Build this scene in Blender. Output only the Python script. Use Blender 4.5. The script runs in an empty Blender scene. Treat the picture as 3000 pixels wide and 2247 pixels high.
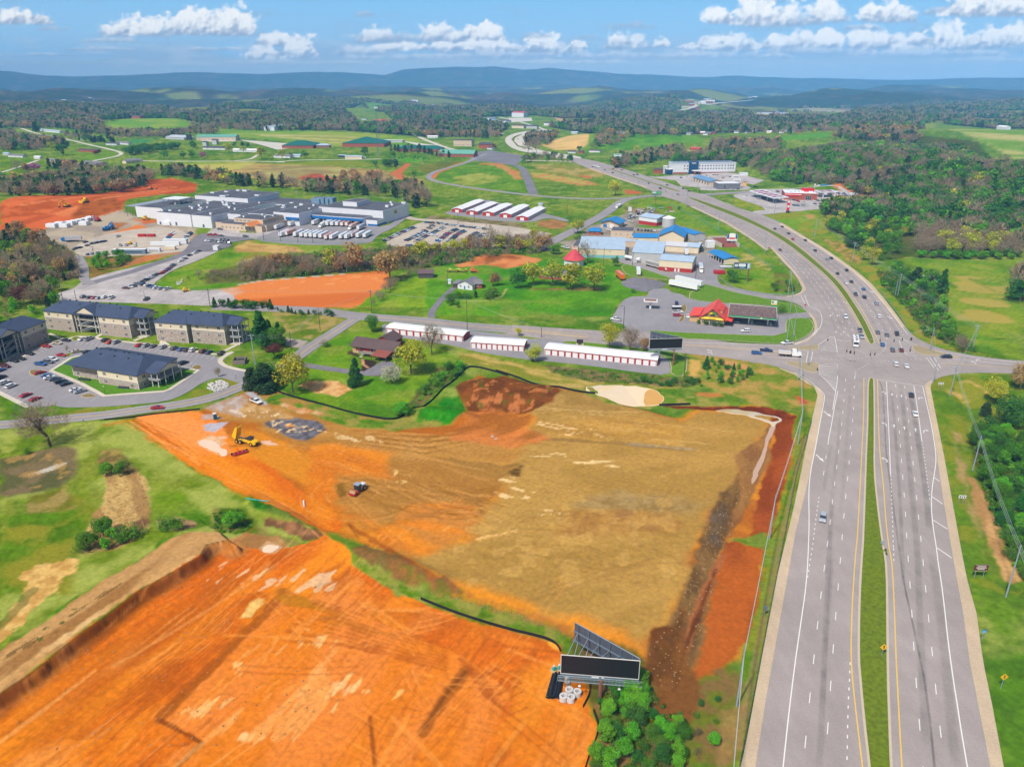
import bpy,bmesh,math,random
import numpy as np
from mathutils import Vector,Matrix
from mathutils.geometry import delaunay_2d_cdt
S=bpy.context.scene
COL=S.collection
# camera, light, exposure
CAMH,PITCH,FPX=118.0,math.radians(21.9),2200.0
cam=bpy.data.cameras.new("camera");camo=bpy.data.objects.new("camera",cam);COL.objects.link(camo)
camo.location=(0,0,CAMH);camo.rotation_euler=(math.pi/2-PITCH,0,0)
cam.sensor_width=36.0;cam.lens=36.0*FPX/3000.0;cam.clip_end=120000;cam.clip_start=1
S.camera=camo
SUN_EL,SUN_AZ=math.radians(52),math.radians(215)
w=bpy.data.worlds.new("World");S.world=w;w.use_nodes=True
nt=w.node_tree;bg=nt.nodes['Background']
sky=nt.nodes.new('ShaderNodeTexSky');sky.sky_type='NISHITA';sky.sun_disc=False
sky.sun_elevation=SUN_EL;sky.sun_rotation=SUN_AZ;sky.air_density=1.0;sky.dust_density=2.0;sky.ozone_density=1.0
nt.links.new(sky.outputs[0],bg.inputs[0]);bg.inputs[1].default_value=.08
sl=bpy.data.lights.new("sun",'SUN');slo=bpy.data.objects.new("sun",sl);COL.objects.link(slo)
sl.energy=3.6;sl.angle=math.radians(3);sl.color=(1.0,.94,.84)
sd=Vector((math.sin(SUN_AZ)*math.cos(SUN_EL),math.cos(SUN_AZ)*math.cos(SUN_EL),math.sin(SUN_EL)))
slo.rotation_euler=sd.to_track_quat('Z','Y').to_euler();slo.location=(0,0,500)
S.view_settings.view_transform='Standard';S.view_settings.look='None'
S.view_settings.exposure=.52;S.view_settings.gamma=1.0
S.cycles.use_denoising=True
S.cycles.max_bounces=5;S.cycles.diffuse_bounces=2;S.cycles.glossy_bounces=2;S.cycles.transparent_max_bounces=8
S.cycles.volume_bounces=1;S.cycles.volume_step_rate=5
# helpers
SRC=dict(F=(0,0,1.35624),A=(0,450,.33906),B=(600,450,.33906),C=(1250,450,.33906),D=(1650,550,.33906),E=(2250,450,.39226),G=(0,800,.36166),H=(700,750,.36166),I=(1400,850,.36166),J=(2200,1000,.42239),K=(0,1200,.45208),L=(0,1650,.45208),M=(900,1100,.49729),N=(900,1650,.49729),O=(1550,1780,.22333),P=(1900,1150,.66225),Q=(2400,1600,.39037),R=(560,1130,.27125),T=(0,0,.45208),U=(1000,0,.45208),V=(2000,0,.45208),a=(1900,440,.15823),b=(2150,520,.20344),c=(0,280,.20344),d=(350,340,.22604),e=(800,340,.29385),f=(1350,300,.24864),h=(1950,660,.13562),i=(1950,840,.20344),j=(2350,940,.24864),k=(1000,620,.20344),l=(1650,640,.15823),m=(0,850,.20344),n=(400,850,.18083),o=(180,980,.23508),p=(2650,780,.31513),q=(950,960,.23603),X=(0,0,1))
def px(s):
 """points read off the site survey: 'G 10,20 30,40 J 5,6' -> array in survey units"""
 out=[];k='X'
 for t in s.split():
  if t in SRC:k=t;continue
  a,b=t.split(',');o=SRC[k];out.append((o[0]+float(a)*o[2],o[1]+float(b)*o[2]))
 return np.array(out)
SP,CP=math.sin(PITCH),math.cos(PITCH)
def ray(p):
 p=np.atleast_2d(np.asarray(p,float));u=(p[:,0]-1500)/FPX;v=(p[:,1]-1123.5)/FPX
 return u,CP-v*SP,-(v*CP+SP)
def plane(p,z=.0):
 u,f,dz=ray(p);dz=np.minimum(dz,-.004);t=(z-CAMH)/dz
 return np.stack([u*t,f*t],1)
def hsh(ix,iy,seed):
 n=(ix*374761393+iy*668265263+seed*1442695041)&0x7fffffff
 n=((n^(n>>13))*1274126177)&0x7fffffff
 return((n^(n>>16))&0xffff)/65535.0
def vn(x,y,seed=0):
 xf=np.floor(x);yf=np.floor(y);ix=xf.astype(np.int64);iy=yf.astype(np.int64)
 u=x-xf;v=y-yf;u=u*u*(3-2*u);v=v*v*(3-2*v)
 return(hsh(ix,iy,seed)*(1-u)+hsh(ix+1,iy,seed)*u)*(1-v)+(hsh(ix,iy+1,seed)*(1-u)+hsh(ix+1,iy+1,seed)*u)*v
def fbm(x,y,sc,oc=3,seed=0):
 x=np.asarray(x,float)/sc;y=np.asarray(y,float)/sc;r=0;a=.5;tot=0
 for k in range(oc):
  r=r+a*vn(x+k*17.3,y-k*9.1,seed+k);tot+=a;a*=.5;x=x*2.03;y=y*2.03
 return r/tot
def sst(x,a,b):
 t=np.clip((x-a)/(b-a),0,1);return t*t*(3-2*t)
def dseg(X,Y,poly,closed=True):
 """(unsigned distance, inside) of points to a polygon or polyline"""
 d2=np.full(X.shape,1e18);ins=np.zeros(X.shape,bool);n=len(poly)
 for i in range(n if closed else n-1):
  ax,ay=poly[i];bx,by=poly[(i+1)%n];ex=bx-ax;ey=by-ay
  L=ex*ex+ey*ey+1e-12
  t=np.clip(((X-ax)*ex+(Y-ay)*ey)/L,0,1)
  d2=np.minimum(d2,(X-ax-t*ex)**2+(Y-ay-t*ey)**2)
  if closed and abs(ey)>1e-9:
   c=((ay>Y)!=(by>Y))&(X<ex*(Y-ay)/ey+ax);ins^=c
 return np.sqrt(d2),ins
def sdf(X,Y,poly,pad=30):
 r=np.full(X.shape,1e3);lo=poly.min(0)-pad;hi=poly.max(0)+pad
 m=(X>lo[0])&(X<hi[0])&(Y>lo[1])&(Y<hi[1])
 if m.any():
  d,ins=dseg(X[m],Y[m],poly);r[m]=np.where(ins,-d,d)
 return r
def lin(c):
 c=np.asarray(c,float)/255.0
 return np.where(c<=.04045,c/12.92,((c+.055)/1.055)**2.4)
KA=.80
def alb(*c):
 return tuple(float(x)for x in np.clip(lin(c)*KA,.002,.85))
 # relief of the land
BUMP=[]
def bump(s,rx,ry,rot,h,pw=2):
 q=plane(px(s))[0];BUMP.append((q[0],q[1],rx,ry,math.radians(rot),h,pw))
bump('M 790,240',13,5,-12,3.2,4)
bump('M 1130,120',22,11,-5,4.5,4)
bump('M 1000,60',10,6,0,1.5)
bump('M 340,1060',9,4,-35,1.6);bump('M 560,1150',8,3,-25,1.3);bump('M 720,1230',9,3,-28,1.2)
bump('K 1750,640',16,3.2,-38,1.5);bump('K 1900,740',8,3,-35,1.3)
bump('E 1300,330',190,230,0,16);bump('E 900,150',240,200,0,14);bump('C 600,905',26,12,0,2.0,4)
bump('T 1050,800',330,240,10,13);bump('T 200,760',260,260,0,30);bump('U 1900,930',260,180,0,10);bump('U 1450,910',160,130,0,8)
bump('V 1900,930',420,330,0,24);bump('B 950,180',120,60,0,5);bump('A 600,450',110,60,0,7)
BANK=plane(px('L -400,1200 0,910 250,740 500,530 750,350 900,230 1100,120 1300,0 K 1350,920 1480,890 1530,920'))
PAD=plane(px('M 1400,110 1650,95 1800,190 2212,300 P 180,95 350,110 540,130 505,220 430,290 380,400 300,500 250,600 200,750 150,900 100,1020 40,1090 0,1070 N 2180,150 2100,420 1950,480 1650,340 1100,200 700,60 M 560,1100 420,950 1000,800 1250,560 1330,300'))
RIDGE=np.array([(-400,212),(0,203),(60,192),(150,196),(250,205),(330,213),(500,215),(650,208),(720,209),(900,212),(1000,207),(1080,210),(1180,213),(1230,200),(1350,197),(1460,196),(1530,203),(1600,198),(1700,207),(1800,212),(1950,217),(2100,216),(2300,221),(2550,223),(2700,218),(2800,217),(2900,226),(3400,224)],float)
DEV=[plane(px(q))for q in('J 700,1657 E 600,1400 600,1000 200,600 b 500,600 D 1200,150 C 1900,260 1500,100 1250,40 U 1150,950 1150,870','b 400,300 1700,330','a 900,560 2000,600','d 0,590 2212,590 e 1100,430 U 1000,1000','E 0,1500 1912,1560')]
def hgt(X,Y):
 X=np.atleast_1d(np.asarray(X,float));Y=np.atleast_1d(np.asarray(Y,float));z=np.zeros(X.shape);flat=1-sst(np.min([dseg(X,Y,q,False)[0]for q in DEV],0),45,190)
 for bx,by,rx,ry,ro,hh,pw in BUMP:
  dx=X-bx;dy=Y-by;c,s=math.cos(ro),math.sin(ro)
  r2=((dx*c+dy*s)/rx)**2+((-dx*s+dy*c)/ry)**2
  m=r2<9
  if m.any():
   z=z+np.where(m,hh*np.exp(-np.minimum(r2,9)**(pw/2))*(1-flat if rx>50 else 1),0)
 d=np.hypot(X,Y)
 m=(d<330)
 if m.any():
  x,y=X[m],Y[m]
  D,_=dseg(x,y,BANK,False)
  # left of the bank line is high ground, right of it the excavated floor
  ins=dseg(x,y,np.vstack([BANK,BANK[-1]+[-60,60],BANK[-1]+[-300,40],BANK[0]+[-100,0]]))[1]
  rag=.5*(fbm(x,y,2.2,2,5)-.5)
  fade=1-sst(y,178,196)
  zb=np.where(ins,2.3*(1-sst(D,3,26)),2.3*(1-sst(D+rag*2,.0,1.7)))*fade
  pd=sdf(x,y,PAD,20)
  zp=1.7*(1-sst(pd,0,7))
  zr=0
  z[m]+=zb+zp+zr
 f=sst(d,2600,4400)
 if(f>0).any():
  w1=fbm(X,Y*1.4,1900,3,41);w2=fbm(X,Y*1.8,620,2,43)
  z=z+f*((1-abs(2*w1-1)*1.6)*72+(w2-.5)*90-52)*np.clip(d/5000,.5,1.3)
 ux=X/np.maximum(Y,1)*FPX*(CP)+1500
 rt=CAMH+(238-np.interp(ux,RIDGE[:,0],RIDGE[:,1]))/FPX*14500*Y/np.maximum(d,1)
 g=np.exp(-((d-12500-600*(fbm(X,Y,1700,2,51)-.5))/800)**2)
 z=np.where(d>9500,z*(1-g)+g*(rt-86+36*fbm(X,Y,420,3,52)),z)
 return z
def W(s,dz=.0):
 """survey points -> points on the land"""
 p=px(s)if isinstance(s,str)else np.atleast_2d(s)
 u,f,d=ray(p);d=np.minimum(d,-.003);z=np.zeros(len(p))
 for k in range(25):
  t=(z-CAMH)/d;z=.5*z+.5*hgt(u*t,f*t)
 t=(z-CAMH)/d;X=u*t;Y=f*t
 return np.stack([X,Y,hgt(X,Y)+dz],1)
def W1(s):return Vector(W(s)[0])
# materials
MATS={}
def nm(name):
 m=bpy.data.materials.new(name);m.use_nodes=True;t=m.node_tree;b=t.nodes['Principled BSDF']
 b.inputs['Specular IOR Level'].default_value=.25;return m,t,b
def mat(name,c,rough=.7,metal=.0,noise=.12,nsc=1.5,bump_=.0,spec=None):
 """plain painted or mineral surface with slight mottling"""
 if name in MATS:return MATS[name]
 m,t,b=nm(name);c=alb(*c)
 b.inputs['Roughness'].default_value=rough;b.inputs['Metallic'].default_value=metal
 if spec is not None:b.inputs['Specular IOR Level'].default_value=spec
 tc=t.nodes.new('ShaderNodeTexCoord');n=t.nodes.new('ShaderNodeTexNoise');n.inputs['Scale'].default_value=nsc;n.inputs['Detail'].default_value=4
 t.links.new(tc.outputs['Object'],n.inputs['Vector'])
 mx=t.nodes.new('ShaderNodeMix');mx.data_type='RGBA'
 mx.inputs[6].default_value=(*[v*(1-noise*1.5)for v in c],1);mx.inputs[7].default_value=(*[min(.9,v*(1+noise))for v in c],1)
 t.links.new(n.outputs['Fac'],mx.inputs[0]);t.links.new(mx.outputs[2],b.inputs['Base Color'])
 if bump_:
  bp=t.nodes.new('ShaderNodeBump');bp.inputs['Strength'].default_value=bump_;bp.inputs['Distance'].default_value=.1
  t.links.new(n.outputs['Fac'],bp.inputs['Height']);t.links.new(bp.outputs[0],b.inputs['Normal'])
 MATS[name]=m;return m
def mat_obj(name,rough=.35,coat=.0):
 """paint whose colour is the object's own colour"""
 if name in MATS:return MATS[name]
 m,t,b=nm(name);oi=t.nodes.new('ShaderNodeObjectInfo');t.links.new(oi.outputs['Color'],b.inputs['Base Color'])
 b.inputs['Roughness'].default_value=rough;b.inputs['Coat Weight'].default_value=coat;MATS[name]=m;return m
def mat_attr(name,rough=.9,detail=.0,dsc=1.0,bmp=.0,trans=.0,rand=.0,spec=.15):
 """surface coloured by its mesh attribute 'col'; optional fine grain"""
 if name in MATS:return MATS[name]
 m,t,b=nm(name);a=t.nodes.new('ShaderNodeAttribute');a.attribute_name='col';out=a.outputs['Color']
 b.inputs['Roughness'].default_value=rough;b.inputs['Specular IOR Level'].default_value=spec
 if rand:
  oi=t.nodes.new('ShaderNodeObjectInfo');hs=t.nodes.new('ShaderNodeHueSaturation')
  mr=t.nodes.new('ShaderNodeMapRange');mr.inputs[3].default_value=1-rand;mr.inputs[4].default_value=1+rand
  t.links.new(oi.outputs['Random'],mr.inputs[0]);t.links.new(mr.outputs[0],hs.inputs['Value'])
  mr2=t.nodes.new('ShaderNodeMapRange');mr2.inputs[3].default_value=.5-rand*.09;mr2.inputs[4].default_value=.5+rand*.09
  ml=t.nodes.new('ShaderNodeMath');ml.operation='MULTIPLY';ml.inputs[1].default_value=7.31
  fr=t.nodes.new('ShaderNodeMath');fr.operation='FRACT'
  t.links.new(oi.outputs['Random'],ml.inputs[0]);t.links.new(ml.outputs[0],fr.inputs[0]);t.links.new(fr.outputs[0],mr2.inputs[0]);t.links.new(mr2.outputs[0],hs.inputs['Hue'])
  t.links.new(out,hs.inputs['Color']);out=hs.outputs[0]
 if detail:
  g=t.nodes.new('ShaderNodeNewGeometry');n=t.nodes.new('ShaderNodeTexNoise');n.inputs['Scale'].default_value=dsc;n.inputs['Detail'].default_value=6;n.inputs['Roughness'].default_value=.65
  t.links.new(g.outputs['Position'],n.inputs['Vector'])
  mr=t.nodes.new('ShaderNodeMapRange');mr.inputs[1].default_value=.25;mr.inputs[2].default_value=.75;mr.inputs[3].default_value=1-detail;mr.inputs[4].default_value=1+detail
  t.links.new(n.outputs['Fac'],mr.inputs[0])
  vm=t.nodes.new('ShaderNodeVectorMath');vm.operation='SCALE';t.links.new(out,vm.inputs[0]);t.links.new(mr.outputs[0],vm.inputs['Scale']);out=vm.outputs[0]
  if bmp:
   bp=t.nodes.new('ShaderNodeBump');bp.inputs['Strength'].default_value=bmp;bp.inputs['Distance'].default_value=.3
   t.links.new(n.outputs['Fac'],bp.inputs['Height']);t.links.new(bp.outputs[0],b.inputs['Normal'])
 t.links.new(out,b.inputs['Base Color'])
 if trans:
  tr=t.nodes.new('ShaderNodeBsdfTranslucent');t.links.new(out,tr.inputs[0]);ms=t.nodes.new('ShaderNodeMixShader');ms.inputs[0].default_value=trans
  t.links.new(b.outputs[0],ms.inputs[1]);t.links.new(tr.outputs[0],ms.inputs[2]);t.links.new(ms.outputs[0],t.nodes['Material Output'].inputs[0])
 MATS[name]=m;return m
 # mesh building
class MB:
 def __init__(s):s.v=[];s.f=[];s.mi=[];s.mats=[]
 def m(s,mt):
  if mt not in s.mats:s.mats.append(mt)
  return s.mats.index(mt)
 def add(s,vs,fs,mt):
  o=len(s.v);s.v+=[tuple(q)for q in vs];i=s.m(mt)
  for f in fs:s.f.append([o+k for k in f]);s.mi.append(i)
 def box(s,x0,x1,y0,y1,z0,z1,mt,top=None,M=None):
  vs=[(x0,y0,z0),(x1,y0,z0),(x1,y1,z0),(x0,y1,z0),(x0,y0,z1),(x1,y0,z1),(x1,y1,z1),(x0,y1,z1)]
  if M is not None:vs=[M@Vector(q)for q in vs]
  s.add(vs,[(0,3,2,1),(0,1,5,4),(1,2,6,5),(2,3,7,6),(3,0,4,7)],mt);o=len(s.v)-8
  s.f.append([o+4,o+5,o+6,o+7]);s.mi.append(s.m(top or mt))
 def prism(s,poly,z0,z1,mt,top=None):
  n=len(poly);s.add([(a,b,z0)for a,b in poly]+[(a,b,z1)for a,b in poly],[(i,(i+1)%n,(i+1)%n+n,i+n)for i in range(n)],mt)
  o=len(s.v)-2*n;s.f.append([o+n+i for i in range(n)]);s.mi.append(s.m(top or mt));s.f.append([o+i for i in range(n)][::-1]);s.mi.append(s.m(mt))
 def side(s,prof,y0,y1,mt,M=None):
  """profile in x,z pulled along y"""
  n=len(prof);vs=[(a,y0,b)for a,b in prof]+[(a,y1,b)for a,b in prof]
  if M is not None:vs=[M@Vector(q)for q in vs]
  s.add(vs,[(i,(i+1)%n,(i+1)%n+n,i+n)for i in range(n)]+[tuple(range(n))[::-1],tuple(range(n,2*n))],mt)
 def tube(s,p,q,r0,r1,mt,n=6,cap=True):
  p=Vector(p);q=Vector(q);d=(q-p)
  if d.length<1e-6:return
  d.normalize();a=d.orthogonal().normalized();b=d.cross(a);o=len(s.v)
  vs=[p+(a*math.cos(2*math.pi*k/n)+b*math.sin(2*math.pi*k/n))*r0 for k in range(n)]+[q+(a*math.cos(2*math.pi*k/n)+b*math.sin(2*math.pi*k/n))*r1 for k in range(n)]
  fs=[(k,(k+1)%n,(k+1)%n+n,k+n)for k in range(n)]
  if cap:fs+=[tuple(range(n))[::-1],tuple(range(n,2*n))]
  s.add(vs,fs,mt)
 def beam(s,p,q,wd,ht,mt):
  p=Vector(p);q=Vector(q);d=(q-p).normalized();u=Vector((0,0,1))if abs(d.z)<.9 else Vector((1,0,0));a=d.cross(u).normalized();b=a.cross(d)
  vs=[c+a*sx*wd/2+b*sz*ht/2 for c in(p,q)for sx,sz in((-1,-1),(1,-1),(1,1),(-1,1))]
  s.add(vs,[(0,1,5,4),(1,2,6,5),(2,3,7,6),(3,0,4,7),(3,2,1,0),(4,5,6,7)],mt)
 def quad(s,a,b,c,d,mt):s.add([a,b,c,d],[(0,1,2,3)],mt)
 def mesh(s,name,smooth=False):
  me=bpy.data.meshes.new(name);me.from_pydata(s.v,[],s.f);
  for q in s.mats:me.materials.append(q)
  if len(s.mats)>1:me.polygons.foreach_set('material_index',s.mi)
  if smooth:me.polygons.foreach_set('use_smooth',[True]*len(s.f))
  me.update();return me
 def build(s,name,parent=None,loc=(0,0,0),rz=0,smooth=False):
  return link(name,s.mesh(name,smooth),parent,loc,rz)
def link(name,me,parent=None,loc=(0,0,0),rz=0):
 o=bpy.data.objects.new(name,me);COL.objects.link(o);o.location=loc;o.rotation_euler=(0,0,rz)
 if parent:o.parent=parent
 return o
def tag(o,label,cat=None,group=None,kind=None):
 if label:o['label']=label
 if cat:o['category']=cat
 if group:o['group']=group
 if kind:o['kind']=kind
 return o
def thing(name,label,cat,loc,rz=0,group=None):
 return tag(link(name,None,None,loc,rz),label,cat,group)
def npmesh(name,V,F,mats,col=None,smooth=False,per='POINT'):
 """V (n,3), F (m,k) arrays; col (n,3)"""
 me=bpy.data.meshes.new(name);n=len(V);k=F.shape[1]
 me.vertices.add(n);me.vertices.foreach_set('co',np.ascontiguousarray(V,dtype=np.float32).ravel())
 me.loops.add(F.size);me.loops.foreach_set('vertex_index',np.ascontiguousarray(F,dtype=np.int32).ravel())
 me.polygons.add(len(F));me.polygons.foreach_set('loop_start',np.arange(0,F.size,k,dtype=np.int32))
 if smooth:me.polygons.foreach_set('use_smooth',np.ones(len(F),bool))
 for q in(mats if isinstance(mats,(list,tuple))else[mats]):me.materials.append(q)
 if col is not None:
  a=me.color_attributes.new('col','FLOAT_COLOR','POINT');c4=np.ones((n,4),np.float32);c4[:,:3]=col
  a.data.foreach_set('color',c4.ravel())
 me.update(calc_edges=True);return me
ORD='zeroth first second third fourth fifth sixth seventh eighth ninth tenth eleventh twelfth thirteenth fourteenth fifteenth sixteenth seventeenth eighteenth nineteenth twentieth'.split()
TENS={20:'twenty',30:'thirty',40:'forty',50:'fifty'}
def ordw(n):
 if n<=20:return ORD[n]
 t=n//10*10
 return TENS[t]+'-'+ORD[n%10]if n%10 else{30:'thirtieth',40:'fortieth',50:'fiftieth'}[n]
 # the land
FLD=[plane(px(s))for s in('U 1250,695 1450,700 1520,742 1300,730','U 1600,720 1830,735 1850,745 1640,748','U 1660,760 1850,755 1840,778 1670,778','U 1050,755 1260,750 1400,765 1545,790 1500,810 1280,830 1100,835 900,800 880,760','U 140,680 400,680 410,712 200,718','V 380,695 980,695 1190,650 1180,700 980,775 460,775','V -40,680 240,650 900,630 1000,650 600,690 60,750','V 1500,800 1640,798 2212,860 2212,900 1560,880','U 0,700 140,690 300,745 370,815 120,820','T 1550,700 1900,705 1900,720 1650,716','U 1480,1020 1100,960 1080,890 1350,830 1345,860 1180,880 1190,950','V 0,660 230,650 0,760','T 320,655 680,655 660,672 320,672')]
TLINE=([0,150,300,450,560,700,1000,1226,1460,1500,1606,1760,1900,2000,2100,2450,2500,2680,2720,3000],[372,372,362,347,366,378,382,400,392,372,372,400,395,405,395,395,420,410,380,380])
def build_ground():
 ys=[-200.,-60.,20.,60.];y=84.
 while y<15600:
  ys.append(y);st=1.15*(y*y+CAMH**2)/(CAMH*751);y+=min(st,24 if y<6500 else 38)
 ys=np.array(ys);ss=np.concatenate([[-3,-2,-1.5,-1.2],np.arange(-1.0,1.0001,.0021),[1.2,1.5,2,3]])
 sy=np.maximum(ys,84.)
 X=sy[:,None]*ss[None,:];Y=np.repeat(ys[:,None],len(ss),1);nr,nc=X.shape
 X=X.ravel();Y=Y.ravel();Z=hgt(X,Y);d=np.hypot(X,Y)
 N=len(X);C=np.zeros((N,3));BMP=np.zeros(N)
 tk=random.Random(21)
 def L3(c):
  v=lin(c)*KA;v=v-.25*v.min()
  if c[1]>c[0]*1.06:v=v*np.array([.84,.66,.34])
  elif c[0]>c[1]*1.45 and c[2]<52:v=v*(np.array([1.06,1.24,.5])if c[0]>202 else np.array([.82,.95,.6]))
  return np.clip(v,.003,.85)
 def mix(m,c,idx=slice(None)):C[idx]=C[idx]*(1-m[:,None])+(c if np.ndim(c)==2 else L3(c)[None,:])*m[:,None]
 # grass everywhere first
 n1=fbm(X,Y,55,3,1);n2=fbm(X,Y,9,3,2);n3=fbm(X,Y*1.0,2.2,2,3)
 C[:]=L3((92,150,38));mix(sst(n1,.38,.62),(122,168,58));mix(sst(n2,.5,.75)*.55,(168,172,92));mix(sst(n3,.45,.8)*.35,(70,118,30))
 def paint(s,ca,cb=None,sc=6,edge=.8,rag=1.2,a=1.,ang=None,ar=6,rsc=None,lo=.35,hi=.65,z=None):
  poly=plane(px(s));lo_=poly.min(0)-8;hi_=poly.max(0)+8
  i=np.nonzero((X>lo_[0])&(X<hi_[0])&(Y>lo_[1])&(Y<hi_[1]))[0]
  if not len(i):return
  x,y=X[i],Y[i];dd,ins=dseg(x,y,poly);sd_=np.where(ins,-dd,dd)
  if rag:sd_=sd_+rag*2*(fbm(x,y,rsc or max(1.5,rag*2.5),3,11)-.5)
  e=np.maximum(edge,d[i]*.0018);m=(1-sst(sd_,-e,e))*a
  k=m>0;i=i[k];m=m[k];x=x[k];y=y[k]
  if cb is None:mix(m,ca,i);return i,m
  if ang:
   q=plane(px(ang));u=q[1]-q[0];u/=np.hypot(*u);xx=(x*u[0]+y*u[1])/ar;yy=-x*u[1]+y*u[0]
  else:xx,yy=x,y
  t=sst(fbm(xx,yy,sc,4,int(abs(poly[0,0]))+7),lo,hi)[:,None]
  mix(m,L3(ca)*(1-t)+L3(cb)*t,i);return i,m
 def wisp(s,c,th=.62,sc=2.5,ang=None,ar=5,a=.8,edge=4,seed=90,w=.07):
  poly=plane(px(s));lo_=poly.min(0)-4;hi_=poly.max(0)+4
  i=np.nonzero((X>lo_[0])&(X<hi_[0])&(Y>lo_[1])&(Y<hi_[1]))[0]
  if not len(i):return
  x,y=X[i],Y[i];dd,ins=dseg(x,y,poly)
  if ang:
   q=plane(px(ang));u=q[1]-q[0];u/=np.hypot(*u);xx=(x*u[0]+y*u[1])/ar;yy=-x*u[1]+y*u[0]
  else:xx,yy=x,y
  t=fbm(xx,yy,sc,3,seed);m=np.where(ins,sst(dd,0,edge),0)
  mix(sst(t,th+(1-m)*.2,th+w+(1-m)*.2)*np.minimum(m*3,1)*a,c,i)
 def line(s,c,wd,a=1.,wob=.5,soft=.5,closed=False,dep=.0):
  poly=plane(px(s))if isinstance(s,str)else s;lo_=poly.min(0)-6;hi_=poly.max(0)+6
  i=np.nonzero((X>lo_[0])&(X<hi_[0])&(Y>lo_[1])&(Y<hi_[1]))[0]
  if not len(i):return
  x,y=X[i],Y[i];dd,_=dseg(x,y,poly,closed);dd=dd+wob*(fbm(x,y,3,2,21)-.5)*2
  m=1-sst(dd,wd/2-soft,wd/2+soft);mix(m*a,c,i);Z[i]-=m*dep;return i
 TAN,TAN2=(196,152,84),(170,128,66);OR1,OR2,OR3=(224,122,42),(205,94,26),(236,152,78)
 G1,G2,GD,DRY=(86,148,30),(128,172,52),(58,108,28),(190,170,104)
 # far valley floor
 uu=1500+FPX*X/(Y*CP+CAMH*SP);vv=1123.5-FPX*(-CAMH*CP+Y*SP)/(Y*CP+CAMH*SP);i=np.nonzero((vv<np.interp(uu,*TLINE))&(Y>1000))[0];f=np.zeros(N);f[i]=sst(d[i],1300,1800)
 for q in FLD:k=dseg(X[i],Y[i],q)[1];f[i[k]]=sst(d[i[k]],3800,4600)
 fw=fbm(X,Y*1.6,330,3,61);fld=sst(fbm(X+900,Y*1.5,620,2,62),.62,.67)
 wood=np.stack([L3((78,84,58))]*N)*(1-sst(fbm(X,Y,120,2,63),.4,.7)[:,None])+L3((112,98,80))*sst(fbm(X,Y,120,2,63),.4,.7)[:,None]
 wood=wood*.62*(.3+1.4*fbm(X,Y,24,2,64)[:,None]);wood=wood*(1-sst(fw,.5,.6)[:,None]*.5)+L3((40,74,34))*sst(fw,.5,.6)[:,None]*.5
 grass=L3((120,158,84))*(1-fbm(X,Y,200,2,65)[:,None])+L3((150,160,96))*fbm(X,Y,200,2,65)[:,None]
 fm=(fld*sst(fbm(X,Y,150,2,66),.3,.45)*(1-sst(d,9500,11000)))[:,None]
 mix(f,wood*(1-fm)+grass*fm)
 Z[:]+=f*(1-fm[:,0])*(6+9*fbm(X,Y,26,2,67))*(1-sst(d,10000,12000))*sst(d,4300,5200)
 # bare quarry and town on the far right
 paint('V 760,670 990,664 1180,690 900,700 700,690',(190,176,156),(140,140,120),60,30,20,a=.7)
 paint('V 400,700 640,685 950,700 960,735 700,740 460,725',(136,150,120),(120,140,100),60,10,0)
 paint('V 460,740 780,745 980,740 1000,755 700,770 500,760',(140,160,110),(170,160,140),60,10,0)
 # middle distance fields
 paint('T 690,820 900,778 1150,800 1280,832 1650,850 1900,845 2212,858 U 230,870 480,895 520,930 300,960 0,950 T 1700,900 1300,870 900,860 720,850',(116,182,58),(160,196,96),60,4,4)
 paint('T 1600,870 2212,880 U 200,900 0,930 T 2000,915',(160,186,96),(200,190,130),30,4,6,ang='T 1600,870 2200,900')
 paint('U 1340,920 1560,880 1610,880 1600,960 1530,975 1380,970 1290,940',(206,176,116),(226,188,124),30,4,3)
 paint('U 1610,880 1640,885 1640,980 1600,985 1530,975 1600,950',(120,176,60),None,30,3,2)
 paint('U 1650,935 1850,885 2000,890 2212,905 2212,955 2050,975 1850,978 1660,975',(104,184,56),(84,160,44),40,3,2)
 paint('U 1250,695 1450,700 1500,735 1300,725',(130,166,100),None,40,6,4)
 paint('U 1600,720 1830,735 1850,742 1640,745',(190,190,130),None,40,6,4);paint('U 1660,760 1850,755 1840,775 1670,775',(120,170,90),None,30,6,4)
 paint('U 1380,760 1540,790 1500,802 1400,785',(200,166,130),None,30,6,4);paint('U 140,680 400,680 410,710 200,715',(120,176,110),None,30,6,4)
 paint('V 1620,848 1750,842 2000,868 2150,885 2120,895 1700,895',(124,172,84),(150,184,100),60,4,5)
 paint('V 1700,912 1900,900 2212,900 2212,1060 2150,1060 1960,990',(124,182,76),(190,180,120),50,4,8,ang='V 1700,915 2212,940',ar=4)
 paint('V 600,930 850,905 1080,905 1090,925 900,940 640,950',(98,180,56),None,30,4,4);paint('V 0,985 300,990 640,985 640,1020 300,1030 0,1010',(186,182,116),(150,170,90),20,3,3)
 paint('V 0,900 120,935 140,960 0,955',(110,180,60));paint('V 1510,805 1640,800 1640,830 1560,838',(150,180,110))
 # far-left neighbourhood lawns
 paint('T 0,1010 200,1030 250,1040 100,1106 0,1106',G1,G2,20,3,2);paint('T 480,990 650,975 760,990 740,1030 600,1040 480,1010',(112,176,48),G2,20,3,2)
 paint('A 1300,60 2212,70 2212,90 2000,190 1700,180 1500,150',(134,184,66),(186,178,96),30,3,5,ang='A 1300,100 2200,80')
 paint('c 1850,640 2000,625 2212,640 2212,665 1900,700',(70,160,110),(110,180,130),20,3,2)
 # dry hillside above the factory
 paint('A 1860,190 2212,90 B 200,80 700,90 1100,110 1500,150 1900,240 1750,300 1300,300 1000,280 700,280 400,220 0,215',(186,160,102),(150,134,84),26,4,8)
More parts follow.
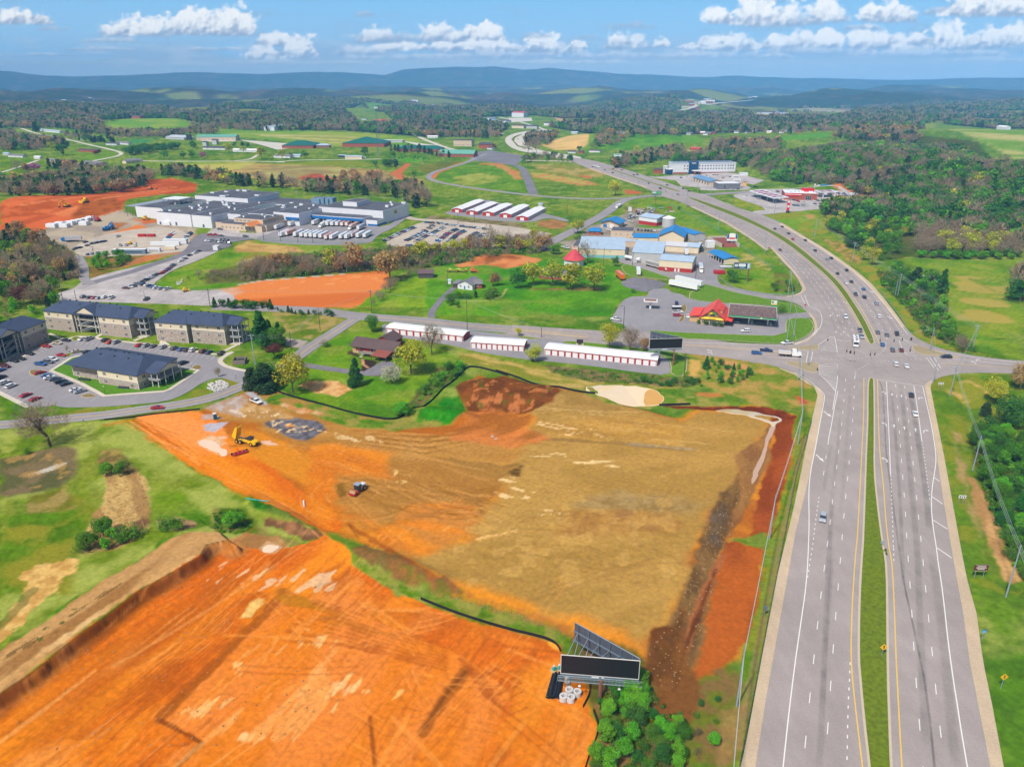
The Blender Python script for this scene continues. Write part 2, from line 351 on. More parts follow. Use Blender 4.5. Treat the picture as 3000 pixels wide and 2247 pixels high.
 paint('B 480,170 620,100 1000,100 1250,150 1250,240 1100,250 900,230 600,250',(150,134,92),(184,176,112),14,4,5,ang='B 480,170 1200,150',ar=4)
 paint('B 800,220 950,200 1150,225 1130,265 900,260',(188,92,66),(160,74,52),10,3,4);paint('B 500,90 1300,60 1500,100 1200,110',(140,170,70),None,20,4,6)
 paint('B 1600,190 1750,80 1780,90 1700,180 1800,260 1720,240',(196,112,72),None,8,2,3);paint('B 1600,40 1900,30 2000,60 1750,75',(110,190,50),(80,170,40),10,2,3)
 paint('B 1830,110 1960,90 2212,60 2180,80 1950,185 1850,150',(132,150,80),(110,130,66),12,3,3);paint('C 0,190 300,75 300,95 90,200 60,230',(206,120,70),None,6,2,2)
 # ground between the lots and the storage rows
 paint('C 90,180 300,90 560,80 760,100 850,180 870,340 600,320 300,260 90,240',(116,176,48),(92,158,38),18,2,2)
 paint('C 240,200 450,170 640,200 600,240 400,280 250,260',(176,176,90),(140,170,70),14,3,6,a=.8);paint('C 420,85 650,90 800,160 820,220 760,230 700,160 600,110',(196,150,96),(206,120,74),8,2,4,a=.85)
 paint('C 900,160 1100,180 1400,240 1500,270 1300,270 1000,220 910,200',(202,132,86),(186,170,90),8,2,4,a=.85);paint('C 1700,310 1860,330 1840,350 1720,350',(190,104,66),None,8,1.5,2)
 paint('C 900,100 1100,90 1500,130 1560,200 1300,200 1000,160',(140,160,76),(180,160,100),14,3,5);paint('C 1300,185 1430,200 1420,218 1310,200',(196,110,70),None,6,1.5,2)
 paint('C 960,580 1100,565 1230,600 1210,640 1080,650 960,620',(176,130,84),(150,110,70),8,2,3);paint('C 0,530 300,560 600,570 870,620 860,640 400,610 0,570',(150,136,110),(110,120,70),6,2,2)
 paint('C 1700,1000 2212,1000 2150,1100 1900,1080 1700,1010',(126,160,50),(170,140,80),8,2,3)
 # yard around the feed works
 paint('C 1130,760 1300,740 1400,620 1600,600 1750,480 2212,500 D 1200,360 1500,520 1420,640 1350,760 1300,830 900,740 500,620 300,600 0,500',(176,168,158),(152,142,128),10,2,3)
 paint('C 1750,440 2000,450 2212,470 2212,540 1800,540 1700,500',(164,150,120),(120,130,70),6,2,3);paint('D 600,320 850,330 860,350 700,350',(96,164,40),None,6,1,1)
 # factory surroundings
 paint('A 0,600 0,480 100,400 200,375 600,375 900,345 1150,290 1300,220 1500,215 1700,265 1680,340 1400,360 1100,440 1060,510 940,545 880,560 600,600 400,640 300,690 0,700',(208,104,56),(182,80,38),16,2,3,ang='A 0,560 1500,260',ar=4)
 paint('A 430,540 900,450 1300,350 1690,300 1300,340 1000,400 700,500 600,560',(222,140,88),(206,110,60),10,3,3,ang='A 300,570 1500,300');paint('A 100,420 500,400 700,440 400,540 150,560 0,560',(186,84,40),(210,110,60),14,3,3)
 paint('A 700,490 1000,420 1060,500 800,560 600,570',(150,74,34),(186,96,46),8,3,3);line('A 200,490 700,430 1000,370 1500,290',(228,150,100),7,.5,3,2)
 paint('A 300,690 500,620 800,560 1060,510 1200,560 1350,600 1700,640 1690,700 1650,780 1560,850 1300,880 750,885 640,860 540,800 250,760',(196,182,162),(170,158,146),12,2,3)
 paint('A 750,750 1200,610 1280,640 1000,690 760,760',(214,128,66),None,6,1.5,2);paint('A 950,600 1100,600 1010,660',(170,112,64),None,5,2,2);paint('A 1150,570 1350,570 1350,600 1250,605',(196,104,54),None,6,1.5,2)
 paint('A 760,890 1000,900 1400,860 1500,850 1200,930 1000,1000 830,1070 780,1060',(150,110,66),(108,128,50),6,1.5,3);paint('A 1200,900 1650,750 1690,700 1700,780 1600,850 1000,1000',(170,144,112),(196,120,66),5,1,2)
 paint('A 0,700 300,720 560,790 640,880 700,1080 500,1110 480,1200 0,1300',(112,104,66),(88,112,50),12,3,5)
 paint('A 1340,1140 1500,1020 1700,930 1900,830 2100,810 2200,760 2212,780 B 400,750 900,780 1400,790 1500,800 1300,830 600,830 300,1000 0,1100 A 2100,1130 1800,1170 1500,1190',(92,164,34),(128,178,60),14,2,3)
 paint('A 2020,800 2212,750 B 250,760 800,800 850,850 600,860 300,850 A 2050,860',(204,172,112),(176,140,88),5,2,3,ang='B 0,780 800,830',ar=3);paint('B 280,930 430,850 520,880 570,920 400,960 300,960',(196,176,128),(150,160,84),6,2,3,ang='B 300,960 560,880')
 paint('B 530,875 700,875 780,915 600,920',(216,112,56),(196,92,40),5,1,2,ang='B 600,920 640,870');paint('A 1770,1010 2000,980 2212,990 B 200,990 300,960 100,1040 A 2000,1040',(190,166,110),(150,160,80),8,2,3)
 paint('B 0,1040 300,960 900,870 1600,830 2212,820 2212,960 1900,1000 1700,1010 1500,1010 1200,1030 600,1080 300,1110 0,1130',(104,104,62),(84,112,46),8,3,4)
 paint('B 120,1180 300,1140 450,1100 800,1070 1200,1040 1560,1010 1600,1060 1580,1150 1480,1280 1440,1330 1000,1330 600,1330 150,1240',(222,134,74),(206,112,54),22,1.5,2,ang='B 200,1250 1400,1180')
 wisp('B 450,1090 1560,1020 1580,1120 600,1180',(236,168,110),.56,6,a=.5,seed=33);paint('A 1830,1180 2000,1165 2100,1200 1950,1260',(220,196,176),None,4,3,4,a=.6)
 line('B 300,1130 500,1095 900,1065 1200,1040',(206,200,190),2.2,1,.6)
 paint('B 1300,1327 1480,1200 1700,1100 1800,1060 2212,1080 C 130,1160 40,1320 0,1327',(104,178,32),(140,190,60),16,1,2,ang='B 1500,1300 2200,1100')
 paint('C 0,1000 250,930 450,880 700,880 980,900 1180,900 1500,900 1700,960 1620,1060 1880,1200 1660,1270 1600,1400 0,1400',(72,160,26),(100,176,36),26,1,2)
 paint('C 250,960 500,890 700,880 990,910 960,940 800,970 700,990 500,960 280,980',(212,142,92),(188,112,66),8,1.5,2);paint('C 500,915 700,900 820,915 810,925 650,925 500,960',(120,66,36),None,4,1.5,2,a=.7)
 line('C 280,1275 560,1265 650,1230 690,1170',(176,176,110),2.0,.8,.6);paint('C 880,1160 1500,1150 1520,1190 900,1175',(150,120,76),(104,140,50),4,1.5,2)
 paint('H 250,430 330,450 600,465 750,490 850,500 860,515 700,600 620,670 500,660 380,640 360,560 300,500',(170,150,92),(112,150,56),6,1,2)
 paint('H 380,660 560,690 530,720 500,750 380,720',(190,178,170),None,3,.6,.6)
 # lots' own lawns near the flats
 paint('G 380,1100 700,1100 1300,1080 1500,1020 1640,900 1780,850 2000,860 1980,910 1750,990 1200,1110 400,1200',(104,156,44),(150,160,84),5,1,1.5)
 # lower left field
 paint('G 0,1290 300,1250 700,1200 K 860,60 910,130 1200,350 1560,550 1800,640 2050,790 1900,880 1700,870 1200,830 900,1000 500,1260 0,1500 L 0,700',(118,158,46),(160,168,84),10,.8,2)
 paint('K 0,560 300,600 500,500 640,700 500,1000 480,1217 0,1217',(96,150,34),(150,164,76),9,2,4)
 paint('K 980,420 1250,560 1400,760 1250,810 1000,700 980,560',(88,150,26),(118,166,40),9,2,3,ang='K 1000,600 1300,600')
 paint('K 0,330 120,300 250,270 430,240 490,260 480,440 400,500 250,540 100,560 0,570',(128,112,84),(96,96,62),7,1.5,3);wisp('K 0,330 500,240 490,330 330,420 0,480',(222,216,200),.56,3,ang='K 0,470 450,330',ar=3)
 wisp('K 0,300 500,230 470,500 0,560',(190,150,90),.6,5,a=.5,seed=44);paint('K 170,560 420,500 500,560 480,640 300,670 180,660',(160,140,86),(120,136,60),6,1.5,3)
 paint('K 660,380 760,420 870,380 930,440 980,650 960,760 860,850 760,900 560,930 500,930 500,850 550,780 650,620 690,480',(204,172,116),(170,134,88),3,.8,1.5,ang='K 760,470 860,760',ar=5)
 paint('K 650,260 760,250 860,340 860,400 800,420 660,400 630,350',(160,140,80),(112,96,56),4,1,1.5);paint('K 850,730 960,690 980,720 860,850 760,880',(120,90,66),None,3,1,1.2)
 paint('K 1020,720 1150,690 1290,740 1280,780 1150,800 1030,770',(170,140,104),(110,84,60),3,.8,1)
 paint('K 1580,545 1700,560 1760,600 1900,690 2080,790 1990,780 1850,730 1650,640',(34,112,30),(50,132,36),3,.8,1);paint('K 1700,700 1780,720 1950,770 2120,810 1980,850 1850,790 1720,750',(150,110,80),(112,82,56),3,.6,1)
 paint('K 1360,620 1560,640 1700,760 1900,850 1950,870 1700,850 1500,790 1380,800',(90,136,34),(140,130,70),5,1,1.5)
 paint('K 150,1060 230,1010 440,965 510,985 500,1050 430,1060 400,1110 330,1190 L 360,170 230,290 130,430 60,480 0,540 0,380 60,300 180,200',(222,184,118),(196,152,88),3.0,.7,2.2,rsc=2)
 line('L 0,420 120,280 200,180',(90,110,50),2.5,.6,1);paint('L 0,620 300,380 620,190 880,40 K 900,1010 1050,880 1150,830 1060,900 900,1060 720,1217 L 500,240 260,400 0,600',(70,140,24),(96,158,30),6,1,2)
 # tan haul strip above the cut
 paint('L -300,900 0,590 300,400 650,150 900,20 K 950,980 1100,860 1220,830 1500,830 1600,790 1800,830 1880,890 1700,910 1560,930 1480,900 1300,1000 L 1100,100 900,220 750,330 500,520 250,730 0,910 -200,1060',(196,154,104),(160,116,70),6,.6,1.2,ang='L 0,750 900,100',ar=5)
 wisp('L 0,640 900,60 1000,60 0,760',(112,84,46),.52,1.2,ang='L 0,700 900,80',ar=4,a=.8,seed=12,edge=2);wisp('L 0,600 500,300 600,300 100,720',(70,104,40),.62,1.3,a=.8,seed=19,edge=2)
 paint('L 0,830 300,600 700,330 1000,120 1250,0 1330,0 1080,120 860,240 700,360 300,650 0,900',(222,184,132),(200,156,104),3,.5,.8,ang='L 0,850 900,200',ar=5)
 # orange excavation
 ORP='L -400,1200 0,915 250,735 500,525 750,345 900,225 1100,115 1200,50 K 1300,985 1480,900 1700,900 1880,890 2000,860 2120,800 M 130,950 250,1040 260,1110 380,1190 540,1300 N 560,180 700,240 900,320 1200,400 1480,480 1500,520 1560,560 1640,680 1660,760 1640,820 1720,960 1700,1050 1650,1201 1640,1400 -1800,1400'
 paint(ORP,OR1,OR2,13,.4,.9,ang='L 300,1100 1500,200',ar=3)
 wisp(ORP,OR3,.55,9,ang='L 300,1100 1500,200',ar=4,a=.6,edge=3,seed=71,w=.14);wisp(ORP,(176,78,22),.58,2.2,ang='L 300,1100 1500,200',ar=7,a=.55,edge=3,seed=72,w=.1)
 wisp(ORP,(190,92,34),.56,.9,ang='L 300,1100 1500,200',ar=9,a=.45,edge=2,seed=78,w=.1)
 paint('L 1830,180 2212,330 N 0,330 400,330 900,540 1200,760 1000,1201 -900,1201 L 1150,1200 1310,1150 1030,1010 1300,760 1500,600',(228,132,56),(216,112,40),10,.5,.6,ang='L 1300,1100 1900,500',ar=4)
 paint('L -200,1201 0,1010 300,800 700,520 1100,280 1500,60 1750,80 1250,560 700,980 300,1201',(198,96,22),(222,118,40),9,3,5,a=.6,ang='L 300,1100 1500,200',ar=5);paint('N 1200,640 1500,560 1660,700 1660,860 1720,960 1640,1201 1000,1201',(212,112,24),(228,132,50),9,3,5,a=.6);paint('N 100,60 500,200 1400,440 1400,520 900,420 300,300',(200,96,30),(224,120,50),5,3,4,a=.6,ang='N 60,210 820,500',ar=4)
 line('L 1830,185 1700,340 1300,740 1030,1005',(168,84,24),2.6,.8,.9,.6);line('L 1030,1010 1200,1100 1305,1155 1150,1310',(150,70,20),1.0,.9,.4,.3);line('L 1820,190 2212,330 N 100,320 500,420',(190,110,40),2.6,.55,1.2,.8)
 paint('L 1800,210 1950,200 2080,300 1950,290 1820,260',(196,120,24),None,3,.6,1.2,a=.8);paint('L 2080,100 2120,130 2060,165 2030,150',(140,66,24),None,2,.4,.6)
 for q in('L 1450,830 1600,830 1500,930 1300,1020 1050,1000 1200,900','L 1480,620 1650,620 1560,760 1500,720','L 1880,330 2000,350 2000,400 1900,380','L 1950,450 2212,480 2150,560 1880,560','N -60,340 200,440 180,490 0,460','N 210,600 330,620 400,760 260,800 150,900 40,820','L 1500,1050 1800,1090 1700,1180 1500,1180','L 1450,1180 1600,1240 1560,1280 1420,1200','L 1850,1100 2100,1150 1900,1200','L 2050,800 2212,820 2212,920 2050,920','L 1650,960 1800,980 1750,1040'):
  wisp(q,(250,206,140),.5,.8,ang='L 1300,1100 1750,620',ar=6,a=.7,edge=2.2,seed=80,w=.16);wisp(q,(252,220,164),.56,1.9,ang='L 1300,1100 1750,620',ar=3,a=.6,edge=2.2,seed=85,w=.12)
 wisp('L 1050,1010 1500,600 1800,400 2212,700 2212,1201 1400,1201',(240,170,100),.6,3,ang='L 1300,1100 1750,620',ar=5,a=.6,edge=3,seed=83)
 paint('L 1560,350 1620,240 1720,215 1700,260 1620,340',(248,206,128),None,2,.4,.7);paint('N 500,800 540,740 575,735 545,780',(244,186,110),None,2,.3,.4)
 wisp('K 1250,1060 1560,900 1800,960 2212,1020 2212,1217 1300,1180',(244,206,166),.6,2.2,ang='L 1100,300 1500,30',ar=2.5,a=.75,edge=3,seed=81);paint('K 1680,900 1730,850 1830,890 1800,920 1740,935',(206,166,128),None,3,.4,.6)
 line('N 940,630 850,740 680,1000',(160,82,22),2.6,.75,.6,.5);line('N 930,640 840,740 690,960',(120,62,16),.9,.7,.5,.4)
 line('N 370,900 385,1060 400,1201',(160,72,14),.7,.8,.2,.3);wisp('N 1180,830 1400,800 1550,850 1650,950 1690,1060 1600,1201 1100,1201',(232,146,60),.56,5,a=.5,seed=91)
 for k in range(7):line(plane(px('N %d,%d %d,%d %d,%d'%(900+k*22,560+k*34,1040+k*26,660+k*38,1230+k*10,560+k*48))),(176,78,22),.45,.6,.4,.25)
 for k in range(9):
  o=k*23;line(plane(px('N %d,%d %d,%d %d,%d'%(60-o,210+o,480,360+o,820,480+o*.8))),(180,82,24),.5,.5,.5,.3)
 for k in range(12):
  o=k*27;line(plane(px('L %d,%d %d,%d %d,%d'%(450+o,1130,1000+o*.9,640+o*.4,1650+o*.4,170+o*.3))),(184,84,26),.35,.5,.4,.25)
  # colour of the cut face
 D,_=dseg(X,Y,BANK,False);ins=dseg(X,Y,np.vstack([BANK,BANK[-1]+[-60,60],BANK[-1]+[-300,40],BANK[0]+[-100,0]]))[1]
 bm_=(d<330)&(D<9)&(Y<193);i=np.nonzero(bm_&~ins)[0]
 st=fbm((X[i]+Y[i])*1.0,(X[i]-Y[i])*.15,1.1,3,95)[:,None]
 face=L3((150,82,34))*(1-st)+L3((214,150,90))*st;dk=L3((120,58,22))
 face=face*(sst(fbm(X[i],Y[i],16,2,96),.35,.6)[:,None])+dk*(1-sst(fbm(X[i],Y[i],16,2,96),.35,.6)[:,None])
 mix((1-sst(D[i],1.6,5.0))*.85,face,i);i=np.nonzero(bm_)[0];mix((1-sst(D[i],.15,.5))*.8*ins[i],(96,60,30),i)
 # big graded pad
 paint('G 860,1230 1100,1180 1600,1120 1950,990 2060,950 S 640,60'.replace('S','R')+' R 760,200 1000,260 1400,320 2212,460 M 250,300 500,330 700,300 940,230 900,120 1000,0 1500,100 1650,130 1850,190 2212,270 P 250,60 520,60 650,100 640,230 600,420 540,620 370,650 500,700 500,900 400,1180 200,1300 100,1420 0,1400 0,1250 N 1950,700 1750,500 1580,430 1300,330 1000,230 700,130 520,0 M 500,1150 400,1060 300,980 150,920 90,930 0,860 K 1800,640 1560,545 1250,370 910,130 860,60',(206,122,50),(190,102,38),12,1.5,2.5,ang='K 950,100 2100,780',ar=3)
 paint('K 910,80 1100,50 1400,100 1500,200 2212,700 2212,790 2000,760 1560,540 1200,340 930,130',OR1,OR2,8,.6,1,ang='K 950,100 2100,780',ar=5)
 paint('K 880,40 1300,0 1450,120 1500,280 1300,300 950,130',(226,116,40),(240,150,80),8,1,2,ang='K 900,50 1400,280')
 paint('R 560,70 760,200 1000,250 1400,330 2212,460 M 300,320 500,340 1000,380 1400,400 1280,560 1160,700 1050,800 950,960 640,1100 540,1060 420,900 250,850 120,700 100,420 0,300 R 1400,640 1100,640 900,600 700,420 400,380 200,250',(190,140,72),(170,120,56),10,2.5,4,ang='M 0,330 1100,420',ar=4)
 paint('M 0,400 300,420 500,460 480,600 200,600 150,760 350,800 700,1000 900,1070 650,1120 300,880 0,860',(222,124,46),(206,106,36),9,3,5,a=.9,ang='K 950,100 2100,780',ar=3)
 paint('M 560,780 900,740 1000,800 940,960 800,1040 500,900',(222,120,46),(200,130,60),5,2,4,a=.85,ang='M 560,800 1000,900')
 paint('M 1330,235 1500,110 1650,130 1850,190 2212,290 P 250,100 500,110 540,130 505,220 430,290 380,400 290,500 250,600 200,750 150,900 90,1030 40,1090 N 1950,480 1650,360 1300,270 1100,210 700,70 640,1 M 640,1120 950,1000 1050,820 1160,700 1260,570',(186,146,78),(172,134,68),11,2.5,3.5,ang='M 1400,900 2212,700',ar=2)
 paint('M 1340,240 1500,110 1650,130 1900,210 1700,260 1500,230',(160,126,66),(176,140,80),6,1.5,2);paint('M 1330,330 1700,260 2212,290 2212,440 1800,400 1500,390',(196,150,76),(176,132,62),5,2,2,ang='M 1400,330 2212,420',ar=5)
 paint('M 1600,780 1850,720 2212,760 P 280,500 220,560 M 2000,850 1800,830',(176,150,104),(150,124,78),6,3,4,a=.8);paint('M 1500,830 1900,820 2212,880 2212,960 1500,960',(160,112,60),(184,136,72),3,2,3,ang='M 1700,1000 1750,820',ar=3,a=.7)
 wisp('M 1290,270 1750,330 1760,400 1500,380 1380,350',(250,214,160),.52,1.6,ang='M 1300,300 1750,370',ar=4,a=.85,edge=3);wisp('M 1300,470 1700,480 1900,540 1900,600 1700,560 1300,520',(246,214,160),.55,1.4,ang='M 1300,490 1750,510',ar=4,a=.85,edge=2)
 wisp('M 1130,600 1200,610 1400,700 1350,760 1100,760 1080,720',(248,214,160),.56,1.6,ang='M 1130,650 1400,720',ar=3,a=.8,edge=2);wisp('M 950,960 1250,920 1270,980 1050,1020 960,1000',(246,196,130),.54,1.8,ang='M 950,1000 1270,920',ar=3,a=.7,edge=2);wisp('M 1310,830 1550,760 1500,860 1330,870',(240,204,150),.6,1.4,a=.7,edge=2)
 wisp('M 640,180 2212,300 2212,1300 900,1300 560,1000',(140,100,48),.62,1.6,ang='M 700,500 1200,620',ar=6,a=.2,edge=4,seed=101);wisp('M 700,700 2212,700 2212,1300 900,1300',(214,172,100),.58,5,a=.4,edge=4,seed=102)
 paint('M 780,480 1250,540 1260,600 1150,610 950,560',(132,98,44),(160,118,58),3,1.2,1.5,ang='M 780,480 1250,580',ar=5,a=.85);paint('M 1190,590 1270,550 1250,620 1200,620',(110,74,34),None,2,.6,1)
 line('M 1300,400 1480,400 1900,430 2212,460',(146,112,64),2.2,.8,.6);line('M 1880,425 2212,455 P 0,252 190,268',(176,168,150),1.6,.45,.8)
 for k in range(10):line(plane(px('M %d,%d %d,%d %d,%d'%(700+k*16,620+k*28,860+k*8,640+k*26,1110-k*8,700+k*16))),(150,92,40),.7,.5,.7,.35)
 for k in range(8):
  o=k*9;line(plane(px('M %d,%d %d,%d %d,%d %d,%d'%(350,330+o*1.2,700,345+o*1.8,1000,330+o,1290,280+o*2.2))),(140,86,36)if k%2 else(214,160,96),.7,.6,.6,.35)
 cx,cy=plane(px('M 330,690'))[0]
 for k in range(9):
  r=3.5+k*1.5+tk.random();t0=tk.uniform(0,6);th=np.linspace(t0,t0+tk.uniform(1.2,3.6),14);line(np.stack([cx+tk.uniform(-1,1)+1.2*r*np.cos(th),cy+r*np.sin(th)],1),(166,104,46)if k%2 else(228,160,90),.45,.5,.5,.3,dep=.06)
 def tracks(reg,ang,n,cs,l0=10,l1=45,al=.5,bend=.15):
  g=plane(px(reg));q=plane(px(ang));u0=math.atan2(*(q[1]-q[0])[::-1]);lo,hi=g.min(0),g.max(0);c_=0
  while c_<n:
   p=np.array([tk.uniform(lo[0],hi[0]),tk.uniform(lo[1],hi[1])])
   if not dseg(p[:1],p[1:],g)[1][0]:continue
   c_+=1;a_=u0+tk.gauss(0,bend);L=tk.uniform(l0,l1);t=np.linspace(-.5,.5,8);kx=tk.gauss(0,.12);e=np.array([math.cos(a_),math.sin(a_)]);nn=np.array([-e[1],e[0]]);pts=p+t[:,None]*L*e+(t**2)[:,None]*L*kx*nn;cc=tk.choice(cs);w_=tk.choice((.28,.28,.5,1.1))
   for o_ in((0,)if w_>1 else(-.95,.95)):line(pts+nn*o_,cc,w_,al*tk.uniform(.5,1),.25,.2,dep=.09 if w_<1 else.04)
 tracks(ORP,'L 300,1100 1500,200',60,((184,84,24),(246,166,86),(200,96,30),(250,190,120)),8,50,.36);tracks('N -400,200 600,260 1200,420 1480,600 1300,1100 300,1201','N 60,210 820,500',26,((176,78,22),(240,156,76)),8,30,.5,.4)
 tracks('M -200,300 400,330 1200,480 1000,850 300,860','M 700,500 1200,620',46,((150,92,38),(220,160,92),(236,180,116)),10,45,.38,.2);tracks('M 1400,420 2212,460 2212,1300 900,1300','M 1400,900 2212,700',44,((150,112,56),(206,166,98),(140,100,48)),8,40,.28,.5);tracks('M 1350,240 1800,200 2212,300 2212,440 1400,390','M 1400,330 2212,420',24,((150,112,60),(222,186,120)),15,60,.5,.08);tracks('K 950,60 2100,780 2000,760 900,140','K 950,100 2100,780',16,((184,88,30),(244,160,90)),20,50,.6,.05)
 tracks('P 260,1060 200,750 40,1400 300,1200','P 330,720 100,1280',12,((90,56,30),(170,120,76)),8,25,.6,.1)
 wisp('M 480,540 640,560 600,640 440,700 430,640',(246,206,140),.55,2,a=.7,edge=2);paint('M 170,640 215,620 230,700 190,720',(150,100,48),None,2,.6,.8)
 line('M 240,870 350,960 560,1120 760,1240 900,1300',(160,76,30),1.6,.7,.7);line('M 250,880 300,960',(120,60,30),.5,.8,.3)
 # parking of stone and pale puddled clay by the trucks
 paint('R 790,390 950,340 1120,350 1350,380 1460,440 1480,470 1380,520 1250,590 1100,560 950,510 850,440',(132,128,134),(96,94,100),2.2,.6,1.6);paint('R 1010,420 1080,400 1110,430 1040,450',(214,142,66),None,2,.4,.6)
 wisp('R 840,330 1480,480 1300,440 1480,500 900,510 840,450',(244,212,166),.58,1.6,a=.8,edge=1);paint('R 570,70 660,60 760,140 860,240 830,230 700,160',(196,194,200),None,2,.6,1)
 paint('R 130,240 300,170 560,100 700,230 560,330 200,260',(186,160,140),(206,200,200),3,1,2,a=.85);paint('R 560,180 760,200 1000,290 1150,350 800,370 520,300',(178,136,84),(206,170,120),3,1.5,2)
 paint('R 120,430 200,400 400,390 330,450 250,500 160,480',(206,200,206),None,2,.5,.8);paint('R 130,310 240,300 340,350 120,365',(200,176,166),None,2,.6,.8);paint('R 410,260 500,260 560,310 440,290',(232,214,200),None,2,.4,.6)
 wisp('R 600,230 1000,300 900,350 700,360 500,330',(246,220,180),.55,1.5,a=.8,edge=1);wisp('R 1400,480 2212,560 2212,620 1500,600',(240,210,160),.58,1.6,ang='R 1500,500 2212,620',ar=3,a=.7,edge=1)
 paint('R 60,600 150,570 200,520 300,560 380,620 300,650 400,740 340,760 200,700 100,640',(240,200,164),(226,180,140),3,.3,.5);paint('R 290,540 390,550 390,570 310,570',(238,206,180),None,2,.3,.5);paint('R 750,590 850,590 950,640 830,635 760,620',(236,200,176),None,2,.4,.6)
 paint('R 380,640 480,620 500,560 620,560 760,640 700,680 600,640 440,660',(150,88,46),None,2,1,1.2,a=.6)
 # verge and grass along the black silt fence
 paint('R 640,50 850,10 1120,100 1700,280 2212,385 2212,450 1900,440 1600,420 1400,330 1200,260 1000,230 800,140',(96,160,40),(170,130,70),4,.8,1.6);paint('M 0,160 250,250 500,270 700,200 900,140 960,230 850,290 500,320 250,300 90,250',(94,160,34),(150,140,70),5,.8,1.6)
 paint('M 640,260 740,200 800,140 900,150 955,230 840,290 700,270',(36,140,30),(58,160,34),3,.5,1);paint('R 960,180 1430,290 1420,320 1150,290 1000,230',(206,140,90),(226,190,150),3,.8,1.2,a=.9)
 paint('M 870,110 960,30 1160,0 1300,40 1500,120 1440,180 1330,230 1150,215 950,210 900,150',(140,76,40),(112,62,34),5,.8,1.5);wisp('M 900,20 1480,110 1300,230 930,200',(196,124,76),.55,2.5,a=.7,edge=1.5);wisp('M 900,20 1480,110 1300,230 930,200',(86,110,36),.66,3,a=.7,edge=1,seed=55)
 paint('M 950,220 1150,215 1330,240 1290,330 1450,400 1250,440 1000,390 850,380 900,300',(206,124,64),(176,100,50),5,1.5,2.5,ang='M 850,380 1300,260',ar=3,a=.9);wisp('M 1040,340 1130,350 1130,380 1060,370',(216,216,216),.5,1,edge=.6)
 # lawn of the brick-red house
 LWN='H 250,1060 480,860 590,800 700,700 900,620 1250,650 1600,730 1850,870 1700,1080 1500,1240 1240,1330 900,1280 500,1160'
 paint(LWN,(92,160,34),(120,176,46),12,.5,1)
 q=plane(px(LWN));i=np.nonzero((X>q[:,0].min())&(X<q[:,0].max())&(Y>q[:,1].min())&(Y<q[:,1].max()))[0];ii=dseg(X[i],Y[i],q)[1];i=i[ii]
 u=plane(px('H 1180,1290 1560,880'));u=u[1]-u[0];u/=np.hypot(*u);per=(-X[i]*u[1]+Y[i]*u[0]);mix((.5+.5*np.sin(per*3.3))*.22*sst(fbm(X[i],Y[i],14,2,8),.35,.6),(176,196,80),i)
 paint('H 470,1050 560,1010 800,1010 910,1080 800,1140 600,1100',(226,184,130),(206,150,96),2.5,.5,1.2,rsc=2);paint('H 1600,900 1850,880 1820,960 1400,1260 1280,1290 1350,1200 1500,1050',(90,140,36),(120,110,60),3,1,1.5)
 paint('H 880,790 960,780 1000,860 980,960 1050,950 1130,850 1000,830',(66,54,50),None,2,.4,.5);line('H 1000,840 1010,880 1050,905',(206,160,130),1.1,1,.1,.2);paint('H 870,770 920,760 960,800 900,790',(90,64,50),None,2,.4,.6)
 paint('H 580,890 1000,950 1180,970 1160,975 600,910',(90,84,70),None,2,.3,.4)
 # dry verge between storage rows and pond
 paint('H 1800,790 1950,790 2212,860 I 100,560 500,600 900,700 1500,700 1850,760 1500,800 900,790 850,850 500,740 0,600 H 1850,880',(190,164,96),(140,160,70),4,1.2,2.5,ang='I 0,560 900,760',ar=3)
 paint('I 520,600 900,640 1450,690 1800,740 1700,790 1300,760 900,740 600,670',(92,140,40),(140,120,84),4,1,2);paint('I 850,850 900,780 1000,760 1250,770 1450,800 1560,850 2000,880 2100,930 1900,945 1480,930 1400,960 1100,960 900,880',(108,160,48),(160,150,80),4,1,1.5)
 paint('I 1700,520 1900,520 2212,560 J 200,200 400,290 450,400 400,500 250,470 0,430 I 1850,770 1700,700',(116,158,50),(176,146,80),7,1,2);paint('I 1720,560 1810,570 1790,720 1700,710',(206,166,96),None,3,.8,1.5);paint('I 1900,550 2212,600 2212,650 2000,600',(200,150,96),None,3,1,1.5)
 paint('I 1730,830 1950,830 1990,860 1850,870',(196,120,70),None,3,.8,1.2,a=.8);paint('J 310,380 370,390 400,430 340,430',(190,90,56),None,2,.6,1)
 # slope and ditch on the right of the pad
 paint('P 530,130 590,120 650,100 640,230 600,420 540,620 380,650 330,700 310,760 340,800 450,620 500,400 560,200',(176,80,36),(150,66,28),6,.6,1.2,ang='P 640,150 450,600',ar=3)
 paint('P 340,660 380,660 500,690 500,900 440,1100 300,1260 180,1300 240,1050 260,900 310,760',(196,96,38),(168,78,30),7,.6,1,ang='P 450,700 350,1150',ar=3)
 paint('P 50,55 250,60 520,60 600,80 655,110 590,125 400,85 180,85',(150,62,30),(116,48,26),3,.6,1);paint('P 540,130 500,220 430,290 380,400 290,500 250,600 200,750 150,900 90,1030 40,1090 0,1150 0,1400 90,1420 200,1250 260,1000 310,760 350,650 440,480 520,300',(134,102,60),(108,80,48),2.5,1,1.4,ang='P 500,250 200,950',ar=4)
 wisp('P 540,130 430,290 290,500 200,750 90,1030 0,1150 0,1400 90,1420 260,1000 350,650 520,300',(184,150,104),.64,.7,a=.3,edge=.6,seed=14,w=.08);paint('P 250,580 330,510 340,560 310,690 270,660',(112,100,88),(96,80,60),1.2,1.5,2,a=.7)
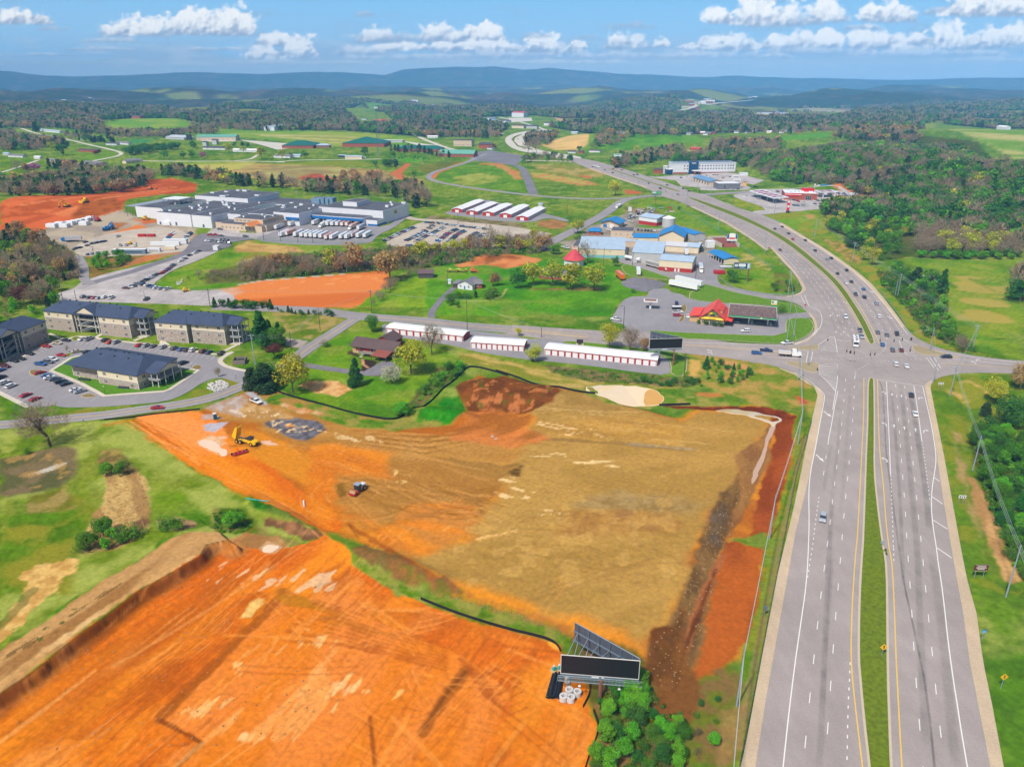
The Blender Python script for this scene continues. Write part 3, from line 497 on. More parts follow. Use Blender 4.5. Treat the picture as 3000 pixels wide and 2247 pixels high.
 paint('P 380,300 520,200 540,300 440,480 360,640 350,600 400,450',(160,116,66),(140,96,56),4,.8,1.2,ang='P 520,250 370,600',ar=4);line('P 330,720 240,900 180,1080 100,1280 40,1400',(172,104,62),1.8,.9,.5);line('P 300,780 200,1030 120,1250 90,1400',(110,58,34),.8,.8,.4);line('P 240,960 140,1170 60,1330',(104,58,36),.8,.8,.4)
 paint('P 0,1080 100,1060 150,1200 60,1420 0,1420',(150,84,48),(116,66,38),3,.8,1.5,ang='P 80,1100 20,1400');paint('P 380,650 520,615 510,690 440,670',(96,150,40),None,3,.5,.8)
 paint('P 530,1150 660,130 700,130 640,500 570,800 500,1150 440,1480 405,1657 330,1657 380,1400 420,1180 500,880 540,640 610,420 650,220',(104,160,38),(140,164,60),4,.5,1);paint('P 60,1440 200,1300 350,1200 430,1250 420,1500 360,1657 0,1657',(116,140,54),(130,104,62),3,1,2)
 line('P 690,200 640,420 560,760 480,1130 400,1560',(150,130,90),1.4,.7,.6);paint('P 340,1400 420,1380 400,1560 350,1657 300,1657',(160,128,80),None,3,.8,1.5,a=.7)
 # strip between the two earthworks
 paint('N 250,0 400,10 560,130 700,190 900,220 1200,300 1480,380 1560,440 1560,520 1480,470 1200,390 900,300 690,215 560,170 400,80',(100,150,40),(140,140,64),3,.5,1);paint('M 270,1040 340,1020 450,1060 540,1110 650,1170 800,1260 N 800,110 900,190 850,200 700,150 560,110 470,60 400,20 M 400,1150 300,1090',(136,88,56),(112,82,50),2.5,.6,1.2,a=.85)
 paint('N 540,60 650,70 720,130 900,180 1250,290 1550,390 1550,420 1200,320 800,200 600,130',(150,96,54),(110,140,44),2,.6,1.2,a=.5);paint('N 1400,450 1470,470 1495,520 1450,500',(240,170,60),None,2,.3,.4)
 paint('N 1560,430 1700,440 1980,560 2050,700 2050,900 2212,1000 2212,1300 1640,1300 1720,950 1650,830 1680,700 1560,560',(134,104,62),(96,112,50),3,.8,1.5);paint('N 1960,560 2150,420 2212,300 2300,800 2200,950 2050,900 2050,680',(138,84,48),(112,68,38),3,1,2,ang='N 2180,400 2050,900',ar=4)
 # far right verge, brush floor
 paint('J 1260,270 1330,240 1800,220 1894,260 1894,500 1600,520 1500,600 1600,900 1700,1100 1894,1400 1894,1800 1520,1657 1460,1400 1400,1100 1350,800 1295,550 1250,330',(104,154,42),(140,162,62),6,.5,1)
 paint('J 1330,330 1500,260 1640,340 1620,400 1480,430',(196,166,100),(150,170,70),4,1,2);paint('J 1400,620 1470,640 1500,900 1600,1200 1720,1450 1800,1657 1680,1657 1600,1400 1500,1150 1440,900',(170,146,96),(112,150,50),4,1,1.5,ang='J 1430,650 1700,1600',ar=4)
 paint('J 1510,940 1560,950 1650,1080 1740,1300 1800,1500 1894,1657 1760,1657 1650,1400 1560,1150',(206,164,112),(176,136,90),3,.8,1.5,ang='J 1530,950 1780,1500',ar=3);paint('J 1560,560 1700,620 1894,700 1894,1657 1800,1500 1700,1250 1600,1000 1540,780',(76,104,34),(98,116,44),3,1,2)
 # right pasture
 paint('E 1030,800 1300,780 1700,800 1912,760 1912,1540 1600,1480 1450,1350 1300,1200 1300,1000 1150,860',(106,166,48),(136,176,62),16,2,3);wisp('E 1300,900 1912,880 1912,1300 1350,1250',(206,166,104),.46,16,ang='E 1350,950 1900,1000',ar=2.2,a=.5,edge=12,seed=25,w=.1);line('E 1650,1380 1912,1390',(50,90,30),1.2,.8,.6);line('E 1500,930 1700,1030 1912,1080',(80,130,40),1.5,.5,.6)
 paint('E 0,480 150,440 420,420 400,480 500,620 700,760 850,900 1000,1100 1150,1300 1400,1440 1700,1520 1300,1450 1100,1380 1000,1240 900,1090 750,920 600,800 400,680 200,570',(112,168,46),(160,170,84),6,1,2);paint('E 420,640 520,650 700,780 680,830 600,800',(190,150,100),(130,150,66),4,1,2);wisp('E 780,850 950,900 1000,990 850,930',(206,120,72),.45,4,a=.8,edge=1)
 paint('E 380,430 700,390 1000,380 1500,480 1912,560 1912,760 1400,800 1050,770 900,800 700,760',(96,96,54),(74,106,40),10,2,4);paint('V 0,1080 700,1000 1300,930 1900,980 2050,1106 2212,1106 E 1912,550 1200,430 600,330 500,250 0,120',(88,100,52),(70,108,40),14,3,5)
 paint('E 480,245 850,345 860,360 640,330 480,262',(206,130,84),None,5,2,2);paint('E 640,315 790,340 700,360 600,345',(110,170,56));paint('b 0,290 150,310 530,450 330,480 0,400',(128,178,50),(160,180,70),8,1.5,2);paint('b 420,540 700,490 1300,465 1330,520 1200,600 1280,740 830,737',(116,180,44),(150,170,70),8,1.5,3)
 paint('b 1000,540 1150,530 1180,580 1080,610',(190,150,100),None,5,1.5,3,a=.8)
 # medians and verges along the highway
 paint('D 560,160 750,95 900,100 1100,180 1400,330 1700,540 1900,680 2060,850 2050,900 1950,920 1700,900 1500,850 1330,760 1420,640 1200,380 900,300 830,200',(100,168,40),(136,176,58),12,1,2);paint('D 1560,560 1700,610 1800,700 1780,720 1560,640 1480,650',(190,168,110),(130,170,60),5,1.5,2);paint('D 1820,720 1950,740 2040,850 2040,890 1820,900',(120,110,60),(100,150,44),4,1,2)
 gm=sst(C[:,1]/np.maximum(C[:,0],1e-4),1.15,1.5)*(1-sst(d,1200,2200));n4=fbm(X,Y,14,5,4);n6=fbm(X,Y,1.4,3,16)
 mix(gm*sst(n4,.52,.72)*.28,(168,156,84));mix(gm*sst(1-n4,.52,.7)*.4,(64,118,20));C*=(1+gm*(n6-.5)*.6)[:,None]
 i=np.nonzero((d<420))[0];g=fbm(X[i],Y[i],.8,3,31);C[i]*=(.84+.32*g)[:,None]
 # ruts, tufts and small relief
 near=1-sst(d,300,700);rg=C[:,0]/np.maximum(C[:,1],1e-4)
 dirt=sst(rg,1.5,2.2);flat=np.ones(N)
 Z+=near*((fbm(X,Y,1.6,2,34)-.5)*.22+(fbm(X*.5+Y*.3,Y*1.3-X,2.4,2,35)-.5)*.18*dirt)-.12
 Z+=(1-near)*(-.14)
 r=np.arange(nr-1)[:,None]*nc+np.arange(nc-1)[None,:];F=np.stack([r,r+1,r+nc+1,r+nc],-1).reshape(-1,4)
 me=npmesh('ground',np.stack([X,Y,Z],1),F,mat_attr('earth_and_grass',1,.2,.9,.5,spec=0),C,smooth=True)
 tag(link('ground',me),None,kind='structure')
build_ground()
# pavement
def asph(name,c,rough=.9,big=.09,fine=.08):
 if name in MATS:return MATS[name]
 m,t,b=nm(name);c=alb(*c);g=t.nodes.new('ShaderNodeNewGeometry');b.inputs['Roughness'].default_value=rough;prev=None
 for sc,amp,sy in((.035,big,1),(.5,big*.6,.25),(2.2,fine,1),(.12,big*.7,1)):
  mp=t.nodes.new('ShaderNodeMapping');mp.inputs['Scale'].default_value=(1,sy,1);mp.inputs['Rotation'].default_value=(0,0,.42)
  n=t.nodes.new('ShaderNodeTexNoise');n.inputs['Scale'].default_value=sc;n.inputs['Detail'].default_value=5;t.links.new(g.outputs['Position'],mp.inputs[0]);t.links.new(mp.outputs[0],n.inputs['Vector'])
  mr=t.nodes.new('ShaderNodeMapRange');mr.inputs[1].default_value=.3;mr.inputs[2].default_value=.7;mr.inputs[3].default_value=1-amp;mr.inputs[4].default_value=1+amp;t.links.new(n.outputs['Fac'],mr.inputs[0])
  if prev is None:prev=mr.outputs[0]
  else:
   ml=t.nodes.new('ShaderNodeMath');ml.operation='MULTIPLY';t.links.new(prev,ml.inputs[0]);t.links.new(mr.outputs[0],ml.inputs[1]);prev=ml.outputs[0]
 vm=t.nodes.new('ShaderNodeVectorMath');vm.operation='SCALE';vm.inputs[0].default_value=c;t.links.new(prev,vm.inputs['Scale']);t.links.new(vm.outputs[0],b.inputs['Base Color'])
 MATS[name]=m;return m
A_HW=asph('worn_highway_asphalt',(162,151,147));A_RD=asph('road_asphalt',(150,144,146));A_LOT=asph('lot_asphalt',(146,142,146));A_DK=asph('fresh_black_asphalt',(86,84,92),big=.25)
A_GR=asph('gravel_hardstanding',(178,170,168),big=.2,fine=.16);A_CO=asph('concrete_paving',(206,196,180),big=.08,fine=.08);A_SL=asph('tan_concrete_shoulder',(198,176,148),big=.08,fine=.1);A_TN=asph('pale_gravel',(190,176,160),big=.12,fine=.14)
A_IS=asph('stamped_island_paving',(166,150,116),big=.12);A_SC=asph('drive_asphalt',(124,120,126),big=.15)
WHT=mat('road_paint_white',(236,234,230),.6,noise=.08,nsc=3);YEL=mat('road_paint_yellow',(238,196,84),.6,noise=.08,nsc=3)
GRS=mat('kerbed_grass',(108,126,4),.95,noise=.5,nsc=1.1);KRB=mat('kerb_concrete',(200,184,160),.85,noise=.1)
def smooth(p,it=2,closed=True):
 p=np.asarray(p,float)
 for k in range(it):
  if closed:q=np.roll(p,-1,0);p=np.stack([p*.75+q*.25,p*.25+q*.75],1).reshape(-1,2)
  else:a,b=p[:-1],p[1:];m=np.stack([a*.75+b*.25,a*.25+b*.75],1).reshape(-1,2);p=np.vstack([p[:1],m,p[-1:]])
 return p
def dens(p,step=2.0):
 out=[p[0]]
 for a,b in zip(p[:-1],p[1:]):
  n=max(1,int(np.hypot(*(b-a))/step));out+=[a+(b-a)*k/n for k in range(1,n+1)]
 return np.array(out)
def normals(p):
 t=np.gradient(p,axis=0);t/=np.maximum(np.hypot(t[:,0],t[:,1])[:,None],1e-6);return np.stack([-t[:,1],t[:,0]],1)
def ribbon_poly(s,wd,it=2):
 c=smooth(plane(px(s)),it,False);n=normals(c);return np.vstack([c+n*wd/2,(c-n*wd/2)[::-1]])
def PG(s,it=1):return smooth(plane(px(s)),it)if it else plane(px(s))
def pave(name,polys,m,z):
 vs=[];fs=[]
 for p in polys:fs.append(list(range(len(vs),len(vs)+len(p))));vs+=[Vector((a,b))for a,b in p]
 r=delaunay_2d_cdt(vs,[],fs,1,1e-4);V=r[0];b=MB();top=max(z,.0)
 zz=[float(t)for t in np.maximum(hgt(np.array([q.x for q in V]),np.array([q.y for q in V])),0)+z]
 b.v=[(q.x,q.y,h)for q,h in zip(V,zz)];i=b.m(m);b.f=[list(f)for f in r[2]];b.mi=[i]*len(b.f)
 # the edge goes down into the soil
 from collections import Counter
 ec={}
 for f in b.f:
  for k in range(len(f)):e=(f[k],f[(k+1)%len(f)]);ec[tuple(sorted(e))]=None if tuple(sorted(e))in ec else e
 o=len(b.v);b.v+=[(x,y,h-.35)for x,y,h in b.v]
 for e in ec.values():
  if e:b.f.append([e[1],e[0],e[0]+o,e[1]+o]);b.mi.append(i)
 return tag(b.build(name),None,kind='structure')
HWO='P 370,1780 408,1657 445,1480 505,1150 572,800 645,500 715,150 J 450,430 465,370 440,310 390,270 300,215 200,180 100,155 0,140 D 1700,1520 1500,1480 1300,1455 1040,1430 I 1350,478 1000,445 700,415 500,390 300,365 0,335 H 2212,640 2212,555 I 300,285 600,305 900,325 1200,340 1400,342 1500,368 1700,395 2000,410 D 1300,1320 1480,1342 1750,1352 1900,1358 2020,1332 2120,1282 2180,1212 E 345,1330 348,1280 330,1235 300,1195 230,1125 130,1095 60,1090 60,1062 130,1066 200,1055 245,1035 258,1005 235,960 180,880 100,790 20,700 D 1750,540 1600,430 1500,365 1400,305 1200,205 1000,115 880,82 C 2000,355 1900,300 1700,235 1560,180 1400,130 1300,90 1220,50 1236,30 1450,62 1600,105 1750,148 a 0,495 300,590 640,700 800,785 920,800 1150,860 1300,930 1500,1010 1700,1090 b 230,490 400,540 560,600 700,660 E 100,515 250,605 400,695 520,775 650,868 780,978 870,1088 950,1190 1020,1290 1090,1365 1160,1405 1280,1455 1450,1495 1700,1533 1912,1550 2050,1560 J 2050,232 1894,225 1780,220 1500,215 1340,238 1262,272 1245,310 1250,350 1290,550 1340,800 1395,1100 1450,1400 1500,1657 Q 1180,500 1230,870 1300,1200 1385,1657 1410,1800'
pave('highway',[smooth(plane(px(HWO)),1)],A_HW,.05)
rb=ribbon_poly
pave('road',[rb('H 2300,602 1800,565 1500,525 1200,505 1000,490 780,462 600,438 300,426 -200,412',11.5),rb('G -60,1235 300,1203 600,1172 850,1150 1150,1105 1500,1058 1750,1000 1900,940 2040,890 H 100,1010 250,930 420,850 520,780 620,710 760,625 860,560 930,515 980,495',7.6),rb('C 2120,372 2000,362 1850,372 1700,400 1600,480 1480,560 1370,610 1250,680 1100,750 1050,790 1000,840',11),rb('D 440,590 560,650 700,690 850,740 1000,775 1200,815 1400,870 1600,915 1800,945 2000,965 2080,985',9),rb('A 800,1135 720,1090 730,1000 700,930 670,880',6),rb('C 520,0 430,35 350,80 100,150 30,185 15,212 60,240 300,285 700,338 900,360 1100,380 1400,395 1640,388 1720,385',8),rb('a 780,795 1000,830 1500,795 1900,775',12)],A_RD,.042)
pave('asphalt_drive',[rb('C 740,95 830,125 870,220 925,352',11),rb('A 740,1135 900,1085 1100,1035 1300,965 1500,905 1640,845 1685,770 1720,720 1780,690',8),PG('A 1700,705 1800,700 2212,735 B 360,748 230,765 A 2000,800 1900,835 1850,850 1660,850 1690,780',0),rb('H 1560,500 1560,450 1600,400 1680,310 1745,255',4),rb('H 440,860 600,895 800,922 1000,950 1130,958 1210,915 1230,860',4.5),PG('H 1000,940 1100,890 1160,850 1250,860 1240,900 1170,970 1020,968'),PG('D 540,790 640,770 910,820 850,870 740,880 720,910 480,840'),PG('U 860,990 960,975 1180,1010 1180,1030 1130,1075 960,1050 830,1040',0)],A_SC,.034)
pave('parking_lot',[PG('G -60,770 60,718 180,640 330,590 410,548 480,535 560,545 640,530 760,520 870,545 1000,560 1130,580 1340,600 1560,640 1780,680 1770,700 1790,735 1850,765 2015,800 2030,880 1985,905 1880,870 1780,842 1650,878 1500,980 1350,1040 1000,1070 700,1087 490,1087 430,1062 400,1080 230,1090 90,1010 -60,940'),PG('D 430,1110 500,990 560,948 640,938 730,940 740,880 900,868 930,905 1030,920 1060,950 1200,990 1850,1025 1860,1085 2010,1090 2130,1075 2180,1060 2200,1120 2120,1125 1940,1130 1920,1150 1925,1280 1500,1270 1000,1250 800,1232 740,1240 745,1275 800,1300 540,1260 545,1200 500,1170 410,1160'),PG('H 1150,570 1190,545 1850,600 2212,640 I 400,398 550,395 700,410 690,440 1000,470 1450,520 1540,560 1562,620 1550,690 1300,665 900,610 560,575 380,560 0,500 H 2212,820 1900,770 1770,730 1500,690 1180,640'),PG('C 140,520 210,490 510,395 600,420 1020,520 1240,575 1210,592 1050,550 900,600 600,580 330,545'),PG('D 1080,620 1240,560 1400,680 1380,720 1320,760 1350,830 1420,880 1250,845 1050,780 900,745 960,720 1160,700'),PG('B 380,745 600,680 650,650 800,600 1400,620 1560,640 1700,545 1720,520 1760,545 1640,640 1500,700 1420,790 800,790')],A_LOT,.026)
pave('gravel_lot',[PG('A 490,1210 640,1165 700,1110 900,1040 1300,950 1500,890 1640,835 1700,820 1860,825 1900,840 1700,930 1500,1000 1340,1110 1330,1140 1500,1180 1800,1185 1900,1175 2050,1240 1990,1300 1830,1318 1500,1300 1100,1290 700,1275 470,1262'),PG('b 300,178 560,180 1150,158 1480,163 1700,230 2020,380 1850,415 1330,460 830,495 700,508 420,535 350,545 200,500 540,460 0,290 0,240 210,225'),PG('a 0,480 120,500 500,470 650,480 800,450 1300,430 1650,460 2150,560 1950,640 1700,600 1900,700 1850,740 1200,750 960,740 950,690 600,660 500,560 90,510',0),PG('A 1780,700 1830,650 1900,635 2212,650 B 240,680 500,690 640,620 620,690 640,745 380,740 0,700')],A_GR,.018)
pave('staff_parking',[PG('B 1530,780 1680,690 1820,610 1900,592 2212,590 C 300,612 600,640 900,670 1040,700 1130,760 1080,830 1000,810 600,800 300,815 50,830 B 2212,825 1700,810'),rb('B 1715,545 1850,575 2212,585 C 200,590 500,615 800,650 1050,700',9),PG('A 1640,840 1640,700 1500,640 1250,640 800,720 640,800 660,870 760,890 1250,880 1560,850',1)],A_TN,.010)
pave('far_roads',[rb('C 1228,42 U 1480,1020 1350,997 1230,980 1150,950 1112,905 1150,872 1240,852 1340,842',40),rb('U 360,800 420,840 520,900 620,940 700,970 860,985',10),rb('T 140,838 250,870 400,895 560,935 700,965 795,990 770,1012 650,1035 460,1072',7),rb('c -50,1130 250,1040 560,930',5),rb('c 320,1160 500,1125',5),rb('d 300,583 800,590 1500,585 2212,596 e 0,462 250,440 700,437 1080,430',6),rb('d 1500,580 1700,565 1800,500',6),rb('U 1180,1040 1500,1045 1700,1080',8),rb('U 1020,760 1200,800 1400,870',10),rb('V 1000,790 1080,815',10),PG('U 1080,765 1230,765 1240,785 1100,795',0),PG('U 130,795 360,795 370,810 140,808',0),PG('e 1280,250 1560,290 1750,310 1560,330',0),PG('d 1560,310 2212,360 2212,420 2050,440 1850,380',0),PG('d 1000,300 1500,310 1500,330 1100,335',0),rb('V -40,720 60,700 220,670 400,655 560,640 900,650',26)],asph('far_concrete',(206,198,186)),.03)
pave('walkway',[rb(s,w_)for s,w_ in(('G 128,708 300,615 480,545',1.6),('G 400,490 530,545 610,510 740,520',1.6),('G 740,520 900,545 1130,568 1340,592 1560,628 1770,665 1885,640',1.8),('G 1885,640 1770,700 1805,745 1870,768 2015,797',2.2),('G 1780,650 1990,545',1.8),('G 1090,548 1290,462',2),('G 1360,848 1470,862',1.6),('G 1370,815 1450,770',1.6),('G 1380,752 1500,765 1610,795',1.6),('G -20,960 230,1085',2),('G 780,520 830,490',2),('G 430,790 550,762',1.4))]+[PG('G -30,610 20,590 160,650 30,720',0),PG('G 1300,530 1380,580 1350,590 1290,575',0)],A_CO,.036)
pave('concrete_shoulder',[plane(px('P 370,1780 408,1657 445,1480 505,1150 572,800 645,500 715,150 J 450,430 462,372 440,318 390,275 300,220 200,185 200,190 300,228 385,290 480,330 505,385 480,560 P 740,250 650,620 600,900 520,1350 472,1657 440,1780')),plane(px('Q 1410,1800 1385,1657 1300,1200 1230,870 1180,500 J 1500,1657 1450,1400 1395,1100 1340,800 1290,550 1250,350 1245,310 1262,275 1240,275 1205,300 1240,500 1280,720 1330,1070 1385,1400 1430,1657 Q 1080,500 1130,870 1200,1220 1285,1657 1320,1800')),plane(px('E 1020,1292 950,1192 870,1090 780,980 650,870 520,778 400,698 250,608 100,518 80,528 240,625 390,712 505,792 630,885 755,995 850,1110 930,1210 1000,1300')),plane(px('E 20,705 100,795 180,885 235,965 258,1005 245,1035 200,1055 130,1066 150,1072 240,1052 285,1015 262,960 205,885 115,785 30,700')),plane(px('E 345,1330 348,1280 330,1235 300,1195 315,1190 350,1232 368,1280 362,1340 300,1400 200,1430 190,1420 300,1385')),plane(px('C 1900,300 1700,235 1400,130 1420,128 1700,226 1910,291')),plane(px('D 1750,540 1600,430 1400,305 1100,165 1120,162 1420,298 1625,430 1770,538'))],A_SL,.058)
def isl(name,s,top,z=.17,kw=.4,it=1,krb=None,base=.02):
 p=smooth(plane(px(s)),it);p=dens(np.vstack([p,p[:1]]),6)[:-1]
 a=.5*np.sum(p[:,0]*np.roll(p[:,1],-1)-np.roll(p[:,0],-1)*p[:,1])
 if a<0:p=p[::-1]
 t=np.roll(p,-1,0)-np.roll(p,1,0);t/=np.hypot(t[:,0],t[:,1])[:,None];nn=np.stack([-t[:,1],t[:,0]],1);q=p+nn*kw;n=len(p)
 b=MB();b.add([(x,y,base)for x,y in p]+[(x,y,z)for x,y in p],[(i,(i+1)%n,(i+1)%n+n,i+n)for i in range(n)],krb or KRB)
 b.add([(x,y,z)for x,y in p]+[(x,y,z)for x,y in q],[(i,(i+1)%n,(i+1)%n+n,i+n)for i in range(n)],krb or KRB)
 r=delaunay_2d_cdt([Vector(v)for v in q],[],[list(range(n))],1,1e-4);b.add([(v.x,v.y,z+.01)for v in r[0]],[list(f)for f in r[2]],top)
 return tag(b.build(name),None,kind='structure')
isl('median','J 812,262 830,252 850,256 858,275 862,600 860,900 880,1100 905,1300 935,1500 Q 490,0 515,190 520,600 525,1000 540,1400 550,1657 565,1790 380,1790 365,1657 325,1300 298,1000 285,830 290,500 300,250 318,0 J 770,1400 782,1100 795,750 805,550 806,350',GRS,kw=.5)
isl('median','E 760,1424 745,1400 700,1300 640,1190 570,1080 500,985 420,900 300,800 150,680 0,587 D 1750,375 1600,303 1430,232 1250,162 1070,86 1085,78 1300,150 1500,224 1650,290 1765,350 E 120,620 260,720 400,840 500,930 580,1020 640,1110 700,1200 750,1290 790,1380 797,1412 785,1424',GRS)
isl('median','C 1560,132 1700,180 1900,243 2060,300 2180,335 2195,328 2080,294 1900,234 1700,171 1565,126',GRS)
isl('median','U 1100,905 1120,885 1175,868 1170,874 1128,895 1120,915 1150,945 1240,968 1235,973 1140,952',GRS,it=0)
for s in('E 120,1455 250,1440 378,1425 385,1468 250,1472','E 90,1550 300,1560 385,1565 375,1620 350,1645 250,1610','E 1065,1415 1300,1490 1470,1530 1320,1515 1100,1500'):isl('traffic_island',s,A_IS,kw=.3,it=1)
isl('lawn_island','G 560,688 620,672 900,640 1340,735 1380,750 1620,785 1600,805 1390,945 1330,965 1150,978 830,1002 640,900 395,795',mat('mown_lawn',(86,136,8),.95,noise=.35,nsc=.6),kw=1.7,it=0,krb=A_CO)
MUL=mat('planting_bed',(140,120,70),.95,noise=.5,nsc=1.5)
for s in('G 232,800 260,782 400,790 300,835 250,830','G 640,1003 720,972 800,1000 700,1012','G 500,665 560,650 600,640 560,685','G 1540,768 1600,742 1645,757 1600,790','D 1030,1010 1065,1015 1070,1060 1040,1085 1010,1060','D 1030,1090 1052,1095 1045,1150 1015,1160 990,1158 1010,1130','G 575,530 610,515 650,520 640,545 590,552'):isl('planted_island',s,MUL if 'G 5' not in s[:3]else GRS,kw=.25,z=.16)
for s in('D 1052,945 1200,830 1300,850 1480,905 1700,945 1850,985 2000,1010 2090,1060 2125,1078 2010,1087 1860,1083 1850,1020 1440,1000 1200,985','D 1920,1150 1960,1128 2120,1124 2155,1160 2170,1210 2120,1275 2020,1325 1900,1350 1750,1345 1500,1325 1300,1315 1000,1305 800,1280 735,1245 750,1230 1000,1250 1500,1270 1925,1282','I 690,430 720,408 1050,440 1360,475 1700,510 1690,700 1560,690 1565,600 1530,545 1450,518 1000,468','D 510,670 560,660 750,720 960,790 900,800 640,765 560,760 500,700'):
 isl('verge',s,mat('verge_grass',(100,140,8),.95,noise=.4,nsc=.5),kw=.3,z=.1)
 # painted lines
class Lines:
 def __init__(s):s.w=MB();s.y=MB();s.d=MB()
L_=Lines()
def stripe(s,wd=.15,dash=None,m=WHT,z=.066,it=2,off=0,b=None,end=None):
 p=plane(px(s))if isinstance(s,str)else s;p=dens(smooth(p,it,False),1.0 if dash else 4.0);n=normals(p);p=p+n*off
 b=b or(L_.y if m is YEL else L_.w);seg=np.hypot(*(p[1:]-p[:-1]).T);cum=np.concatenate([[0],np.cumsum(seg)]);runs=[]
 if dash:
  on,gap=dash;t=0
  while t<cum[-1]:runs.append((t,min(t+on,cum[-1])));t+=on+gap
 else:runs=[(0,cum[-1])]
 for a,c in runs:
  k=np.nonzero((cum>a)&(cum<c))[0];tt=np.concatenate([[a],cum[k],[c]])if not dash else np.array([a,c])
  x=np.interp(tt,cum,p[:,0]);y=np.interp(tt,cum,p[:,1]);nx=np.interp(tt,cum,n[:,0]);ny=np.interp(tt,cum,n[:,1]);m_=len(tt)
  vs=[(x[i]+nx[i]*wd/2,y[i]+ny[i]*wd/2,z)for i in range(m_)]+[(x[i]-nx[i]*wd/2,y[i]-ny[i]*wd/2,z)for i in range(m_)]
  b.add(vs,[(i,i+m_,i+1+m_,i+1)for i in range(m_-1)],m)
DS=(3.2,9.0);DT=(.9,1.8)
# south leg, northbound side
for s in('J 1003,300 1018,450 1035,700 1050,910 1070,1150 Q 660,0 676,210 692,450 705,680 722,950 748,1280 776,1620 790,1760','J 1065,310 1085,460 1110,700 1132,920 1157,1170 Q 770,10 790,230 812,460 838,700 865,980 898,1290 940,1640 955,1760','J 720,240 712,470 690,740 670,960 655,1090 632,1360 Q 160,80 142,310 122,540 103,790 83,1080 63,1380 40,1700','J 658,260 640,470 622,640 600,830 P 816,460 807,540 795,640 782,740 768,850 753,980 736,1130 718,1300 699,1495 685,1640 675,1760'):stripe(s,.17,DS)
stripe('J 538,690 525,775 510,880 492,990',.17,DS)
stripe('J 472,1080 450,1230 430,1400 405,1560 390,1657',.2,DT);stripe('J 970,930 975,1080 982,1250 988,1450 Q 558,0 560,130',.2,DT);stripe('J 1188,690 1205,830 1225,970 1240,1100',.2,DT);stripe('Q 232,870 228,1000 218,1150 212,1400 207,1657 205,1760',.2,DT)
for s in('J 940,280 948,450 955,600 963,780 968,925','J 1130,310 1145,400 1160,500 1185,690','J 603,345 580,450 555,600 540,665 538,690','J 1192,315 1210,400 1232,490 1255,600 1278,740 1285,830 1272,920 1255,1020 1250,1150 1262,1280 Q 878,0 892,120 915,260 940,460 965,700 988,870 1010,1030 1035,1180 1055,1320 1085,1500 1112,1657 1130,1760','J 470,330 508,365 512,395 480,560 445,750 410,920 P 708,450 711,560 707,700 698,850 672,1030 650,1180 620,1420 595,1657 585,1760','J 870,265 1195,312','J 300,215 400,270 470,330','E 375,1430 493,1350 508,1420 517,1487','E 508,1393 615,1403','E 692,1410 735,1414','E 520,1571 520,1657','E 978,1395 1020,1505 1110,1512','E 965,1365 1070,1420 1250,1475 1450,1508 1700,1545 1900,1562','E 335,1480 318,1560','E 300,1480 285,1560','E 1180,1520 1240,1600','E 1205,1520 1275,1620','E 1240,1522 1290,1605','E 0,1475 240,1478','E 1250,1525 1500,1545 1850,1580','E 0,1520 230,1532','D 780,1325 1500,1352 1900,1362 2050,1340 2150,1290 2200,1215','E 200,1430 330,1370 400,1290 405,1220 380,1170 310,1140','E 272,1058 307,1142','E 245,1060 275,1120'):stripe(s,.22)
stripe('J 1270,945 1308,972',.3,it=0);stripe('J 1252,1075 1330,1128',.3,it=0);stripe('J 1265,1240 1362,1302',.3,it=0);stripe('J 1288,1430 1392,1502',.3,it=0)
for s in('J 878,265 885,600 895,800 920,1000 935,1250 960,1450 Q 535,60 550,170 565,500 575,800 585,1000 600,1300 620,1657 628,1760','J 783,255 783,500 765,850 750,1150 735,1400 Q 278,0 262,200 250,400 242,600 238,780 245,950 265,1150 300,1450 325,1657 340,1760','E 835,1420 800,1350 745,1245 690,1150 620,1050 520,930 400,825 280,725 130,612 10,548','E 745,1412 700,1320 640,1210 560,1085 490,995 410,910 300,815 140,690 0,598','E 0,1500 235,1512','E 1300,1565 1500,1578 1900,1608','D 1050,1355 1300,1370 1600,1395 1900,1420 2100,1440','D 1050,1362 1300,1377 1600,1402 1900,1427 2100,1447','H 1120,500 1300,512 1600,545 1900,578 2212,600 I 300,328 600,355 900,385','H 1120,494 1300,506 1600,538 1900,568 2212,590 I 300,312 600,335 900,365'):stripe(s,.24,m=YEL)
for s in('G -60,1235 300,1203 600,1172 850,1150 1150,1105 1500,1058 1750,1000 1900,940 2040,890','H 420,850 520,780 620,710 760,625 860,560 930,515'):stripe(s,.14,m=YEL,off=.15);stripe(s,.14,m=YEL,off=-.15)
for s in('G -60,1235 300,1203 600,1172 850,1150 1150,1105 1500,1058 1750,1000 1900,940 2040,890','H 2300,602 1800,565 1500,525 1200,505 1000,490'):
 for o in(3.3,-3.3)if s[0]=='G' else(5.3,-5.3):stripe(s,.13,off=o)
stripe('C 745,98 833,127 874,222 922,350',.3,m=YEL,it=0)
# north leg lanes follow the kerbs
def between(a,b,f,n=80):
 def rs(s):
  p=smooth(plane(px(s)),2,False);c=np.concatenate([[0],np.cumsum(np.hypot(*(p[1:]-p[:-1]).T))]);t=np.linspace(0,c[-1],n);return np.stack([np.interp(t,c,p[:,0]),np.interp(t,c,p[:,1])],1)
 A,B=rs(a),rs(b);return A*(1-f)+B*f
NL=('E 490,1345 440,1200 350,1060 250,920 150,800 30,700 D 1600,440 1400,315 1200,215 1000,125','E 735,1395 650,1215 570,1090 490,990 410,905 290,800 150,685 0,590 D 1600,308 1430,238 1250,168 1065,92')
NR=('E 815,1400 750,1265 690,1160 600,1035 510,930 400,835 260,715 120,615 0,553 D 1600,262 1400,182 1100,78','E 1060,1350 1000,1270 930,1175 850,1080 760,975 640,868 510,778 400,700 250,612 100,525 0,485 D 1650,215 1400,125 1150,45')
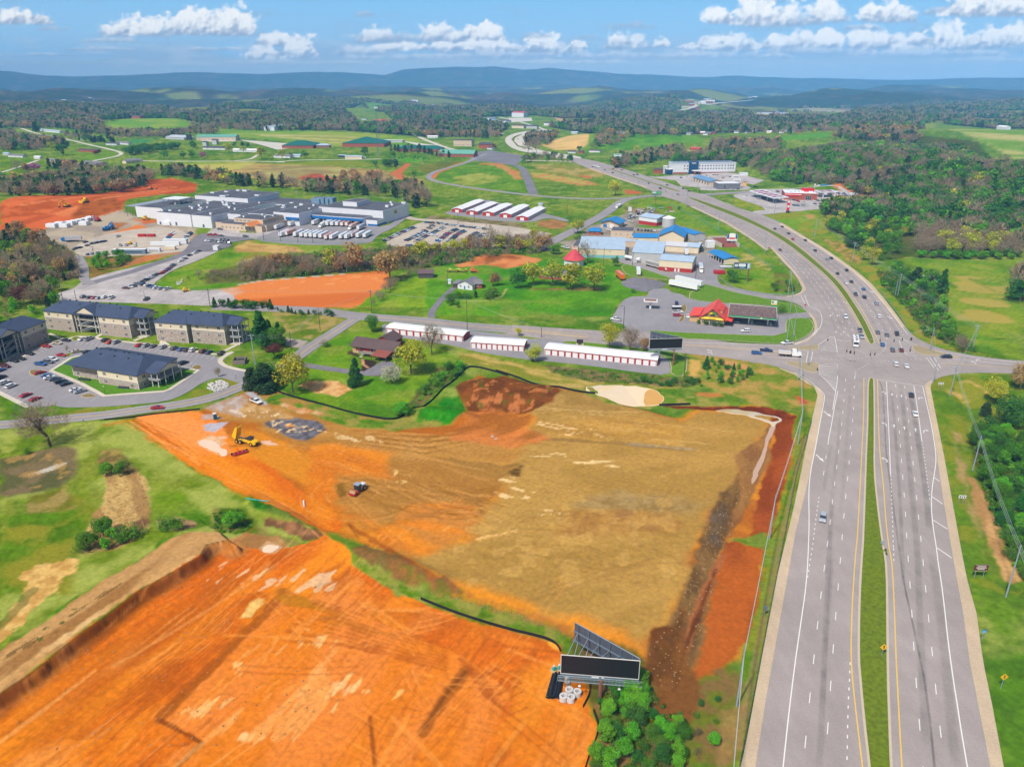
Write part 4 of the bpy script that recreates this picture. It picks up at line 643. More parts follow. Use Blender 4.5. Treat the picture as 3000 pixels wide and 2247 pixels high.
for f_ in(.24,.46,.68):stripe(between(*NL,f_),.17,DS,it=0)
stripe(between(*NL,.06)[25:],.2,it=0)
for f_ in(.3,.55):stripe(between(*NR,f_),.17,DS,it=0)
stripe(between(*NR,.8),.17,(2,3),it=0);stripe(between(*NR,.93),.2,it=0)
FL=('D 880,82 C 2000,350 1900,296 1700,231 1560,176 1400,126 1300,86','C 2180,338 2060,304 1900,248 1700,184 1560,136 1400,90 1280,52');FR=('C 2195,326 2080,290 1900,230 1700,168 1560,122 1400,78 1270,40','a 900,795 640,705 300,595 0,500 C 1750,152 1600,108 1450,66')
for f_ in(.28,.5,.72):stripe(between(*FL,f_),.22,(4,8),it=0);stripe(between(*FR,f_),.22,(4,8),it=0)
# guide dots through the crossing
for s in('j 150,440 400,455 600,455 800,420 920,390 970,340 990,300 985,250','j 660,575 750,522 850,492 1000,470 1200,455 1460,455','j 632,600 620,700'):stripe(s,.2,(.9,1.3))
# hatching
def hatch(a,b,n,wd=.22):
 A=plane(px(a));B=plane(px(b))
 for k in range(n):
  f_=(k+.5)/n;p=A[0]*(1-f_)+A[1]*f_;q=B[0]*(1-f_)+B[1]*f_;stripe(np.array([p,q]),wd,it=0)
hatch('j 330,180 215,350','j 370,185 410,375',8);hatch('j 200,530 195,620','j 415,515 405,720',8);hatch('j 240,650 370,800','j 415,730 395,830',4);hatch('j 1150,190 1220,390','j 1265,225 1335,400',7);stripe('j 415,510 418,700 395,830 360,1046',.22);stripe('j 200,530 310,505 418,512',.2,it=0);stripe('j 195,625 240,660 320,740 390,830',.2)
for k in range(16):
 p=plane(px('H 2212,595 I 870,383'));c=p[0]+(p[1]-p[0])*(k+.5)/16;e=(p[1]-p[0])/np.hypot(*(p[1]-p[0]));nn=np.array([-e[1],e[0]]);stripe(np.array([c-nn*1.5-e*2.2,c+nn*1.5+e*2.2]),.3,m=YEL,it=0)
def arrow(s,kind='t',L=3.2):
 """arrow on the road: tail point, head point"""
 p=plane(px(s));c=p[0];e=(p[1]-p[0]);e/=np.hypot(*e);nn=np.array([-e[1],e[0]]);f=lambda a,b:tuple(c+e*a+nn*b)+(.068,);b=L_.w
 if kind=='t':b.add([f(0,-.12),f(L*.6,-.12),f(L*.6,.12),f(0,.12)],[(0,1,2,3)],WHT);b.add([f(L*.6,-.55),f(L,0),f(L*.6,.55)],[(0,1,2)],WHT)
 elif kind in 'lr':
  g=1 if kind=='l' else-1;b.add([f(0,-.13),f(L*.6,-.13),f(L*.6,.13),f(0,.13)],[(0,1,2,3)],WHT);b.add([f(L*.6,-.13*g),f(L*.85,g*.5),f(L*.85,g*.9),f(L*.5,g*.13)],[(0,1,2,3)],WHT);b.add([f(L*.62,g*.9),f(L*1.05,g*.9),f(L*.84,g*1.7)],[(0,1,2)],WHT)
 else:b.add([f(0,-.2),f(L,-.2),f(L,.2),f(0,.2)],[(0,1,2,3)],WHT);b.add([f(L*.95,-.65),f(L*1.7,.0),f(L*.95,.65)],[(0,1,2)],WHT)
for s in('J 978,380 978,360','J 1045,390 1043,368','J 993,600 992,575','J 1065,615 1063,590','J 1143,628 1141,605','E 468,1205 464,1222','E 518,1205 516,1222','E 572,1205 565,1222','j 402,120 400,140','j 490,122 492,142'):arrow(s,'t')
for s in('J 935,370 935,355','J 940,590 938,570','J 945,840 942,820','E 440,935 430,928','E 590,1120 580,1112','I 1895,500 1880,478','I 1900,520 1885,500','J 1560,160 1555,145'):arrow(s,'l')
for s in('J 1165,405 1163,390','J 1200,635 1198,620','E 1560,1550 1555,1540'):arrow(s,'r')
for s in('J 505,485 545,515','J 452,785 500,830','E 760,1025 795,1045','E 890,1215 935,1240'):arrow(s,'m')
L_.w.build('white_line_markings')['kind']='structure';L_.y.build('yellow_line_markings')['kind']='structure'
# rubber-darkened wheel paths and the long sealed joints
def wear():
 m,t,b=nm('rubber_wear');b.inputs['Base Color'].default_value=(.12,.11,.11,1);b.inputs['Roughness'].default_value=.85;tr=t.nodes.new('ShaderNodeBsdfTransparent');ms=t.nodes.new('ShaderNodeMixShader');g=t.nodes.new('ShaderNodeNewGeometry');n=t.nodes.new('ShaderNodeTexNoise');n.inputs['Scale'].default_value=.18;n.inputs['Detail'].default_value=5
 a=t.nodes.new('ShaderNodeAttribute');a.attribute_name='col';mr=t.nodes.new('ShaderNodeMapRange');mr.inputs[1].default_value=.3;mr.inputs[2].default_value=.7;mr.inputs[3].default_value=.25;mr.inputs[4].default_value=1.0;ml=t.nodes.new('ShaderNodeMath');ml.operation='MULTIPLY'
 t.links.new(g.outputs['Position'],n.inputs['Vector']);t.links.new(n.outputs['Fac'],mr.inputs[0]);t.links.new(mr.outputs[0],ml.inputs[0]);t.links.new(a.outputs['Fac'],ml.inputs[1]);t.links.new(ml.outputs[0],ms.inputs[0]);t.links.new(tr.outputs[0],ms.inputs[1]);t.links.new(b.outputs[0],ms.inputs[2]);t.links.new(ms.outputs[0],t.nodes['Material Output'].inputs[0])
 V=[];F=[];Cc=[];prof=[(-1,0),(-.5,1),(.5,1),(1,0)]
 def add(p,wd,al,off=0):
  p=dens(smooth(p,2,False),5);n_=normals(p);o=len(V);k=len(p)
  for i in range(k):
   e=min(1,i/3,(k-1-i)/3)
   for u,h in prof:V.append((p[i,0]+n_[i,0]*(off+u*wd/2),p[i,1]+n_[i,1]*(off+u*wd/2),.061));Cc.append((h*al*e*.6,)*3)
  for i in range(k-1):
   for j in range(3):F.append((o+i*4+j,o+i*4+j+1,o+i*4+j+5,o+i*4+j+4))
 for s,wd,al in(('j 900,690 950,800 960,1000 J 930,600 935,750 960,950 Q 610,100 640,300 680,480 740,760 790,1000 830,1300 865,1657 875,1760',.6,.75),('J 970,330 985,450 1000,600 1020,900 1040,1200 Q 620,0 630,300',1.3,.4),('J 1035,300 1055,450 1075,650 1100,900 1130,1200 Q 740,100 750,400 770,900 800,1500',2.0,.38),('J 1100,330 1130,500 1160,700 1200,950 1225,1150 1235,1300',2.2,.5),('Q 840,60 880,300 920,620 950,900 980,1200 1010,1500 1030,1657',2.4,.33),('P 815,480 800,700 790,900 775,1200 765,1500 755,1657',1.6,.35),('J 620,500 600,750 575,1000 550,1200 540,1400 520,1657',1.4,.22),('J 690,300 670,600 650,900 620,1200',1.4,.18),('Q 100,0 70,500 40,900 20,1300',1.3,.33),('J 560,700 540,800 520,950 500,1050',1.2,.2),('j 560,0 610,350 625,560',.25,.45),('j 410,0 510,330 520,600',.25,.3),('j 790,350 850,560 870,680',.25,.35),('I 600,330 1000,365 1500,400 2000,430',1.5,.2),('I 500,360 1000,410 1500,450 2212,500',1.5,.2)):add(plane(px(s)),wd,al)
 for f_ in(.12,.35,.57,.8):add(between(*NL,f_),1.3,.22)
 for f_ in(.15,.42,.68):add(between(*NR,f_),1.4,.26)
 for f_ in(.24,.46,.68):add(between(*NL,f_),.2,.35)
 tag(link('tyre_marks',npmesh('tyre_marks',np.array(V),np.array(F),m,np.array(Cc))),None,kind='structure')
wear()
# parking bay lines at the flats
def bays(s,n,L,hd,wd=.1):
 p=plane(px(s));h=plane(px(hd));e=h[1]-h[0];e/=np.hypot(*e);b=MB()
 for k in range(n+1):
  c=p[0]+(p[1]-p[0])*k/n;nn=np.array([-e[1],e[0]])*wd/2;q=c+e*L;b.add([(*(c+nn),.045),(*(c-nn),.045),(*(q-nn),.045),(*(q+nn),.045)],[(0,1,2,3)],WHT)
 b.build('bay_lines')['kind']='structure'
bays('G 640,555 1000,575',9,5,'G 640,545 590,590');bays('G 1080,590 1830,680',18,5,'G 1200,600 1150,640');bays('G 70,715 480,560',12,5,'G 250,640 330,680');bays('G 400,800 800,1000',11,5,'G 500,850 440,880');bays('G 560,700 390,795',5,5,'G 560,700 480,680');bays('G 1340,700 1550,760',6,5,'G 1340,740 1400,700');bays('G -20,960 230,1080',8,5,'G 100,1010 180,960')
bays('A 1780,740 2080,770',15,5,'A 1780,740 1850,700',.15);bays('A 1900,700 2150,720',12,5,'A 1900,730 1950,700',.15)
# buildings
GL=mat('window_glass',(52,62,74),.15,spec=.6,noise=.3);WT=mat('white_trim',(228,226,222),.6,noise=.05);DKG=mat('dark_metal',(56,58,64),.5)
BRK=None
def mottled(name,c1,c2,c3,sc=1.6,flat=.35):
 if name in MATS:return MATS[name]
 m,t,b=nm(name);b.inputs['Roughness'].default_value=.9;tc=t.nodes.new('ShaderNodeTexCoord');mp=t.nodes.new('ShaderNodeMapping');mp.inputs['Scale'].default_value=(flat,flat,1.6);t.links.new(tc.outputs['Object'],mp.inputs[0])
 n=t.nodes.new('ShaderNodeTexNoise');n.inputs['Scale'].default_value=sc*1.8;n.inputs['Detail'].default_value=6;n.inputs['Roughness'].default_value=.75;t.links.new(mp.outputs[0],n.inputs[0]);r=t.nodes.new('ShaderNodeValToRGB');e=r.color_ramp.elements
 e[0].position=.36;e[0].color=(*alb(*c1),1);e[1].position=.66;e[1].color=(*alb(*c3),1);q=e.new(.5);q.color=(*alb(*c2),1);t.links.new(n.outputs['Fac'],r.inputs[0]);t.links.new(r.outputs[0],b.inputs['Base Color']);MATS[name]=m;return m
def seamed(name,c,amp=.12,fr=2.2,axis='X',rough=.5):
 """ribbed sheet metal or shingle courses"""
 if name in MATS:return MATS[name]
 m,t,b=nm(name);b.inputs['Roughness'].default_value=rough;c=alb(*c);tc=t.nodes.new('ShaderNodeTexCoord');wv=t.nodes.new('ShaderNodeTexWave');wv.bands_direction=axis;wv.inputs['Scale'].default_value=fr;wv.inputs['Distortion'].default_value=.3
 n=t.nodes.new('ShaderNodeTexNoise');n.inputs['Scale'].default_value=.25;n.inputs['Detail'].default_value=6;t.links.new(tc.outputs['Object'],wv.inputs[0]);t.links.new(tc.outputs['Object'],n.inputs[0]);ad=t.nodes.new('ShaderNodeMath');ad.operation='MULTIPLY_ADD';ad.inputs[1].default_value=.35
 t.links.new(wv.outputs['Fac'],ad.inputs[0]);t.links.new(n.outputs['Fac'],ad.inputs[2]);mr=t.nodes.new('ShaderNodeMapRange');mr.inputs[1].default_value=.3;mr.inputs[2].default_value=1.0;mr.inputs[3].default_value=1-amp*1.5;mr.inputs[4].default_value=1+amp;t.links.new(ad.outputs[0],mr.inputs[0])
 vm=t.nodes.new('ShaderNodeVectorMath');vm.operation='SCALE';vm.inputs[0].default_value=c;t.links.new(mr.outputs[0],vm.inputs['Scale']);t.links.new(vm.outputs[0],b.inputs['Base Color']);MATS[name]=m;return m
R_NAVY=seamed('navy_shingles',(66,78,104),.14,1.2,'Z',.9);R_WHITE=seamed('white_metal_roof',(240,238,240),.05,1.5);R_BLUE=seamed('blue_metal_roof',(52,132,196),.12,1.5);R_PALE=seamed('weathered_pale_roof',(176,196,216),.12,1);R_GREEN=seamed('green_metal_roof',(58,140,118),.1,1.2)
R_RED=seamed('red_metal_roof',(232,82,64),.08,1.6);R_BROWN=seamed('brown_shingles',(98,80,80),.15,2,'Z',.9);R_GREY=seamed('grey_shingles',(128,126,134),.14,2,'Z',.9);R_FLAT=mat('black_roof_membrane',(92,94,104),.9,noise=.3,nsc=.08);R_DGREEN=seamed('dark_green_roof',(30,104,92),.1,1.2);R_CHARC=seamed('charcoal_shingles',(84,80,92),.15,2,'Z',.9)
W_STONE=mottled('mixed_stone_brick',(132,116,112),(176,160,150),(222,208,196));W_CREAM=seamed('cream_siding',(228,212,184),.06,4,'Z',.8);W_RED=seamed('red_metal_siding',(178,52,46),.08,3);W_WHITE=seamed('white_wall_panel',(226,228,236),.04,.5);W_BRICK=mottled('red_brick',(140,70,54),(168,84,62),(186,110,84));W_BEIGE=mottled('beige_block',(196,172,150),(214,192,168),(226,208,186));W_LOG=seamed('red_stained_log',(168,60,36),.18,3,'Z',.7)
W_GREY=seamed('grey_metal_siding',(190,192,194),.08,2);R_GSH=seamed('green_sheet_roof',(108,170,150),.08,1.2)
def corner(A):return Vector((*plane(px(A))[0],0))
def frame_of(A,B):
 a=corner(A);b=corner(B);d=b-a;a.z=float(hgt(a.x,a.y)[0]);return a,math.atan2(d.y,d.x),Vector((d.x,d.y)).length
def winmesh(w,h,bars=1):
 k='win%.2f_%.2f_%d'%(w,h,bars)
 if k in MESHES:return MESHES[k]
 b=MB();f=.09;b.box(0,w,-.05,.02,0,h,WT);b.box(f,w-f,-.065,-.045,f,h-f,GL)
 for q in range(1,bars):b.box(w*q/bars-.05,w*q/bars+.05,-.08,-.05,0,h,WT)
 b.box(0,w,-.08,-.05,h*.5-.04,h*.5+.04,WT);MESHES[k]=b.mesh('window');return MESHES[k]
MESHES={}
def onface(par,me,name,L,D,face,u,z,out=0):
 M_={'f':((u,-.012-out,z),0),'b':((u,D+.012+out,z),math.pi),'r':((L+.012+out,u,z),math.pi/2),'l':((-.012-out,u,z),-math.pi/2)}[face]
 return link(name,me,par,M_[0],M_[1])
def doormesh(w,h,m,key):
 k='door'+key+'%.2f_%.2f'%(w,h)
 if k in MESHES:return MESHES[k]
 b=MB();b.box(0,w,-.05,.02,0,h,WT);b.box(.08,w-.08,-.07,-.04,0,h-.08,m)
 if w>2:
  for q in range(1,5):b.box(.08,w-.08,-.085,-.068,h*q/5-.015,h*q/5+.015,WT)
 MESHES[k]=b.mesh('door');return MESHES[k]
def gable_roof(b,L,D,h,rise,ov,ax,m,th=.18,hip=0,x0=0,y0=0,gm=None):
 """two sloping slabs; ridge along x or y"""
 def P(u,v,z):return(x0+u,y0+v,z)if ax=='x' else(x0+v,y0+u,z)
 l,d=(L,D)if ax=='x' else(D,L);k=rise/(d/2);e0=h-ov*k;a0,a1=-ov,l+ov;r0,r1=(-ov,l+ov)if not hip else(hip,l-hip)
 lo=[P(a0,-ov,e0),P(a1,-ov,e0),P(a1,d+ov,e0),P(a0,d+ov,e0)];tp=[P(r0,d/2,h+rise),P(r1,d/2,h+rise)]
 up=lambda q:(q[0],q[1],q[2]+th);V=lo+tp+[up(q)for q in lo+tp]
 F=[(6,7,11,10),(8,9,10,11),(0,4,5,1),(2,5,4,3),(0,1,7,6),(2,3,9,8)]
 if hip:F+=[(7,8,11),(9,6,10),(1,5,2),(3,4,0),(1,2,8,7),(3,0,6,9)]
 else:F+=[(1,5,11,7),(5,2,8,11),(3,4,10,9),(4,0,6,10)]
 if ax=='y':F=[f[::-1]for f in F]
 b.add(V,F,m)
 if gm and not hip:
  for u in(0,l):b.add([P(u,0,h-.02),P(u,d,h-.02),P(u,d/2,h+rise-.03)],[(0,1,2)],gm)
def house(name,label,cat,A,B,D,h,roof='gable',rise=2,ax='x',wall=None,rm=None,ov=.5,wins=(),doors=(),lower=None,gm=None,group=None,hip=0,par=.5,L=None):
 a,rz,L0=frame_of(A,B);L=L or L0;o=thing(name,label,cat,a,rz,group);wall=wall or W_WHITE;rm=rm or R_GREY
 b=MB();b.box(0,L,0,D,-1,h,wall)
 if roof=='gable' and not hip:
  g=gm or wall
  if ax=='x':b.side([(0,h),(D,h),(D/2,h+rise-.05)],0,L,g,Matrix(((0,1,0,0),(1,0,0,0),(0,0,1,0),(0,0,0,1))))
  else:b.side([(0,h),(L,h),(L/2,h+rise-.05)],0,D,g)
 b.build('wall',o)
 if lower:c=MB();c.box(-.04,L+.04,-.04,D+.04,-1,lower[0],lower[1]);c.build('wainscot',o)
 r=MB()
 if roof=='flat':r.box(-.15,L+.15,-.15,D+.15,h,h+par,wall);r.box(.2,L-.2,.2,D-.2,h+par*.2,h+par+.02,rm,rm)
 elif roof=='shed':r.add([(-ov,-ov,h),(L+ov,-ov,h),(L+ov,D+ov,h+rise),(-ov,D+ov,h+rise),(-ov,-ov,h+.2),(L+ov,-ov,h+.2),(L+ov,D+ov,h+rise+.2),(-ov,D+ov,h+rise+.2)],[(4,5,6,7),(0,1,5,4),(1,2,6,5),(2,3,7,6),(3,0,4,7),(3,2,1,0)],rm)
 else:gable_roof(r,L,D,h,rise,ov,ax,rm,hip=hip)
 r.build('roof',o)
 for f,u,z,w_,hh,n in wins:onface(o,winmesh(w_,hh,n),'window',L,D,f,u*(L if f in 'fb' else D)-w_/2,z)
 for f,u,w_,hh,m,k in doors:onface(o,doormesh(w_,hh,m,k),'door',L,D,f,u*(L if f in 'fb' else D)-w_/2,0)
 return o,L
 # storage rows
RDOOR=mat('white_roller_door',(236,236,240),.5,noise=.04)
def storage(A,B,D,h,n,label,rise=.7,ends=('f',),grp='red and white storage unit rows',endm=None,dw=None):
 o,L=house('storage_building',label,'storage building',A,B,D,h,'gable',rise,'x',W_RED,R_WHITE,.25,group=grp);dw=dw or L/n*.74
 for e in ends:
  l_=L if e in 'fb' else D;nn=n if e in 'fb' else 1
  for k in range(nn):
   w_=dw if e in 'fb' else 3.2;onface(o,doormesh(round(w_,1),2.3,RDOOR,'r'),'roller_door',L,D,e,(k+.5)*l_/nn-w_/2,0)
 for x in(0,L):
  for y in(0,D):t=MB();t.box(x-.1,x+.1,y-.1,y+.1,0,h,WT);t.build('corner_trim',o)
 return o
storage('H 1195,625','H 1815,695',9,2.9,11,'red storage row with white roof, nearest the side road junction');storage('H 1880,745','I 372,497',9,2.9,10,'red storage row with white roof, the middle of the three along the road');storage('I 540,522','I 1448,618',9,2.9,16,'longest red storage row, beside the black billboard on a post')
# the far yard: gable ends toward the camera
for A,B,D_,n,lab in(('C 217,508','C 293,513',62,16,'far storage row, leftmost of the five on the grass slope'),('C 343,527','C 392,533',58,15,'far storage row, second from the left on the grass slope'),('C 483,538','C 552,548',56,14,'far storage row, middle one with a stepped roof'),('C 630,552','C 715,562',58,15,'far storage row, second from the right on the grass slope'),('C 775,577','C 850,587',58,15,'far storage row, rightmost of the five, nearest the dirt mound')):
 a,rz,L=frame_of(A,B);e=plane(px('C 293,513 510,425'));rz2=math.atan2(*(e[1]-e[0])[::-1]);rzb=rz2-math.pi/2
 o=thing('storage_building',lab,'storage building',a,rzb,'red and white storage unit rows');L=max(L,11);b=MB();b.box(0,L,0,D_,-1,3.2,W_RED);b.side([(0,3.2),(L,3.2),(L/2,4.3)],0,D_,W_RED);b.build('wall',o);r=MB();gable_roof(r,L,D_,3.2,1.15,.3,'y',R_WHITE);r.build('roof',o)
 for k in range(n):onface(o,doormesh(2.6,2.5,RDOOR,'r'),'roller_door',L,D_,'r',(k+.5)*D_/n-1.3,0)
 onface(o,doormesh(3.6,2.5,RDOOR,'r'),'roller_door',L,D_,'f',L/2-1.8,0)
 # the flats
def flats(label,A,B,D,fl,wings,porches,endporch=True,sides='',vents=10,hipl=5,rise=3.6):
 a,rz,L=frame_of(A,B);o=thing('apartment_building',label,'apartment building',a,rz,'apartment buildings');H=fl*3.3;zs=H-3.3;w1=MB();w2=MB();tr=MB();rf=MB();ym=3.0
 w1.box(.1,L-.1,ym,D-ym*.3,-1,zs,W_STONE);w2.box(.1,L-.1,ym,D-ym*.3,zs,H,W_CREAM)
 for u0,u1,y0,allb in wings:
  x0,x1=u0*L,u1*L;w1.box(x0,x1,y0,D,-1,H if allb else zs,W_STONE)
  if not allb:w2.box(x0-.03,x1+.03,y0-.03,D+.03,zs,H,W_CREAM);tr.box(x0-.07,x1+.07,y0-.07,y0,zs-.12,zs+.12,WT);tr.box(x1,x1+.07,y0-.07,D,zs-.12,zs+.12,WT)
  for x in(x0,x1):tr.box(x-.12,x+.12,y0-.1,y0+.1,0,H,WT)
  gable_roof(rf,x1-x0,D-y0,H,rise-.25,.6,'x',R_NAVY,hip=min(hipl,(x1-x0)/2-.5),x0=x0,y0=y0)
  for q in range(fl):
   for u,w_,h_,n in((.17,1.7,1.4,2),(.5,.8,1.1 if q else.6,1),(.84,1.7,1.4,2)):
    onface(o,winmesh(w_,h_,n),'window',L,D,'f',x0+u*(x1-x0)-w_/2,q*3.3+(.95 if h_>1 else 1.4)).location.y=y0-.05
   if 'r' in sides and u1>.97:onface(o,winmesh(1.7,1.4,2),'window',L,D,'r',y0+2.5,q*3.3+.95)
 w1.build('wall',o);w2.build('siding',o);gable_roof(rf,L,D,H,rise,.6,'x',R_NAVY,hip=hipl*.9);
 for k in range(vents):
  c=MB();x=L*(.1+.8*k/vents);y=D*(.5 if k%3 else.36);z=H+rise*(1-abs(y-D/2)/(D/2));c.box(x-.3,x+.3,y-.3,y+.3,z-.1,z+.55,DKG);c.build('roof_vent',o)
 rail=mat('grey_railing',(150,156,166),.5)
 for u0,u1,y0 in porches:
  x0,x1=u0*L,u1*L;xm=(x0+x1)/2;gable_roof(rf,x1-x0,D/2+.6-y0,H-.1,(x1-x0)*.27,.5,'y',R_NAVY,x0=x0,y0=y0,gm=W_CREAM);c=MB()
  for x in(x0+.2,x0+2.2,x1-2.2,x1-.2):c.box(x-.14,x+.14,y0+.1,y0+.38,0,H-.1,WT)
  c.build('porch_column',o)
  for q in range(1,fl):
   s=MB();s.box(x0,x1,y0+.3,ym+1,q*3.3-.12,q*3.3,A_CO);s.box(x0+.3,x1-.3,y0+.35,y0+.42,q*3.3+.85,q*3.3+.95,rail)
   for k in range(14):x=x0+.4+(x1-x0-.8)*k/13;s.box(x-.025,x+.025,y0+.36,y0+.41,q*3.3,q*3.3+.9,rail)
   s.build('balcony',o);s=MB();s.beam((x0+2.2,y0+1.2,(q-1)*3.3+.1),(x1-2.2,y0+1.2,q*3.3),1.1,.22,rail);s.beam((x0+2.2,y0+.65,(q-1)*3.3+1),(x1-2.2,y0+.65,q*3.3+.9),.06,.5,rail);s.build('stair',o)
  d=MB();d.box(x0+.3,x1-.3,ym-.02,ym+.04,0,H-.3,GL);d.build('breezeway',o)
 if endporch:
  gable_roof(rf,6,D*.62,H-.1,2.4,.4,'x',R_NAVY,x0=L,y0=D*.2,gm=W_CREAM);c=MB()
  for x in(L+2.6,L+5.8):
   for y in(D*.22,D*.4,D*.6,D*.8):c.box(x-.13,x+.13,y-.13,y+.13,0,H,WT)
  c.build('porch_column',o)
  for q in range(1,fl):s=MB();s.box(L,L+5.9,D*.2,D*.82,q*3.3-.12,q*3.3,A_CO);s.box(L+.3,L+5.8,D*.2,D*.2+.06,q*3.3+.1,q*3.3+.95,rail);s.build('balcony',o)
  s=MB();s.box(L,L+6.2,D*.15,D*.85,-.5,.12,A_CO);s.build('porch_slab',o)
 rf.build('roof',o)
 tr.build('trim',o);return o,L,D
F1=flats('long three-storey apartment block with navy roof and open stairs, back row centre','G 388,452','G 1068,527',17,3,((0,.335,0,False),(.655,1,0,False)),((.36,.63,.2),),vents=10)
F2=flats('three-storey apartment block with navy roof, back row right, beside the tall pine','G 1290,545','G 1825,588',16,3,((0,.47,-.8,False),(.52,1,.8,False)),(),vents=7)
F3=flats('three-storey apartment block at the left edge with white-columned stairwell','G -260,830','G 400,545',16,3,((.0,.36,0,False),(.68,1,0,False)),((.40,.64,-.2),),endporch=False,vents=6)
F4=flats('low two-storey apartment block on the island amid the car park','G 560,850','G 1130,950',22,2,((0,.44,2.5,True),(.45,1,0,False)),(),vents=12,sides='r',hipl=7,rise=4)
AC=mat('dark_grey_unit',(74,78,88),.6)
for A,n_,lab in(('G 630,868',5,'row beside the stone wing'),('G 955,935',4,'row beside the cream wing')):
 for k in range(n_):
  a,rz,_=frame_of(A,'G 720,878' if 'stone' in lab else 'G 1060,945');c=a+Vector((math.cos(rz),math.sin(rz),0))*k*1.25;o=thing('air_conditioner','%s grey air conditioning unit from the left in the %s'%(ORD[k+1],lab),'air conditioner',c,rz,'air conditioning units');b=MB();b.box(0,.95,0,.9,0,.85,AC);b.build('casing',o);b=MB();b.tube((.47,.45,.85),(.47,.45,.9),.36,.36,DKG,10);b.build('fan_grille',o)
  # bodies made of flat-roofed blocks
def blockset(name,label,cat,O,rz,blocks,wall=W_WHITE,rm=R_FLAT,par=.5):
 a=corner(O);a.z=float(hgt(a.x,a.y)[0]);o=thing(name,label,cat,a,rz);c,s=math.cos(rz),math.sin(rz)
 def loc(p,z):q=plane(px(p),z)[0];x,y=q[0]-a.x,q[1]-a.y;return x*c+y*s,-x*s+y*c
 out=[]
 for bl in blocks:
  fl,fr,bk,h=bl[:4];wm=bl[4]if len(bl)>4 else wall;x0,y0=loc(fl,h);x1,y1=loc(fr,h);_,y2=loc(bk,h);y0=(y0+y1)/2;b=MB();b.box(x0,x1,y0,y2,-1.2,h-.3,wm);b.build('wall',o)
  r=MB();r.box(x0-.05,x1+.05,y0-.05,y2+.05,h-.3,h,wm);r.box(x0+.35,x1-.35,y0+.35,y2-.35,h-.2,h+.03,bl[5]if len(bl)>5 else rm);r.build('roof',o);out.append((x0,x1,y0,y2,h))
 return o,out,loc
FRZ=math.radians(-21)
fac,FB,floc=blockset('factory_building','sprawling white flat-roofed food plant with lorry docks','factory','A 1350,598',FRZ,(('A 1172,458','A 1392,476','A 1600,382',10),('A 1345,506','A 1640,530','A 1800,405',10.5),('A 1655,530','A 1810,548','B 330,405',10),('B 150,515','B 300,530','B 400,470',9.5),('B 330,520','B 590,528','B 700,415',9),('B 590,507','B 812,522','B 960,440',10.5),('B 960,467','B 1558,492','B 1700,428',11.5),('B 880,530','B 1372,560','B 1430,522',6.8),('B 1372,572','B 1485,582','B 1510,552',5),('B 1194,415','B 1310,424','B 1355,390',15.5),('A 1658,368','B 392,388','B 560,332',13.5),('B 390,440','B 900,440','B 950,400',8)))
cn=MB();x0,y0=floc('A 1055,457',10);_,y2=floc('A 1345,372',10);x1=FB[0][0]
cn.box(x0,x1,FB[0][2],FB[0][3],9.6,10,mat('grey_deck',(150,156,170),.8));cn.build('roof_deck',fac);stl=mat('grey_steel',(120,128,140),.5)
for i in range(2):
 for j in range(5):b=MB();x=x0+(x1-x0)*i*.55+.3;y=FB[0][2]+.3+(FB[0][3]-FB[0][2]-.6)*j/4;b.box(x-.2,x+.2,y-.2,y+.2,-1,9.6,stl);b.build('steel_column',fac)
b=MB();X0,X1,Y0,Y1,hh=FB[0];b.box(X0+14,X0+34,Y0+20,Y0+36,15,15.4,mat('pale_deck',(226,230,236),.7));b.build('penthouse_roof',fac)
for i in range(4):
 for j in range(2):b=MB();b.box(X0+14.3+i*6.4,X0+14.7+i*6.4,Y0+20.3+j*15,Y0+20.7+j*15,10,15,stl);b.build('steel_column',fac)
rr=random.Random(4);PW=mat('white_unit',(232,234,238),.6)
def roofbits(par,blk,n,s0,s1,name='roof_unit',zone=(0,1,0,1)):
 x0,x1,y0,y1,h=blk
 for k in range(n):
  w_,d_=rr.uniform(s0,s1),rr.uniform(s0,s1);x=rr.uniform(x0+(x1-x0)*zone[0]+1,x0+(x1-x0)*zone[1]-w_-1);y=rr.uniform(y0+(y1-y0)*zone[2]+1,y0+(y1-y0)*zone[3]-d_-1);b=MB();z1=rr.uniform(.8,2);b.box(x,x+w_,y,y+d_,h,h+z1,PW);b.box(x+w_*.2,x+w_*.8,y+d_*.2,y+d_*.8,h+z1,h+z1+.25,stl);b.build(name,par)
roofbits(fac,FB[1],20,1.5,4);roofbits(fac,FB[10],6,4,7);roofbits(fac,FB[0],5,1,3,zone=(.3,1,0,.6));roofbits(fac,FB[6],4,2,4,zone=(.7,1,.2,1));roofbits(fac,FB[4],4,2,4);roofbits(fac,FB[5],3,2,3);roofbits(fac,FB[2],4,1.5,3)
x0,x1,y0,y1,h=FB[7];BLU=mat('blue_fascia',(30,110,180),.5);b=MB();b.box(x0-.4,x1+.3,y0-1.4,y0-.05,h-2.6,h-.5,BLU);b.build('dock_awning',fac)
for k in range(14):b=MB();x=x0+(x1-x0)*(k+.5)/14;b.box(x-1.3,x+1.3,y0-.1,y0+.05,1.1,3.9,DKG);b.build('dock_door',fac)
x0,x1,y0,y1,h=FB[5];b=MB();b.box(x0+(x1-x0)*.5,x1-.3,y0-1.2,y0-.05,5,7,BLU);b.build('dock_awning',fac)
x0,x1,y0,y1,h=FB[8];b=MB();b.box(x0+(x1-x0)*.3,x1+.06,y0-.06,y1+.02,0,1.6,BLU);b.build('blue_band',fac)
